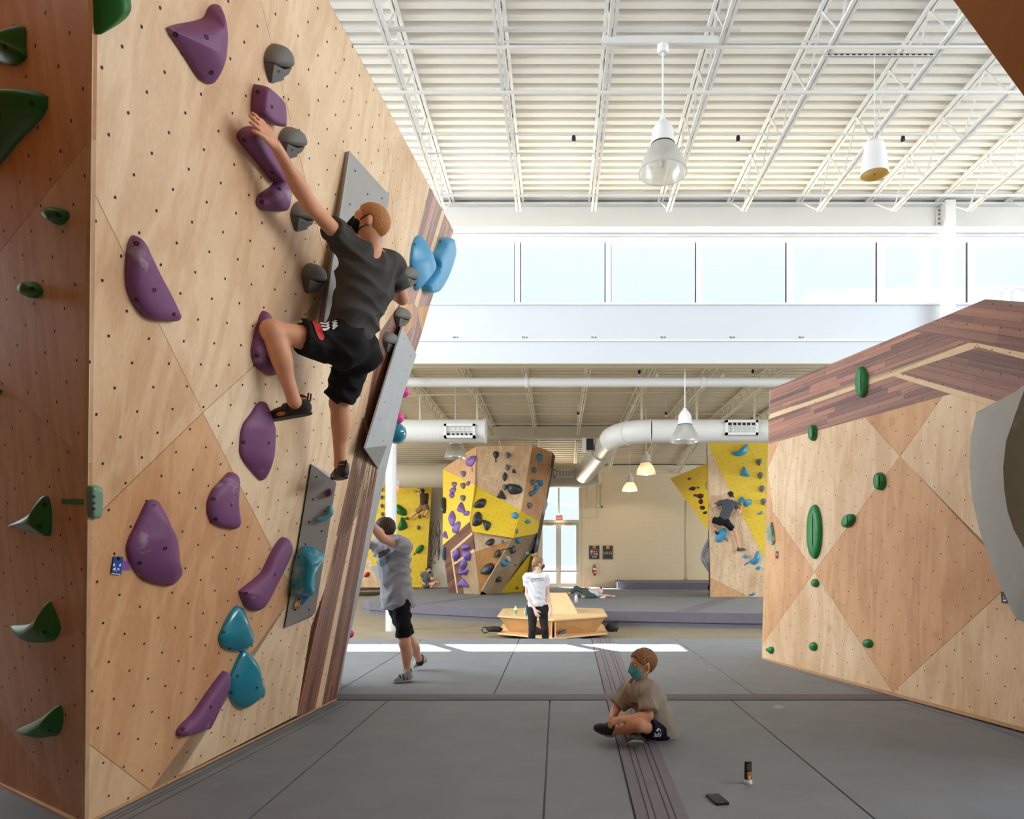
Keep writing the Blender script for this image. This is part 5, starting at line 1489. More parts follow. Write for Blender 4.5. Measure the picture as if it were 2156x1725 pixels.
def rock(label, pts, Y, t, mat):
    q = [P(x, y, Y) for x, y in pts]
    n = len(q); c = sum(q, Vector()) / n
    f_ = [c + (p - c) * .55 + Vector((-.05, -t, 0)) for p in q]
    m = MB(); m.add(q + f_ + [p + Vector((.3, .4, 0)) for p in q], [tuple(range(n, 2 * n))] + [(i, (i + 1) % n, (i + 1) % n + n, i + n) for i in range(n)] + [(i, i + 2 * n, (i + 1) % n + 2 * n, (i + 1) % n) for i in range(n)])
    o = m.build('wooden_volume', mat); autosmooth(o, 50)
    return tag(o, label, 'volume')
slate_v = plain('volume_slate', (118, 126, 140), 0.4, dust=(0.7, 2.0, 0.5))
rock('dark slate volume high beside the far right wall edge', cr(S4, X4, Y4, [(428, 465), (412, 490), (405, 540), (410, 580), (428, 605), (440, 600), (440, 470)]), 22.6, .15, slate_v)
rock('big slate-blue pointed volume low beside the far right wall edge', cr(S4, X4, Y4, [(440, 1000), (405, 1060), (370, 1150), (368, 1200), (400, 1260), (448, 1330), (470, 1330), (470, 1000)]), 22.5, .2, slate_v)
rock('small dark volume at the foot of the far right wall edge', cr(S4, X4, Y4, [(448, 1400), (430, 1440), (430, 1475), (450, 1485), (465, 1480), (465, 1400)]), 22.4, .1, black_h)

# far left yellow wall
S1, X1, Y1 = 5.75, 740, 1000
ft(PY3, [(600, 430, 125, 150, 'slab', 100, 'green hold above the stretching climber\'s foot'), (605, 598, 145, 120, 'fan', 60, 'green hold under the stretching climber\'s foot'), (805, 188, 90, 45, 'boom', 0, 'green hold in the stretching climber\'s hand'), (825, 900, 70, 130, 'oval', 42, 'slanting green hold low on the far yellow wall')], green_h, S1, X1, Y1)
for i, (x, y) in enumerate(((362, 180), (365, 275), (368, 378), (374, 478))):
    far('slate teardrop hold left of the white column, %s from the top' % nth(i), PY3, X1 + x / S1, Y1 + y / S1, 38 / S1, 46 / S1, 'drop', grey_far, .13, group='slate teardrop column on the far yellow wall')
far('slate teardrop hold beside the stretching climber\'s trailing foot', PY3, X1 + 822 / S1, Y1 + 508 / S1, 38 / S1, 46 / S1, 'drop', grey_far, .13)
far('slate teardrop hold below the stretching climber', PY3, X1 + 808 / S1, Y1 + 640 / S1, 38 / S1, 48 / S1, 'drop', grey_far, .13)
ft(PY3, [(137, 1097, 40, 38, 'oval', 0, 'smaller red round hold at the foot of the far left wall'), (185, 1208, 74, 62, 'slab', 0, 'larger red round hold at the foot of the far left wall'), (290, 452, 22, 18, 'oval', 0, 'tiny dark red hold left of the slate column')], red_h, S1, X1, Y1)
tagcard('tiny black tag at the end of the lime tape', PY3, cr(S1, X1, Y1, [(757, 945), (772, 945), (772, 970), (757, 970)]), (24, 22, 24))
# ------------------------------------------------------------------ bodies as smooth implicit surfaces, meshed once each
def _v(p): return np.array(p, dtype=np.float64)

class Cone:
    """tapered capsule; fl = (axis, factor) squashes the section along an axis"""
    def __init__(s, a, b, ra, rb, k=.02, fl=None):
        s.a, s.b, s.ra, s.rb, s.k, s.fl = _v(a), _v(b), ra, rb, k, fl
    def box(s):
        r = max(s.ra, s.rb)
        return np.minimum(s.a, s.b) - r, np.maximum(s.a, s.b) + r
    def d(s, p):
        ba = s.b - s.a
        t = np.clip(((p - s.a) @ ba) / max(ba @ ba, 1e-9), 0, 1)
        q = p - s.a - t[:, None] * ba
        if s.fl:
            ax = _v(s.fl[0]); ax = ax / np.linalg.norm(ax)
            q = q + (q @ ax)[:, None] * ax * (1 / s.fl[1] - 1)
            return (np.linalg.norm(q, axis=1) - (s.ra + (s.rb - s.ra) * t)) * s.fl[1]
        return np.linalg.norm(q, axis=1) - (s.ra + (s.rb - s.ra) * t)

class Ell:
    """ellipsoid with axes x,y,z (rows of R) and radii r"""
    def __init__(s, c, R, r, k=.02):
        s.c, s.R, s.r, s.k = _v(c), np.array(R, dtype=np.float64), _v(r), k
    def box(s):
        m = s.r.max()
        return s.c - m, s.c + m
    def d(s, p):
        q = (p - s.c) @ s.R.T
        k0 = np.linalg.norm(q / s.r, axis=1)
        k1 = np.linalg.norm(q / (s.r * s.r), axis=1)
        return np.where(k1 > 1e-9, k0 * (k0 - 1) / np.maximum(k1, 1e-9), -s.r.min())

class Cut:
    """a primitive kept only on the side of planes where n.(p-o) <= 0"""
    def __init__(s, prim, planes):
        s.p, s.pl, s.k = prim, [(_v(o), _v(n) / np.linalg.norm(_v(n))) for o, n in planes], prim.k
    def box(s): return s.p.box()
    def d(s, p):
        d = s.p.d(p)
        for o, n in s.pl:
            d = np.maximum(d, (p - o) @ n)
        return d

class Inf:
    """inflated copy"""
    def __init__(s, prim, r): s.p, s.r, s.k = prim, r, prim.k
    def box(s):
        a, b = s.p.box(); return a - s.r, b + s.r
    def d(s, p): return s.p.d(p) - s.r

def sdf_mesh(prims, h, cuts=(), minus=(), fold=None):
    """surface nets over the smooth union of prims; cuts are planes, minus are subtracted prims"""
    lo = np.min([p.box()[0] for p in prims], axis=0) - 4 * h
    hi = np.max([p.box()[1] for p in prims], axis=0) + 4 * h
    C_ = 4
    nc = np.ceil((hi - lo) / (h * C_)).astype(int) + 1
    n = nc * C_ + 1
    def ev(pts, margin):
        d = np.full(len(pts), 9.0)
        for pr in prims:
            a, b = pr.box()
            m = margin + pr.k * 2
            sel = np.all((pts > a - m) & (pts < b + m), axis=1)
            if not sel.any(): continue
            e = pr.d(pts[sel]); c = d[sel]; k = pr.k
            hh = np.clip(.5 + .5 * (c - e) / k, 0, 1)
            d[sel] = c * (1 - hh) + e * hh - k * hh * (1 - hh)
        if fold is not None:
            sel = np.abs(d) < .06
            if sel.any(): d[sel] += fold(pts[sel])
        for pr in minus:
            d = np.maximum(d, -pr.d(pts))
        for o, nn in cuts:
            nn = _v(nn) / np.linalg.norm(_v(nn))
            d = np.maximum(d, (pts - _v(o)) @ nn)
        return d
    ci = np.stack(np.meshgrid(*[np.arange(k) for k in nc], indexing='ij'), -1).reshape(-1, 3)
    cd = ev(lo + (ci + .5) * h * C_, h * C_ * 3)
    act = np.abs(cd) < h * C_ * 1.25 + .012
    D = np.where(cd < 0, -1.0, 1.0).astype(np.float32).reshape(nc)
    D = np.repeat(np.repeat(np.repeat(D, C_, 0), C_, 1), C_, 2)
    D = np.pad(D, ((0, 1),) * 3, constant_values=1.0)
    off = np.stack(np.meshgrid(*[np.arange(C_ + 1)] * 3, indexing='ij'), -1).reshape(-1, 3)
    A = ci[act] * C_
    idx = (A[:, None, :] + off[None]).reshape(-1, 3)
    flat = np.unique((idx[:, 0] * n[1] + idx[:, 1]) * n[2] + idx[:, 2])
    ii = np.stack([flat // (n[1] * n[2]), (flat // n[2]) % n[1], flat % n[2]], 1)
    vals = np.empty(len(ii))
    for s0 in range(0, len(ii), 400000):
        vals[s0:s0 + 400000] = ev(lo + ii[s0:s0 + 400000] * h, h * 6)
    D[ii[:, 0], ii[:, 1], ii[:, 2]] = vals
    neg = D < 0
    s8 = np.zeros(tuple(k - 1 for k in D.shape), dtype=np.int8)
    for dx in (0, 1):
        for dy in (0, 1):
            for dz in (0, 1):
                s8 += neg[dx:D.shape[0] - 1 + dx, dy:D.shape[1] - 1 + dy, dz:D.shape[2] - 1 + dz]
    cells = np.argwhere((s8 > 0) & (s8 < 8))
    acc = np.zeros((len(cells), 3)); cnt = np.zeros(len(cells))
    cor = [(x, y, z) for x in (0, 1) for y in (0, 1) for z in (0, 1)]
    for i, a in enumerate(cor):
        for b in cor[i + 1:]:
            if sum(abs(x - y) for x, y in zip(a, b)) != 1: continue
            da = D[cells[:, 0] + a[0], cells[:, 1] + a[1], cells[:, 2] + a[2]]
            db = D[cells[:, 0] + b[0], cells[:, 1] + b[1], cells[:, 2] + b[2]]
            x = (da < 0) != (db < 0)
            t = da[x] / (da[x] - db[x])
            acc[x] += np.array(a) + t[:, None] * (np.array(b) - np.array(a)); cnt[x] += 1
    V = lo + (cells + acc / np.maximum(cnt, 1)[:, None]) * h
    key = (cells[:, 0] * n[1] + cells[:, 1]) * n[2] + cells[:, 2]
    faces = []
    for ax in range(3):
        sl0 = [slice(None)] * 3; sl1 = [slice(None)] * 3
        sl0[ax] = slice(0, -1); sl1[ax] = slice(1, None)
        e = np.argwhere(neg[tuple(sl0)] != neg[tuple(sl1)])
        u, w = (ax + 1) % 3, (ax + 2) % 3
        e = e[(e[:, u] > 0) & (e[:, w] > 0)]
        sgn = neg[e[:, 0], e[:, 1], e[:, 2]]
        quad = []
        for du, dw in ((0, 0), (-1, 0), (-1, -1), (0, -1)):
            c = e.copy(); c[:, u] += du; c[:, w] += dw
            k = (c[:, 0] * n[1] + c[:, 1]) * n[2] + c[:, 2]
            quad.append(np.searchsorted(key, k))
        q = np.stack(quad, 1)
        ok = np.all(q < len(key), axis=1)
        q = q[ok]; sg = sgn[ok]
        q[~sg] = q[~sg][:, ::-1]
        faces.append(q)
    Fq = np.concatenate(faces)
    return V, Fq

def sdf_obj(name, prims, h, mat, parent=None, cuts=(), minus=(), fold=None, relax=1):
    V, Fq = sdf_mesh(prims, h, cuts, minus, fold)
    if relax:
        # light smoothing of grid steps
        for _ in range(relax):
            s = np.zeros_like(V); c = np.zeros(len(V))
            for i in range(4):
                a, b = Fq[:, i], Fq[:, (i + 1) % 4]
                np.add.at(s, a, V[b]); np.add.at(c, a, 1)
                np.add.at(s, b, V[a]); np.add.at(c, b, 1)
            V = V * .5 + .5 * s / np.maximum(c, 1)[:, None]
    me = bpy.data.meshes.new(name)
    me.vertices.add(len(V)); me.vertices.foreach_set('co', V.astype(np.float32).ravel())
    me.loops.add(len(Fq) * 4); me.loops.foreach_set('vertex_index', Fq.astype(np.int32).ravel())
    me.polygons.add(len(Fq))
    me.polygons.foreach_set('loop_start', np.arange(0, len(Fq) * 4, 4, dtype=np.int32))
    me.polygons.foreach_set('use_smooth', np.ones(len(Fq), dtype=bool))
    me.update(calc_edges=True); me.validate()
    me.materials.append(mat)
    o = bpy.data.objects.new(name, me); C.objects.link(o)
    if parent:
        o.parent = parent; o.matrix_parent_inverse = parent.matrix_world.inverted()
    return o

def bvh_of(o):
    return BVHTree.FromPolygons([tuple(o.matrix_world @ v.co) for v in o.data.vertices], [tuple(p.vertices) for p in o.data.polygons])

def decal(bv, pts, mat, name, parent, off=.002, step=4, org=None):
    """a flat print lying on a surface: photo-pixel outline dropped onto the mesh behind it"""
    xs, ys = [p[0] for p in pts], [p[1] for p in pts]
    sx_ = (max(xs) - min(xs)) / step; sy_ = (max(ys) - min(ys)) / step
    v, f, idx = [], [], {}
    def put(x, y):
        k = (round(x, 3), round(y, 3))
        if k not in idx:
            o_, d_ = ray(x, y)
            loc, nr, _, _ = bv.ray_cast(o_, d_)
            if loc is None: idx[k] = None
            else:
                if nr.dot(d_) > 0: nr = -nr
                idx[k] = len(v); v.append(loc + nr * off)
        return idx[k]
    for i in range(step):
        for j in range(step):
            x0, y0 = min(xs) + i * sx_, min(ys) + j * sy_
            c = clip(clip(clip(clip(list(pts), 1, 0, -x0), -1, 0, x0 + sx_), 0, 1, -y0), 0, -1, y0 + sy_)
            if len(c) < 3: continue
            ids = [put(*p) for p in c]
            if any(a is None for a in ids): continue
            ids = [a for k, a in enumerate(ids) if a != ids[k - 1]]
            if len(set(ids)) >= 3: f.append(ids)
    if not f: return None
    return mesh(name, v, f, mat, parent, True)

def unit(v): v = _v(v); return v / np.linalg.norm(v)
def frame(fwd, up):
    """rows: right(left-handed x), forward y, up z"""
    f = unit(fwd); u = _v(up); u = unit(u - f * (u @ f)); x = np.cross(f, u)
    return np.array([x, f, u])

def folds(dirs, amp, seed=0):
    """cloth wrinkles: a few warped ridges"""
    rs = np.random.RandomState(seed)
    ph = rs.uniform(0, 6.28, (len(dirs), 3))
    def fn(p):
        w = np.sin(p @ np.array([9, 7, 8.]) + ph[0, 0]) * .8 + np.sin(p @ np.array([-13, 11, 6.]) + ph[0, 1]) * .5
        e = np.zeros(len(p))
        for (d, fr), a in zip(dirs, ph):
            q = (p @ unit(d)) * fr + w * 1.6 + a[2]
            e += amp * (np.abs(np.sin(q)) - .6)
        return e / len(dirs)
    return fn

skin_m = plain('skin_light', (230, 172, 142), 0.5, noise=0.06, nscale=9, sub=0.12, spec=.4)
skin_tan = plain('skin_tan', (224, 162, 126), 0.5, noise=0.07, nscale=9, sub=0.12, spec=.4)
skin_pale = plain('skin_pale', (240, 200, 182), 0.5, noise=0.04, nscale=9, sub=0.12, spec=.4)
eye_white = plain('eye_white', (226, 222, 218), 0.3)
eye_dark = plain('eye_dark', (40, 28, 22), 0.25)
lip_m = plain('lip', (176, 96, 86), 0.5)

def hand_prims(wr, elb, palm_n, s=1.0, curl=(.5, .5, .5, .5), thumb_side=1, spread=.12, thumb_curl=.4, dirv=None, k=.006):
    """palm and five unequal fingers. wr wrist, palm_n = normal out of the back of the hand"""
    d = unit(dirv if dirv is not None else _v(wr) - _v(elb))
    nb = _v(palm_n); nb = unit(nb - d * (nb @ d))
    side = np.cross(d, nb) * thumb_side             # toward the thumb
    wr = _v(wr)
    pr = [Cone(wr, wr + d * .045 * s, .024 * s, .030 * s, .012, (nb, .62)), Cone(wr + d * .03 * s + side * .012 * s, wr + d * .082 * s + side * .022 * s, .024 * s, .021 * s, .012, (nb, .62)),
          Cone(wr + d * .03 * s - side * .012 * s, wr + d * .078 * s - side * .024 * s, .023 * s, .019 * s, .012, (nb, .62))]
    lens = (.072, .080, .074, .058)
    for i, (L, c) in enumerate(zip(lens, curl)):
        o = (1.5 - i) / 1.5
        base = wr + d * (.088 - .006 * abs(o)) * s + side * (.031 * o) * s
        dd = unit(d + side * spread * o)
        p, th, r = base, 0.0, .0098
        for seg, frac in enumerate((.45, .32, .23)):
            th += c * (.75 if seg == 0 else 1.0)
            q = p + (dd * math.cos(th) - nb * math.sin(th)) * L * frac * s
            pr.append(Cone(p, q, (r - .0006 * seg) * s, (r - .0006 * (seg + 1)) * s, k * s))
            p = q
    t0 = wr + d * .022 * s + side * .024 * s
    td = unit(d * .62 + side * .75 - nb * .25)
    t1 = t0 + td * .042 * s
    t2 = t1 + unit(d * .85 + side * .35 - nb * thumb_curl) * .034 * s
    t3 = t2 + unit(d * .95 + side * .1 - nb * thumb_curl * 1.4) * .026 * s
    pr += [Cone(t0, t1, .015 * s, .0125 * s, .01), Cone(t1, t2, .0118 * s, .0108 * s, k), Cone(t2, t3, .0108 * s, .009 * s, k)]
    return pr

def head_prims(c, fwd, up, s=1.0, ears=True, nose=True):
    """c: centre of the skull; about 0.23 m chin to crown at s=1"""
    R = frame(fwd, up); X, Fw, U = R; c = _v(c)
    pr = [Ell(c + U * .022 * s - Fw * .012 * s, R, np.array([.074, .097, .092]) * s, .03), Ell(c - U * .045 * s + Fw * .030 * s, R, np.array([.058, .064, .070]) * s, .035),
          Ell(c - U * .088 * s + Fw * .058 * s, R, np.array([.030, .026, .022]) * s, .03), Ell(c + U * .018 * s + Fw * .070 * s, R, np.array([.050, .022, .018]) * s, .02)]
    if nose:
        pr.append(Cone(c + U * .008 * s + Fw * .088 * s, c - U * .030 * s + Fw * .107 * s, .008 * s, .0135 * s, .012))
        for q in (-1, 1): pr.append(Ell(c - U * .034 * s + Fw * .098 * s + X * q * .011 * s, R, np.array([.008, .009, .007]) * s, .008))
        pr.append(Ell(c - U * .062 * s + Fw * .090 * s, R, np.array([.024, .010, .008]) * s, .010))
    if ears:
        for q in (-1, 1):
            pr.append(Ell(c + X * q * .078 * s - U * .012 * s - Fw * .010 * s, frame(Fw + X * q * .5, U), np.array([.010, .019, .032]) * s, .006))
    return pr

def face_bits(parent, c, fwd, up, s=1.0, eyes=True, brow=None, mouth=True):
    R = frame(fwd, up); X, Fw, U = R; c = _v(c)
    for q in (-1, 1):
        if eyes:
            p = c + X * q * .031 * s + Fw * .0835 * s + U * .002 * s
            e = sdf_obj('eye', [Ell(p, R, np.array([.0135, .008, .0075]) * s, .001)], .0022 * s, eye_white, parent)
            sdf_obj('pupil', [Ell(p + Fw * .0055 * s, R, np.array([.0062, .0045, .0062]) * s, .001)], .0016 * s, eye_dark, e)
        if brow:
            p = c + X * q * .032 * s + Fw * .092 * s + U * .022 * s
            sdf_obj('eyebrow', [Cone(p - X * .016 * s, p + X * .016 * s, .004 * s, .004 * s, .001)], .002 * s, brow, parent)
    if mouth:
        p = c - U * .064 * s + Fw * .099 * s
        sdf_obj('mouth', [Ell(p, R, np.array([.022, .005, .006]) * s, .001)], .002 * s, lip_m, parent)

def torso_prims(pel, chest, neck, hipL, hipR, shL, shR, fwd, s=1.0, wide=1.0, belly=1.0):
    """pelvis, waist, ribcage; fwd is the chest direction"""
    pel, chest, neck = _v(pel), _v(chest), _v(neck)
    hx, sx_ = unit(_v(hipR) - _v(hipL)), unit(_v(shR) - _v(shL))
    up1 = unit(chest - pel)
    def fr(x, u):
        u = unit(u); x = unit(x - u * (x @ u)); return np.array([x, np.cross(u, x), u])
    Rp, Rc = fr(hx, up1), fr(sx_, unit(neck - chest) * .6 + up1 * .4)
    mid = pel * .5 + chest * .5
    Rm = fr(hx + sx_, up1)
    pr = [Ell(pel, Rp, np.array([.165 * wide, .112, .125]) * s, .06), Ell(mid, Rm, np.array([.142 * wide, .100 * belly, .15]) * s, .06),
          Ell(chest, Rc, np.array([.165 * wide, .112, .165]) * s, .06), Ell(chest + unit(neck - chest) * .10 * s, Rc, np.array([.150 * wide, .088, .09]) * s, .05)]
    for sh in (shL, shR):
        pr.append(Cone(chest + unit(neck - chest) * .10 * s, _v(sh), .062 * s, .062 * s, .05))
        pr.append(Cone(neck - unit(neck - chest) * .02 * s, _v(sh) * .75 + neck * .25, .045 * s, .045 * s, .05))
    return pr

def limb(a, b, c, r, bulge=0.0, back=None, k=.02):
    """two-bone limb a-b-c with radii r = (ra, rb, rc); bulge adds muscle bellies"""
    a, b, c = _v(a), _v(b), _v(c)
    pr = [Cone(a, b, r[0], r[1], k), Cone(b, c, r[1] * .98, r[2], k)]
    if bulge:
        bk = _v(back) if back is not None else np.zeros(3)
        m = b + (c - b) * .30 + bk * r[1] * .35
        ax = frame(c - b, bk if back is not None and np.linalg.norm(bk) > 0 else (0.3, .2, 1))
        L = np.linalg.norm(c - b)
        pr.append(Ell(m, ax, (r[1] * bulge, L * .30, r[1] * bulge), k))
    return pr

def shoe(name, parent, heel, toe, up, mat, sole_m, s=1.0, extra=None, h=.006, loop=None):
    """sole plus upper built along heel-toe"""
    heel, toe = _v(heel), _v(toe)
    R = frame(toe - heel, up); X, Fw, U = R
    L = np.linalg.norm(toe - heel)
    pr = [Ell(heel + Fw * .06 * s + U * .045 * s, R, np.array([.036, .065, .05]) * s, .03), Ell(heel * .45 + toe * .55 + U * .034 * s, R, (.044 * s, L * .36, .042 * s), .03),
          Ell(toe - Fw * .055 * s + U * .022 * s, R, np.array([.040, .06, .026]) * s, .03), Cone(heel + Fw * .06 * s + U * .05 * s, heel + Fw * .055 * s + U * .085 * s, .04 * s, .040 * s, .02)]
    o = sdf_obj(name, pr, h * s, mat, parent, cuts=[(heel + U * .006 * s, -U)])
    sp = [Ell(heel + Fw * .055 * s + U * .008 * s, R, np.array([.037, .06, .014]) * s, .02), Ell(heel * .5 + toe * .5 + U * .008 * s, R, (.043 * s, L * .4, .013 * s), .02), Ell(toe - Fw * .055 * s + U * .010 * s, R, np.array([.043, .066, .015]) * s, .02)]
    sdf_obj('sole', sp, h * .8 * s, sole_m, o, cuts=[(heel, -U)])
    return o
# ------------------------------------------------------------------ people
def blend(a, b, t): return _v(a) * (1 - t) + _v(b) * t

def person(label, J, s, h, skin, shirt, bottom, hair=None, hands=None, wide=1.0, thigh=1.0, arm=1.0, nose=True, belly=1.0, face=None):
    """J: joint positions. shirt/bottom: dict(mat, sleeve, hem, ...)."""
    base = J.get('base', J['pel'])
    r = empty('person', base); tag(r, label, 'person')
    fw, up = J['face'], J['headup']
    body = head_prims(J['head'], fw, up, J.get('hs', s), nose=nose)
    Uh = unit(up)
    body.append(Cone(_v(J['head']) - Uh * .05 * s - unit(fw) * .01 * s, J['neck'], .055 * s, .060 * s, .03))
    tor = torso_prims(J['pel'], J['chest'], J['neck'], J['hipL'], J['hipR'], J['shL'], J['shR'], fw, s, wide, belly)
    body += tor
    ar = lambda S: limb(J['sh' + S], J['el' + S], J['wr' + S], (.046 * s * arm, .040 * s * arm, .027 * s * arm), 1.12, J.get('armback' + S), .02)
    lg = lambda S: limb(J['hip' + S], J['kn' + S], J['an' + S], (.084 * s * thigh, .056 * s, .037 * s), 1.05, J.get('calf' + S), .03)
    for S in 'LR':
        body += ar(S) + lg(S)
        body.append(Ell(J['kn' + S], np.eye(3), np.array([.058, .058, .058]) * s, .02))
        if not J.get('noglute'):
            gl = _v(J['hip' + S]) + J.get('glute', np.zeros(3))
            body.append(Ell(gl, np.eye(3), np.ones(3) * J.get('gr', .10) * s, .05))
        hd = (hands or {}).get(S)
        if hd:
            body += hand_prims(J['wr' + S], J['el' + S], hd['n'], s * hd.get('s', 1), hd.get('curl', (.4, .45, .5, .55)), 1 if S == 'L' else -1, hd.get('spread', .12), hd.get('tc', .4), hd.get('dir'), max(.006, h))
        ft_ = J.get('ft' + S)
        if ft_:                                        # bare foot core inside the shoe
            body.append(Cone(J['an' + S], blend(ft_[0], ft_[1], .30) + np.array([0, 0, .055 * s]), .036 * s, .026 * s, .02))
    sdf_obj('body', body, h, skin, r)
    hc = max(h, .008)
    if shirt:
        u = unit(_v(J['chest']) - _v(J['pel']))
        hem = _v(J['pel']) + u * shirt.get('hem', -.04) * s
        hn = shirt.get('hemdir'); hn = -u if hn is None else -unit(hn)
        g = shirt.get('ease', .014) * s
        neckp = _v(J['neck'])
        nu = unit(neckp - _v(J['chest'])) * .75 + unit(up) * .25
        pr = [Cut(Inf(p, g), [(hem, hn)]) for p in tor]
        # loose front and back drop from the chest to the hem
        pr.append(Cut(Cone(J['chest'], hem, .118 * s * wide + g * .4, .118 * s * wide + g * shirt.get('flare', .8), .06, (J['fwdT'], .82)), [(hem, hn)]))
        for S in 'LR':
            f = shirt['sleeve'] if not isinstance(shirt['sleeve'], dict) else shirt['sleeve'][S]
            e = blend(J['sh' + S], J['el' + S], f)
            pr.append(Cut(Cone(J['sh' + S], blend(J['sh' + S], J['el' + S], f + .1), .058 * s + g, .054 * s + g * 1.15, .035), [(e, _v(J['el' + S]) - _v(J['sh' + S]))]))
        mi = [Ell(neckp + nu * .055 * s + unit(J['fwdT']) * .02 * s, frame(J['fwdT'], nu), np.array([.075, .08, .055]) * s, .01)] + list(shirt.get('minus', ()))
        so = sdf_obj('shirt', pr, hc, shirt['mat'], r, minus=mi, fold=folds([(u, 26), (np.cross(u, unit(J['fwdT'])) + u * .6, 30), (unit(J['fwdT']) + u, 24)], shirt.get('fold', .006) * s, shirt.get('seed', 1)))
        r['_s'] = so.name
    if bottom:
        g = bottom.get('ease', .02) * s
        u = unit(_v(J['chest']) - _v(J['pel']))
        waist = _v(J['pel']) + u * bottom.get('waist', .10) * s
        pr = [Cut(Inf(tor[0], g), [(waist, u)]), Cut(Inf(tor[1], g * .5), [(waist, u), (_v(J['pel']), -u)])]
        for S in 'LR':
            f = bottom['leg'] if not isinstance(bottom['leg'], dict) else bottom['leg'][S]
            hp, kn, an = _v(J['hip' + S]), _v(J['kn' + S]), _v(J['an' + S])
            if f <= 1.0:
                e = blend(hp, kn, f)
                pr.append(Cut(Cone(hp, blend(hp, kn, min(1.05, f + .08)), .092 * s * thigh + g, (.092 - .024 * f) * s * thigh + g * bottom.get('flare', 1.3), .04), [(e, kn - hp)]))
            else:
                pr.append(Cone(hp, kn, .088 * s * thigh + g, .060 * s + g, .04))
                e = blend(kn, an, f - 1)
                pr.append(Cut(Cone(kn, an, .060 * s + g, .042 * s + g, .03), [(e, an - kn)]))
                if g < .012: pr.append(Ell(kn + (an - kn) * .3 + _v(J.get('calf' + S, (0, 0, 0))) * .02, frame(an - kn, (.3, .2, 1)), np.array([.058 * s, .12 * s, .058 * s]), .03))
            if not J.get('noglute'):
                pr.append(Ell(hp + J.get('glute', np.zeros(3)), np.eye(3), np.ones(3) * J.get('gr', .10) * s + g, .05))
        bo = sdf_obj(bottom.get('name', 'shorts'), pr, hc, bottom['mat'], r, fold=folds([(u + np.array([.5, .3, 0]), 24), (np.array([.3, -.6, .8]), 30)], bottom.get('fold', .006) * s, 5))
        r['_b'] = bo.name
    if hair:
        R = frame(fw, up); X, Fw, U = R; c = _v(J['head']); hs = J.get('hs', s)
        t = hair.get('t', .008) * hs
        sk = Ell(c + U * .022 * hs - Fw * .012 * hs, R, np.array([.074, .097, .092]) * hs + t, .02)
        pl = [(c + Fw * hair.get('front', .055) * hs + U * .05 * hs, Fw * .85 - U * .5), (c - U * hair.get('low', .06) * hs, -U + Fw * .15),
              (c + Fw * .018 * hs - U * .012 * hs, Fw * .93 - U * hair.get('temple', .35))]
        # three cuts: hairline over the brow, nape, and temple in front of the ear
        prs = [Cut(sk, [pl[0], pl[1]] if hair.get('fringe') else pl[:2])]
        mi = [Ell(c - U * .055 * hs + Fw * .06 * hs, R, np.array([.11, .075, .085]) * hs, .01)]
        for q in (-1, 1):
            mi.append(Ell(c + X * q * .08 * hs - U * .016 * hs - Fw * .008 * hs, R, np.array([.028, .026, .036]) * hs, .01))
        prs += hair.get('extra', [])
        rs = hair.get('rough', .002)
        fr_ = np.random.RandomState(3)
        def strands(p):
            q = (p - c) @ R.T
            a = np.arctan2(q[:, 0], q[:, 1] + .02)
            return rs * (np.sin(a * 34 + q[:, 2] * 30) + .6 * np.sin(a * 71 + q[:, 2] * 55 + 1))
        ho = sdf_obj('hair', prs, min(h, .006) if h < .012 else h * .6, hair['mat'], r, minus=mi, fold=strands)
        if face:
            face_bits(r, J['head'], fw, up, hs, **face)
    return r

def mask(parent, J, s, mat, strap, h=.004, top=.004, band=.0035):
    """cloth face mask following nose and chin, with ear loops"""
    R = frame(J['face'], J['headup']); X, Fw, U = R; c = _v(J['head'])
    pr = [Ell(c - U * .045 * s + Fw * .030 * s, R, np.array([.058, .064, .070]) * s + .006, .03), Ell(c - U * .088 * s + Fw * .058 * s, R, np.array([.030, .026, .022]) * s + .006, .03), Cone(c - U * .0 * s + Fw * .092 * s, c - U * .045 * s + Fw * .108 * s, .012 * s, .018 * s, .03)]
    o = sdf_obj('face_mask', pr, h, mat, parent, cuts=[(c - U * top * s, U * 1.0 + Fw * -.25), (c + Fw * .038 * s, -Fw), (c - U * .108 * s, -U)])
    for q in (-1, 1):
        ear = c + X * q * .083 * s - Fw * .012 * s
        a = c + X * q * .062 * s + Fw * .042 * s - U * .02 * s
        b = c + X * q * .055 * s + Fw * .045 * s - U * .088 * s
        m = MB()
        m.tube([a, (a + ear + U * .02 * s) / 2 + X * q * .016 * s, ear + U * .018 * s], band, 6)
        m.tube([b, (b + ear - U * .04 * s) / 2 + X * q * .012 * s, ear - U * .042 * s], band, 6)
        so = m.build('ear_loop', strap, o, True)
    return o
def smat(name, rgb, **k): return plain(name, rgb, k.pop('rough', .85), spec=.2, bump=k.pop('bump', .12), bscale=k.pop('bscale', 420), noise=.05, nscale=30, **k)

# ---- the climber on the tall wall
J = dict(head=P(779, 470, 4.02), face=(-.94, -.12, .26), headup=(.28, .0, .95), neck=P(783, 533, 4.10), chest=P(768, 598, 4.14), pel=P(733, 728, 4.20), fwdT=(-.85, .25, .05),
         shL=P(716, 500, 3.98), elL=P(650, 428, 3.64), wrL=P(580, 306, 3.36), shR=P(826, 560, 4.24), elR=P(846, 628, 4.47), wrR=P(808, 600, 4.68),
         hipL=P(716, 728, 4.12), knL=P(572, 697, 3.80), anL=P(620, 846, 3.98), hipR=P(748, 742, 4.28), knR=P(714, 850, 4.44), anR=P(716, 980, 4.62),
         calfL=(.5, -.2, .0), calfR=(.9, -.4, 0), ftL=(P(656, 872, 4.02), P(564, 888, 4.08)), ftR=(P(726, 1006, 4.52), P(704, 1012, 4.72)), glute=np.array([.05, -.02, -.01]), base=P(720, 1010, 4.6))
dk_shirt = smat('charcoal_tee', (78, 76, 74))
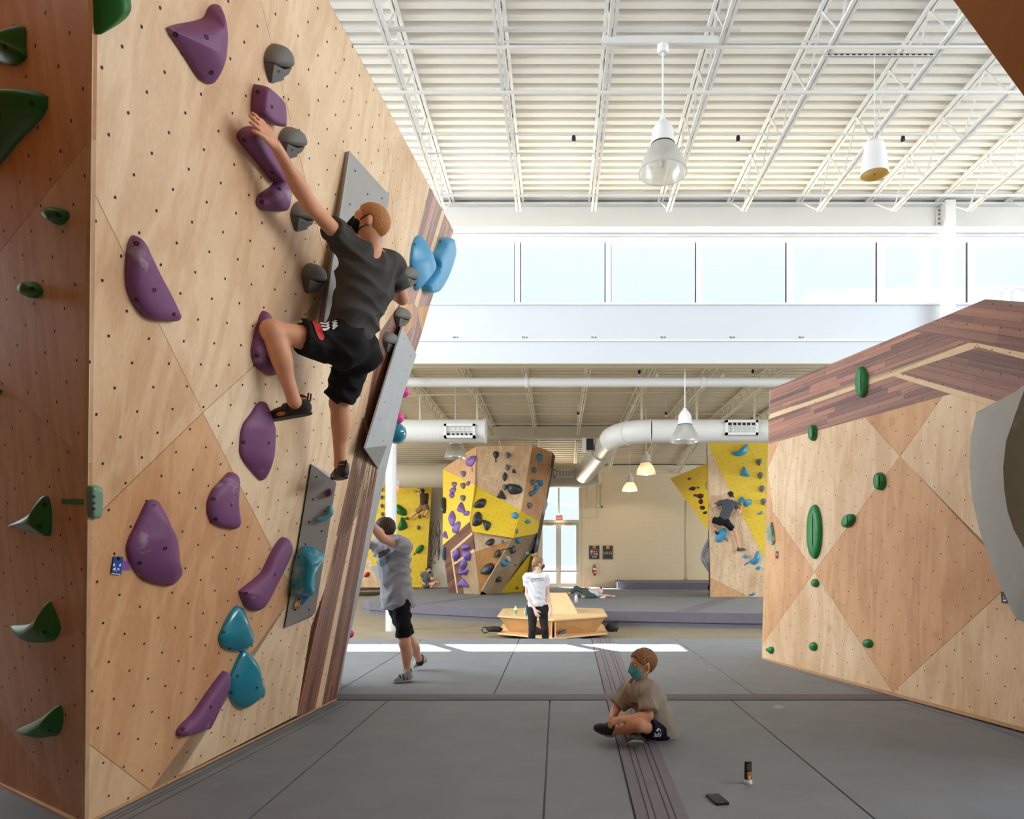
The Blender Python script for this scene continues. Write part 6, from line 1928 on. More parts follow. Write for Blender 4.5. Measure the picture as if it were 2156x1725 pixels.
blk_short = smat('black_shorts', (32, 31, 33))
ginger = plain('ginger_hair', (188, 130, 78), 0.6, noise=.2, nscale=160, spec=.3)
climber = person('climber in charcoal tee and black striped shorts reaching up the tall wall', J, 1.0, .0065, skin_tan,
    dict(mat=dk_shirt, sleeve=dict(L=.30, R=.62), hem=-.07, ease=.016, fold=.034, flare=1.0, seed=2), dict(mat=blk_short, leg=dict(L=.60, R=.88), ease=.022, fold=.022, waist=.12),
    hair=dict(mat=ginger, t=.006, front=.062, low=.075, rough=.0012), hands=dict(L=dict(n=(.75, -.6, .15), curl=(.12, .14, .16, .22), spread=.14, tc=.3, dir=P(522, 236, 3.17) - P(580, 306, 3.36), s=1.02), R=dict(n=(.9, 0, .3), curl=(.4, .4, .45, .5), dir=(-.75, .3, .3))), arm=1.02)
mask(climber, J, 1.0, smat('black_mask', (22, 22, 24)), black_plastic)
blk_shoe = plain('shoe_black', (40, 40, 40), .6, bump=.1, bscale=200)
org = plain('shoe_orange', (222, 112, 40), .6)
def climbing_shoe(parent, ft, up, s=1.0):
    o = shoe('climbing_shoe', parent, ft[0], ft[1], up, blk_shoe, plain('shoe_rubber', (28, 28, 29), .5), s)
    R = frame(_v(ft[1]) - _v(ft[0]), up); X, Fw, U = R; hl = _v(ft[0])
    L = np.linalg.norm(_v(ft[1]) - hl)
    m = MB()                                           # heel pull loop
    m.tube([hl + U * .075 * s - Fw * .0 * s, hl + U * .115 * s - Fw * .012 * s, hl + U * .125 * s + Fw * .004 * s, hl + U * .085 * s + Fw * .016 * s], .005 * s, 6).build('pull_loop', black_plastic, o, True)
    sdf_obj('ankle_lining', [Cut(Cone(hl + Fw * .06 * s + U * .07 * s, hl + Fw * .055 * s + U * .098 * s, .043 * s, .043 * s, .01), [(hl + U * .096 * s, U), (hl + U * .084 * s, -U)])], .004, org, o)
    for q in (-1, 1):
        sdf_obj('side_patch', [Ell(hl + Fw * L * .60 + U * .022 * s + X * q * .036 * s, R, np.array([.012, .035, .016]) * s, .005)], .004, org, o)
    sdf_obj('strap', [Cut(Ell(hl + Fw * L * .48 + U * .045 * s, R, np.array([.047, L * .30, .046]) * s, .01), [(hl + Fw * L * .58, Fw), (hl + Fw * L * .42, -Fw), (hl + U * .03 * s, -U)])], .004, black_plastic, o)
    return o
climbing_shoe(climber, J['ftL'], (.12, -.05, 1)); climbing_shoe(climber, J['ftR'], (.25, -.25, 1), .95)
so = bpy.data.objects[climber['_b']]; bv = bvh_of(so)
wht = plain('print_white', (232, 232, 230), .6)
cS = lambda *p: cr(4.425, 560, 650, p)
red_p = plain('shorts_red', (208, 34, 26), .6)
decal(bv, cS((415, 88), (455, 96), (495, 130), (520, 190), (542, 262), (530, 292), (512, 300), (488, 282), (462, 220), (440, 150)), red_p, 'red_side_panel', so, .005, 12)
for i in range(3):
    y = i * 25
    decal(bv, cS((500 + i * 10, 138 + y), (560, 146 + y * .95), (583, 126 + y), (597, 134 + y), (570, 160 + y * .95), (505 + i * 10, 152 + y)), wht, 'side_stripe', so, .0075, 8)
    decal(bv, cS((612, 142 + y), (655, 112 + y), (672, 118 + y), (630, 156 + y)), wht, 'side_stripe', so, .0075, 6)
for a in (((300, 92), (318, 90), (346, 122), (342, 126)), ((303, 104), (312, 102), (338, 128), (330, 132)), ((308, 120), (314, 118), (326, 132), (316, 136))):
    decal(bv, cS(*a), wht, 'logo_bar', so, .003, 3)
del climber['_s'], climber['_b']

# ---- the boy sitting cross-legged
def PF_(px, py, Y): return P(px, py, Y)
J = dict(head=P(1353, 1398, 4.86), face=(-.93, -.32, -.04), headup=(-.08, .0, 1), hs=.92, neck=P(1345, 1443, 4.90), chest=P(1367, 1478, 4.92), pel=P(1387, 1528, 4.95), fwdT=(-.95, -.25, .05),
         shL=P(1364, 1457, 4.80), elL=P(1366, 1508, 4.70), wrL=P(1306, 1516, 4.66), shR=P(1326, 1455, 5.00), elR=P(1297, 1493, 4.99), wrR=P(1287, 1514, 4.80),
         hipL=P(1384, 1538, 4.88), knL=P(1346, 1529, 4.62), anL=P(1292, 1541, 4.74), hipR=P(1372, 1535, 5.02), knR=P(1312, 1512, 5.08), anR=P(1330, 1556, 4.66),
         ftL=(P(1292, 1552, 4.74), P(1250, 1534, 4.80)), ftR=(P(1352, 1568, 4.64), P(1326, 1566, 4.52)), glute=np.array([.03, .0, -.02]), base=(.6, 4.95, 0))
tan_tee = smat('taupe_tee', (176, 166, 150))
navy = smat('navy_shorts', (26, 30, 48))
brn = plain('brown_hair', (158, 116, 78), 0.55, noise=.22, nscale=120, spec=.3)
boy = person('boy in taupe tee and blue face mask sitting cross-legged on the mat', J, .66, .0062, skin_tan,
    dict(mat=tan_tee, sleeve=.82, hem=-.20, hemdir=(.62, .16, .9), ease=.050, fold=.040, flare=1.3, seed=4), dict(mat=navy, leg=.62, ease=.012, fold=.012, waist=.10, flare=2.4),
    hair=dict(mat=brn, t=.011, front=.072, low=.075, rough=.0032, fringe=True), hands=dict(L=dict(n=(.1, -.5, .85), curl=(.35, .4, .45, .5), dir=(-.9, .1, -.35), s=1.0), R=dict(n=(-.5, -.1, .9), curl=(.5, .5, .5, .5), dir=(.0, -.75, -.45), s=1.0)), arm=1.12, thigh=1.02, face=dict(mouth=False))
mk = mask(boy, J, .92, plain('surgical_mask', (94, 178, 188), .75), white_plastic, .004, .006, .003)
R = frame(J['face'], J['headup'])
grey_shoe = plain('shoe_dark', (34, 34, 36), .6)
shoe('climbing_shoe', boy, J['ftL'][0], J['ftL'][1], (-.1, -.25, 1), grey_shoe, plain('sole_grey', (150, 144, 132), .7), .8)
shoe('climbing_shoe', boy, J['ftR'][0], J['ftR'][1], (.1, .85, .55), grey_shoe, plain('sole_grey', (150, 144, 132), .7), .78)
so = bpy.data.objects[boy['_b']]; bv = bvh_of(so); sh = bpy.data.objects[boy['_s']]; bvs = bvh_of(sh)
cB = lambda *p: cr(7.5, 1240, 1350, p)
for a in (((1055, 1418), (1080, 1380), (1100, 1380), (1092, 1424)), ((1104, 1384), (1112, 1380), (1136, 1424), (1126, 1430))):
    decal(bv, cB(*a), wht, 'logo_bar', so, .003, 4)
def glyph(bv, par, strokes, w, mat, nm):
    for (x0, y0), (x1, y1) in strokes:
        dx, dy = x1 - x0, y1 - y0; L = math.hypot(dx, dy); nx, ny = -dy / L * w / 2, dx / L * w / 2
        decal(bv, [(x0 + nx, y0 + ny), (x1 + nx, y1 + ny), (x1 - nx, y1 - ny), (x0 - nx, y0 - ny)], mat, nm, par, .003, 3)
def cB2(*seg): return [tuple(cB(*s)) for s in seg]
# letters a d i, slanted as on the shorts
glyph(bv, so, cB2(((1022, 1508), (1040, 1508)), ((1040, 1508), (1050, 1456)), ((1050, 1456), (1028, 1460)), ((1024, 1486), (1046, 1482))), 1.3, wht, 'letter_a')
glyph(bv, so, cB2(((1066, 1474), (1060, 1504)), ((1060, 1504), (1084, 1506)), ((1066, 1474), (1090, 1470)), ((1084, 1506), (1100, 1440))), 1.3, wht, 'letter_d')
glyph(bv, so, cB2(((1104, 1508), (1116, 1462)), ((1122, 1508), (1138, 1450))), 1.3, wht, 'letter_i')
for y, c in ((968, (170, 60, 60)), (985, (60, 56, 60)), (1005, (90, 88, 90)), (1030, (150, 78, 70))):
    decal(bvs, cB((662, y), (765, y + 6), (768, y + 18), (664, y + 12)), plain('print_%d_%d_%d' % c, c, .8), 'chest_stripe', sh, .003, 4)
del boy['_s'], boy['_b']

# ---- the man standing at the end of the wall
J = dict(head=P(810, 1115, 7.10), face=(-.92, .25, -.22), headup=(-.12, -.05, 1), neck=P(822, 1147, 7.12), chest=P(829, 1180, 7.14), pel=P(838, 1262, 7.16), fwdT=(-.82, -.55, 0),
         shL=P(846, 1153, 7.02), elL=P(806, 1134, 6.86), wrL=P(774, 1092, 6.72), shR=P(800, 1150, 7.26), elR=P(776, 1148, 7.20), wrR=P(752, 1136, 7.02),
         hipL=P(845, 1270, 7.06), knL=P(852, 1354, 7.05), anL=P(858, 1418, 7.12), hipR=P(830, 1270, 7.28), knR=P(862, 1350, 7.42), anR=P(884, 1391, 7.72),
         calfL=(.8, .3, 0), calfR=(.8, .3, .2), ftL=(P(868, 1434, 7.10), P(828, 1438, 6.98)), ftR=(P(900, 1392, 7.86), P(872, 1408, 7.78)), glute=np.array([.02, .01, .02]), gr=.07, base=(-1.6, 7.1, 0))
g_tee = smat('heather_grey_tee', (168, 168, 174))
dkbr = plain('dark_brown_hair', (70, 52, 42), 0.55, noise=.2, nscale=100, spec=.3)
man = person('standing man in heather grey tee and black shorts leaning on the wall end', J, 1.0, .0085, skin_m,
    dict(mat=g_tee, sleeve=.45, hem=-.08, ease=.042, fold=.030, flare=1.8, seed=6), dict(mat=blk_short, leg=.86, ease=.004, fold=.022, waist=.12, flare=2.2),
    hair=dict(mat=dkbr, t=.016, front=.07, low=.07, rough=.003, fringe=True), hands=dict(L=dict(n=(.3, -.8, .4), curl=(.5, .5, .5, .5), dir=(-.75, .2, .4)), R=dict(n=(.3, -.6, .6), curl=(.5, .5, .5, .5), dir=(-.8, -.3, .2))), arm=1.08)
gsh = plain('shoe_grey', (150, 148, 144), .65)
for k in 'LR':
    o = shoe('climbing_shoe', man, J['ft' + k][0], J['ft' + k][1], (-.1, -.05, 1) if k == 'L' else (-.35, -.1, 1), gsh, plain('sole_pale', (176, 172, 164), .7), 1.0, h=.007)
    R = frame(_v(J['ft' + k][1]) - _v(J['ft' + k][0]), (0, 0, 1)); hl = _v(J['ft' + k][0]); L = np.linalg.norm(_v(J['ft' + k][1]) - hl)
    for t in (.36, .54, .70):
        sdf_obj('strap', [Cut(Ell(hl + R[1] * L * .5 + R[2] * .036, R, np.array([.050, L * .40, .050]), .01), [(hl + R[1] * L * (t + .045), R[1]), (hl + R[1] * L * (t - .045), -R[1]), (hl + R[2] * .022, -R[2])])], .006, black_plastic, o)
    sdf_obj('sock', [Cone(_v(J['an' + k]) - np.array([0, 0, .02]), _v(J['an' + k]) + np.array([0, 0, .03]), .046, .046, .01)], .007, black_plastic, man)
sh = bpy.data.objects[man['_s']]; bvs = bvh_of(sh)
cM = lambda *p: cr(9.58, 760, 1080, p)
decal(bvs, cM((355, 800), (560, 720), (580, 740), (560, 800), (420, 900), (360, 915)), plain('print_plum', (70, 58, 72), .85), 'chest_print_dark', sh, .004, 8)
decal(bvs, cM((385, 960), (560, 850), (595, 900), (560, 980), (400, 1090), (375, 1030)), plain('print_teal', (96, 128, 138), .85), 'chest_print_teal', sh, .004, 8)
del man['_s'], man['_b']

# ---- the woman in the white tee
J = dict(head=P(1134, 1187, 11.5), face=(.86, .34, -.06), headup=(-.05, .0, 1), neck=P(1130, 1211, 11.5), chest=P(1129, 1230, 11.5), pel=P(1131, 1272, 11.5), fwdT=(.12, -1, 0),
         shR=P(1110, 1217, 11.48), elR=P(1110, 1252, 11.50), wrR=P(1126, 1284, 11.36), shL=P(1148, 1217, 11.5), elL=P(1153, 1250, 11.52), wrL=P(1160, 1281, 11.42),
         hipL=P(1142, 1281, 11.5), knL=P(1147, 1326, 11.44), anL=P(1150, 1368, 11.5), hipR=P(1121, 1281, 11.5), knR=P(1121, 1326, 11.44), anR=P(1117, 1368, 11.5),
         calfL=(0, .6, 0), calfR=(0, .6, 0), ftL=(P(1150, 1376, 11.55), P(1153, 1379, 11.32)), ftR=(P(1117, 1376, 11.55), P(1112, 1379, 11.32)), glute=np.array([0, .03, -.01]), base=(-.35, 11.5, ZC))
w_tee = smat('white_tee', (240, 240, 244))
legg = smat('charcoal_leggings', (52, 48, 52))
blond = plain('blonde_hair', (158, 120, 82), 0.5, noise=.35, nscale=60, spec=.4)
hc_ = _v(J['head']); R = frame(J['face'], J['headup']); X, Fw, U = R
tailp = [Cone(hc_ + U * .08 - Fw * .06, hc_ + U * .15 - Fw * .05 + X * .02, .035, .028, .02), Cone(hc_ + U * .15 - Fw * .05, hc_ + U * .13 - Fw * .11, .026, .022, .02)] + \
        [Ell(hc_ - Fw * (.10 - .004 * i) - U * (.0 + .034 * i) + X * (.008 if i % 2 else -.008), R, (.018, .018, .022), .008) for i in range(4)]
woman = person('woman in white printed tee and dark leggings looking away by the wooden bench', J, .93, .009, skin_pale,
    dict(mat=w_tee, sleeve=.50, hem=-.03, ease=.016, fold=.024, flare=.9, seed=8), dict(mat=legg, leg=1.98, ease=.004, fold=.002, waist=.10, name='leggings'),
    hair=dict(mat=blond, t=.012, front=.06, low=.055, rough=.003, extra=tailp), hands=dict(L=dict(n=(.8, .2, .1), curl=(.2, .25, .3, .35), dir=(.1, -.1, -1)), R=dict(n=(-.6, -.7, .1), curl=(.25, .3, .35, .4), dir=(.35, -.2, -.85))), arm=.94, thigh=1.1)
mask(woman, J, .93, smat('brown_mask', (92, 70, 54)), plain('brown_strap', (92, 70, 54), .8), .006, .0, .005)
for k in 'LR': shoe('climbing_shoe', woman, J['ft' + k][0], J['ft' + k][1], (0, 0, 1), blk_shoe, plain('shoe_rubber', (28, 28, 29), .5), .95, h=.009)
sh = bpy.data.objects[woman['_s']]; bvs = bvh_of(sh)
pr_ = plain('print_slate', (66, 62, 92), .8)
cW = lambda *p: cr(17.25, 1090, 1160, p)
def cWs(*seg): return [tuple(cW(*s)) for s in seg]
glyph(bvs, sh, cWs(((480, 1030), (520, 995)), ((520, 995), (580, 1000)), ((580, 1000), (605, 1060)), ((605, 1060), (545, 1150)), ((545, 1150), (485, 1100)), ((485, 1100), (480, 1030)), ((545, 1040), (545, 1100)), ((520, 1060), (570, 1055))), .8, pr_, 'logo_outline')
x = 640
for seg in ([((0, 0), (0, 50)), ((0, 0), (30, -4)), ((0, 50), (30, 46))], [((45, -4), (45, 20)), ((45, -4), (62, -6)), ((45, 20), (62, 18))], [((80, -6), (80, 18)), ((80, -6), (98, 16)), ((98, -8), (98, 16))], [((112, -8), (132, -10)), ((122, -10), (122, 14))], [((145, -10), (145, 14)), ((145, -10), (162, -10)), ((145, 2), (162, 12))], [((176, 12), (186, -14)), ((186, -14), (196, 10))], [((262, -40), (270, 10)), ((240, -10), (280, -14))]):
    glyph(bvs, sh, [tuple(cW((x + a[0], 1015 + a[1]), (x + b[0], 1015 + b[1]))) for a, b in seg], .9, pr_, 'lettering')
glyph(bvs, sh, cWs(((620, 1110), (680, 1100)), ((700, 1096), (790, 1084)), ((810, 1080), (930, 1062))), .9, pr_, 'lettering_line')
del woman['_s'], woman['_b']

# ---- far figures
cR = lambda x, y, Y: P(1480 + x / 9.586, 1010 + y / 9.586, Y - .12)
J = dict(head=cR(550, 318, 21.45), face=(-.35, .9, .15), headup=(.1, -.1, 1), neck=cR(545, 405, 21.5), chest=cR(505, 560, 21.5), pel=cR(405, 830, 21.5), fwdT=(0, 1, 0),
         shL=cR(350, 465, 21.52), elL=cR(195, 560, 21.58), wrL=cR(205, 400, 21.72), shR=cR(655, 500, 21.52), elR=cR(735, 685, 21.52), wrR=cR(790, 500, 21.70),
         hipL=cR(340, 850, 21.52), knL=cR(150, 800, 21.66), anL=cR(268, 1040, 21.70), hipR=cR(465, 870, 21.52), knR=cR(640, 1040, 21.62), anR=cR(715, 1365, 21.70),
         calfL=(0, -.6, 0), calfR=(0, -.6, 0), ftL=(cR(262, 1075, 21.62), cR(318, 1120, 21.80)), ftR=(cR(690, 1445, 21.66), cR(860, 1425, 21.78)), glute=np.array([0, -.05, 0]), base=cR(400, 850, 21.5))
sl_tee = smat('slate_tee', (84, 86, 94))
cap_man = person('capped man in slate tee climbing the far right blue route', J, 1.0, .014, skin_m, dict(mat=sl_tee, sleeve=.5, hem=-.04, ease=.016, fold=.01, seed=3), dict(mat=blk_short, leg=.72, ease=.02, waist=.1),
    hair=dict(mat=plain('cap_black', (34, 34, 36), .8), t=.014, front=.08, low=.03, rough=0.0), hands=dict(L=dict(n=(0, -1, .2), curl=(.3, .3, .3, .3), dir=(.2, .3, 1)), R=dict(n=(0, -1, .3), curl=(.5, .5, .5, .5), dir=(.15, .5, 1))), nose=True)
R = frame(J['face'], J['headup']); c = _v(J['head'])
sdf_obj('cap_brim', [Ell(c - R[1] * .10 - R[2] * .015, frame(-R[1] - R[2] * .5 + R[0] * .25, R[2]), (.07, .085, .012), .01)], .008, MATS['cap_black'], cap_man)
for k in 'LR': shoe('climbing_shoe', cap_man, J['ft' + k][0], J['ft' + k][1], (0, 0, 1) if k == 'R' else (-.5, -.2, .8), plain('shoe_slate', (70, 70, 74), .6), plain('shoe_rubber', (28, 28, 29), .5), 1.0, h=.012)
for k in ('_s', '_b'): del cap_man[k]

cL = lambda x, y, Y: P(740 + x / 5.75, 1000 + y / 5.75, Y)
J = dict(head=cL(862, 205, 27.55), face=(-.5, .8, .3), headup=(-.3, 0, 1), neck=cL(875, 228, 27.55), chest=cL(882, 285, 27.55), pel=cL(875, 385, 27.55), fwdT=(0, 1, 0),
         shL=cL(850, 240, 27.58), elL=cL(815, 225, 27.65), wrL=cL(808, 195, 27.75), shR=cL(912, 248, 27.58), elR=cL(880, 210, 27.5), wrR=cL(835, 195, 27.7),
         hipL=cL(855, 395, 27.58), knL=cL(775, 465, 27.7), anL=cL(690, 535, 27.8), hipR=cL(905, 395, 27.55), knR=cL(920, 440, 27.45), anR=cL(886, 495, 27.7),
         ftL=(cL(690, 548, 27.75), cL(640, 535, 27.95)), ftR=(cL(888, 515, 27.68), cL(868, 510, 27.88)), glute=np.array([0, -.05, 0]), base=cL(880, 400, 27.5))
patt = plain('patterned_tee', (70, 46, 36), .85, noise=.6, nscale=16)
strec = person('climber in a patterned top stretching between green holds on the far yellow wall', J, 1.0, .018, skin_tan, dict(mat=patt, sleeve=.15, hem=-.02, ease=.014, fold=.006), dict(mat=smat('khaki_shorts', (138, 112, 80)), leg=.8, ease=.02, waist=.08),
    hair=dict(mat=plain('black_hair', (26, 22, 22), .6), t=.016, front=.06, low=.08, rough=.002), hands=dict(L=dict(n=(0, -1, .3), dir=(-.1, .4, 1)), R=dict(n=(0, -1, .3), dir=(-.5, .4, .7))))
for k in 'LR': shoe('climbing_shoe', strec, J['ft' + k][0], J['ft' + k][1], (0, -.2, 1), blk_shoe, MATS['shoe_rubber'], 1.0, h=.014)
for k in ('_s', '_b'): del strec[k]

cS_ = lambda x, y, Y: P(760 + x / 9.58, 1080 + y / 9.58, Y)
J = dict(head=cS_(1378, 1142, 27.75), face=(.55, -.75, -.15), headup=(.05, 0, 1), neck=cS_(1345, 1200, 27.8), chest=cS_(1325, 1285, 27.82), pel=cS_(1325, 1440, 27.9), fwdT=(.5, -.8, 0),
         shR=cS_(1240, 1235, 27.75), elR=cS_(1195, 1330, 27.72), wrR=cS_(1255, 1410, 27.6), shL=cS_(1405, 1240, 27.85), elL=cS_(1425, 1335, 27.7), wrL=cS_(1490, 1312, 27.55),
         hipR=cS_(1300, 1470, 27.8), knR=cS_(1490, 1415, 27.4), anR=cS_(1405, 1505, 27.45), hipL=cS_(1350, 1465, 27.95), knL=cS_(1560, 1395, 27.6), anL=cS_(1575, 1500, 27.5),
         ftR=(cS_(1390, 1520, 27.55), cS_(1440, 1525, 27.32)), ftL=(cS_(1565, 1520, 27.6), cS_(1600, 1525, 27.38)), glute=np.array([0, 0, 0.02]), base=(-5.2, 27.9, 0))
sit = person('bearded man in grey tee sitting on the mat by the far wall', J, 1.0, .016, skin_tan, dict(mat=smat('grey_tee', (118, 118, 116)), sleeve=.6, hem=-.08, ease=.02, fold=.01), dict(mat=smat('slate_shorts', (92, 100, 110)), leg=.5, ease=.02, waist=.06),
    hair=dict(mat=plain('black_hair', (26, 22, 22), .6), t=.018, front=.07, low=.07, rough=.002, extra=[Ell(_v(J['head']) + np.array([-.12, .05, .0]), np.eye(3), (.05, .05, .04), .02)]), hands=dict(R=dict(n=(-.5, -.5, .5), dir=(.5, -.3, -.6)), L=dict(n=(0, .3, 1), dir=(.85, -.4, .2))))
R = frame(J['face'], J['headup']); c = _v(J['head'])
sdf_obj('beard', [Ell(c - R[2] * .085 + R[1] * .055, R, (.05, .05, .05), .01)], .01, MATS['black_hair'], sit)
sdf_obj('eye_line', [Cone(c + R[1] * .09 - R[0] * .04 + R[2] * .005, c + R[1] * .09 + R[0] * .04 + R[2] * .005, .009, .009, .005)], .006, eye_dark, sit)
for k in ('_s', '_b'): del sit[k]

cY = lambda x, y, Y: P(1120 + x / 5.75, 1000 + y / 5.75, Y)
J = dict(head=cY(812, 1408, 21.5), face=(.1, -.25, 1), headup=(1, -.1, .1), neck=cY(775, 1440, 21.55), chest=cY(748, 1440, 21.55), pel=cY(668, 1432, 21.6), fwdT=(0, -.2, 1),
         shR=cY(755, 1420, 21.75), elR=cY(625, 1340, 21.9), wrR=cY(645, 1295, 21.9), shL=cY(790, 1455, 21.4), elL=cY(885, 1462, 21.3), wrL=cY(960, 1466, 21.25),
         hipR=cY(650, 1420, 21.72), knR=cY(535, 1375, 21.75), anR=cY(448, 1440, 21.7), hipL=cY(670, 1450, 21.48), knL=cY(735, 1470, 21.28), anL=cY(610, 1478, 21.2),
         ftR=(cY(440, 1470, 21.75), cY(405, 1465, 21.6)), ftL=(cY(585, 1478, 21.22), cY(520, 1468, 21.15)), glute=np.array([0, 0, .0]), base=(1.3, 21.5, 0))
lie = person('person in green trousers and white top lying stretched out on the far mat', J, .95, .016, skin_m, dict(mat=smat('white_top', (206, 216, 220)), sleeve=.05, hem=.06, ease=.012, fold=.004), dict(mat=smat('green_trousers', (74, 90, 82)), leg=1.8, ease=.022, fold=.012, waist=.04, name='trousers'),
    hair=dict(mat=plain('sandy_hair', (164, 130, 92), .6), t=.014, front=.05, low=.07, rough=.002), hands=dict(R=dict(n=(-.3, -.9, .2), dir=(.4, 0, .9)), L=dict(n=(0, -.3, 1), dir=(1, 0, .1))))
R = frame(J['face'], J['headup']); c = _v(J['head'])
hat = sdf_obj('cap', [Cut(Ell(c + R[2] * .02, R, (.10, .115, .11), .02), [(c + R[2] * .015, -R[2] * .8 + R[1] * -.2)])], .010, plain('cap_white', (226, 218, 222), .8), lie)
sdf_obj('cap_front', [Ell(c + R[1] * .095 + R[2] * .055, R, (.06, .035, .04), .01)], .010, plain('cap_purple', (96, 66, 150), .8), lie)
for k, sfx in (('L', .9), ('R', .9)): shoe('climbing_shoe', lie, J['ft' + k][0], J['ft' + k][1], (0, -.3, 1) if k == 'R' else (0, -.8, .6), plain('shoe_green_grey', (70, 80, 76), .6), MATS['shoe_rubber'], sfx, h=.014)
for k in ('_s', '_b'): del lie[k]
# ------------------------------------------------------------------ pendant lamps, speaker
lamp_white = plain('lamp_housing_white', (240, 240, 240), .35)
def pendant(label, px, ybot, Y, dia, ztop, canopy=False, mat=None, glow=0):
    b = P(px, ybot, Y); k = dia / .62
    r = empty('pendant_lamp', (b.x, b.y, b.z)); tag(r, label, 'pendant lamp')
    sh = MB()
    prof = [(.31, 0), (.300, .05), (.285, .11), (.262, .17), (.232, .23), (.198, .29), (.168, .335), (.15, .365)]
    sh.lathe([(a * k, h * k) for a, h in prof] + [(a * k - .006, h * k) for a, h in reversed(prof)], b, 40)
    so = sh.build('shade', mat or shade_acrylic, r); autosmooth(so, 60)
    rim = MB(); rim.lathe([(.305 * k, -.006 * k), (.316 * k, -.006 * k), (.316 * k, .008 * k), (.305 * k, .008 * k), (.305 * k, -.006 * k)], b, 40)
    autosmooth(rim.build('rim', shade_acrylic, so), 60)
    ho = MB(); ho.lathe([(0, .36 * k), (.150 * k, .36 * k), (.163 * k, .375 * k), (.160 * k, .40 * k), (.145 * k, .42 * k), (.140 * k, .55 * k), (.125 * k, .58 * k), (.10 * k, .62 * k), (.075 * k, .66 * k), (.05 * k, .675 * k), (.035 * k, .72 * k), (0, .72 * k)], b, 32)
    autosmooth(ho.build('housing', lamp_white, r), 40)
    MB().lathe([(.150 * k, .352 * k), (.158 * k, .352 * k), (.158 * k, .366 * k), (.150 * k, .366 * k)], b, 32).build('gasket_ring', dark_gap, r)
    bu = MB(); bu.lathe([(0, .08 * k), (.03 * k, .09 * k), (.042 * k, .14 * k), (.04 * k, .22 * k), (.028 * k, .30 * k), (.03 * k, .36 * k)], b, 16)
    autosmooth(bu.build('bulb', plain('bulb_glass', (225, 228, 230), .15), r), 60)
    MB().tube([b + Vector((0, 0, .71 * k)), (b.x, b.y, ztop)], .012, 8).build('cord', lamp_white, r)
    if glow:
        L = lamp('lamp_glow', 'POINT', glow, b + Vector((0, 0, .06 * k)), (0, 0, 0), (1.0, .86, .68), shadow_soft_size=.04)
        L.parent = r; L.matrix_parent_inverse = r.matrix_world.inverted()
    if canopy:
        MB().lathe([(0, ztop - .12), (.06, ztop - .12), (.075, ztop - .09), (.075, ztop - .03), (.045, ztop), (0, ztop)], (b.x, b.y, 0), 20).build('canopy', lamp_white, r)
    return r
pendant('big white high-bay pendant lamp hanging under the tall roof', 1395.5, 364, 9.08, .63, 8.12, True)
pendant('white pendant lamp in front of the long white duct', 1442, 930, 15.55, .65, 6.0)
pendant('tan pendant lamp below the duct elbow', 1360, 998, 21.7, .62, 6.0, mat=acrylic('acrylic_warm', .6, (.86, .78, .66)), glow=26)
pendant('small bright pendant lamp lowest before the far wall', 1326, 1034, 27.8, .62, 5.6, mat=acrylic('acrylic_gold', .6, (.95, .84, .62)), glow=48)
pendant('pendant lamp half hidden behind the short left duct', 959, 964, 19.0, .62, 6.0, mat=acrylic('acrylic_grey', .6, (.82, .79, .72)))
b = P(1841, 368, 9.4)
r = empty('hanging_speaker', b); tag(r, 'white pendant speaker with a yellow grille hanging at the right', 'speaker')
sp = MB(); sp.lathe([(.176, 0), (.180, .02), (.172, .12), (.155, .26), (.135, .37), (.12, .42), (.09, .445), (0, .45)], b, 36)
autosmooth(sp.build('speaker_body', lamp_white, r), 50)
gr = MB(); gr.lathe([(.178, .004), (.168, .0), (.16, .012), (0, .014)], b, 36)
autosmooth(gr.build('grille', plain('grille_yellow', (222, 176, 74), .6), r), 60)
MB().lathe([(.006, -.004), (.006, .014), (0, -.004)], b, 8).build('grille_stud', bolt_dark, r)
MB().tube([b + Vector((0, 0, .44)), b + Vector((0, 0, .56)), (b.x, b.y, 8.2)], .006, 6).build('suspension_cable', steel_white, r)
MB().tube([b + Vector((.02, 0, .46)), b + Vector((.08, 0, .56)), b + Vector((.07, 0, .68)), b + Vector((.01, 0, .75))], .006, 6).build('signal_cable', steel_white, r)

# ------------------------------------------------------------------ signs, posters, extinguisher, conduits
def exit_sign(label, c, w, h, ztop, ang=0):
    r = empty('exit_sign', c); tag(r, label, 'exit sign')
    hw, hh = w / 2, h / 2
    MB().box(c.x - hw, c.x + hw, c.y, c.y + .06, c.z - hh, c.z + hh * 1.35).build('sign_case', plain('sign_case', (226, 220, 206), .5), r)
    MB().box(c.x - hw * .78, c.x + hw * .78, c.y - .006, c.y, c.z - hh * .9, c.z + hh * .75).build('sign_face', plain('sign_red', (244, 96, 84), .5, emit=(250, 84, 70), es=.5), r)
    text('EXIT', h * .62, plain('sign_letter', (255, 214, 200), .5, emit=(255, 220, 206), es=.4), 'sign_text', r, (c.x, c.y - .008, c.z - hh * .05), (1, 0, 0), (0, 0, 1), .002, width=w * .66)
    MB().lathe([(0, c.z + hh * 1.35), (.09, c.z + hh * 1.35), (.03, c.z + hh * 1.35 + .07), (0, c.z + hh * 1.35 + .07)], (c.x, c.y + .03, 0), 12).build('canopy', plain('sign_case', (226, 220, 206), .5), r)
    MB().tube([(c.x, c.y + .03, c.z + hh * 1.35), (c.x, c.y + .03, ztop)], .012, 6).build('stem', cream_steel, r)
    return r
exit_sign('red lit EXIT sign hanging over the glass double door', P(1177.5, 1091.5, 29.6), .30, .20, 5.34)
c = P(833, 1023, 16.4)
r = empty('exit_sign', c); tag(r, 'orange EXIT sign edge peeking out behind the white column', 'exit sign')
MB().box(c.x - .10, c.x + .09, c.y, c.y + .05, c.z + .02, c.z + .13).build('sign_case', plain('sign_grey', (170, 170, 168), .5), r)
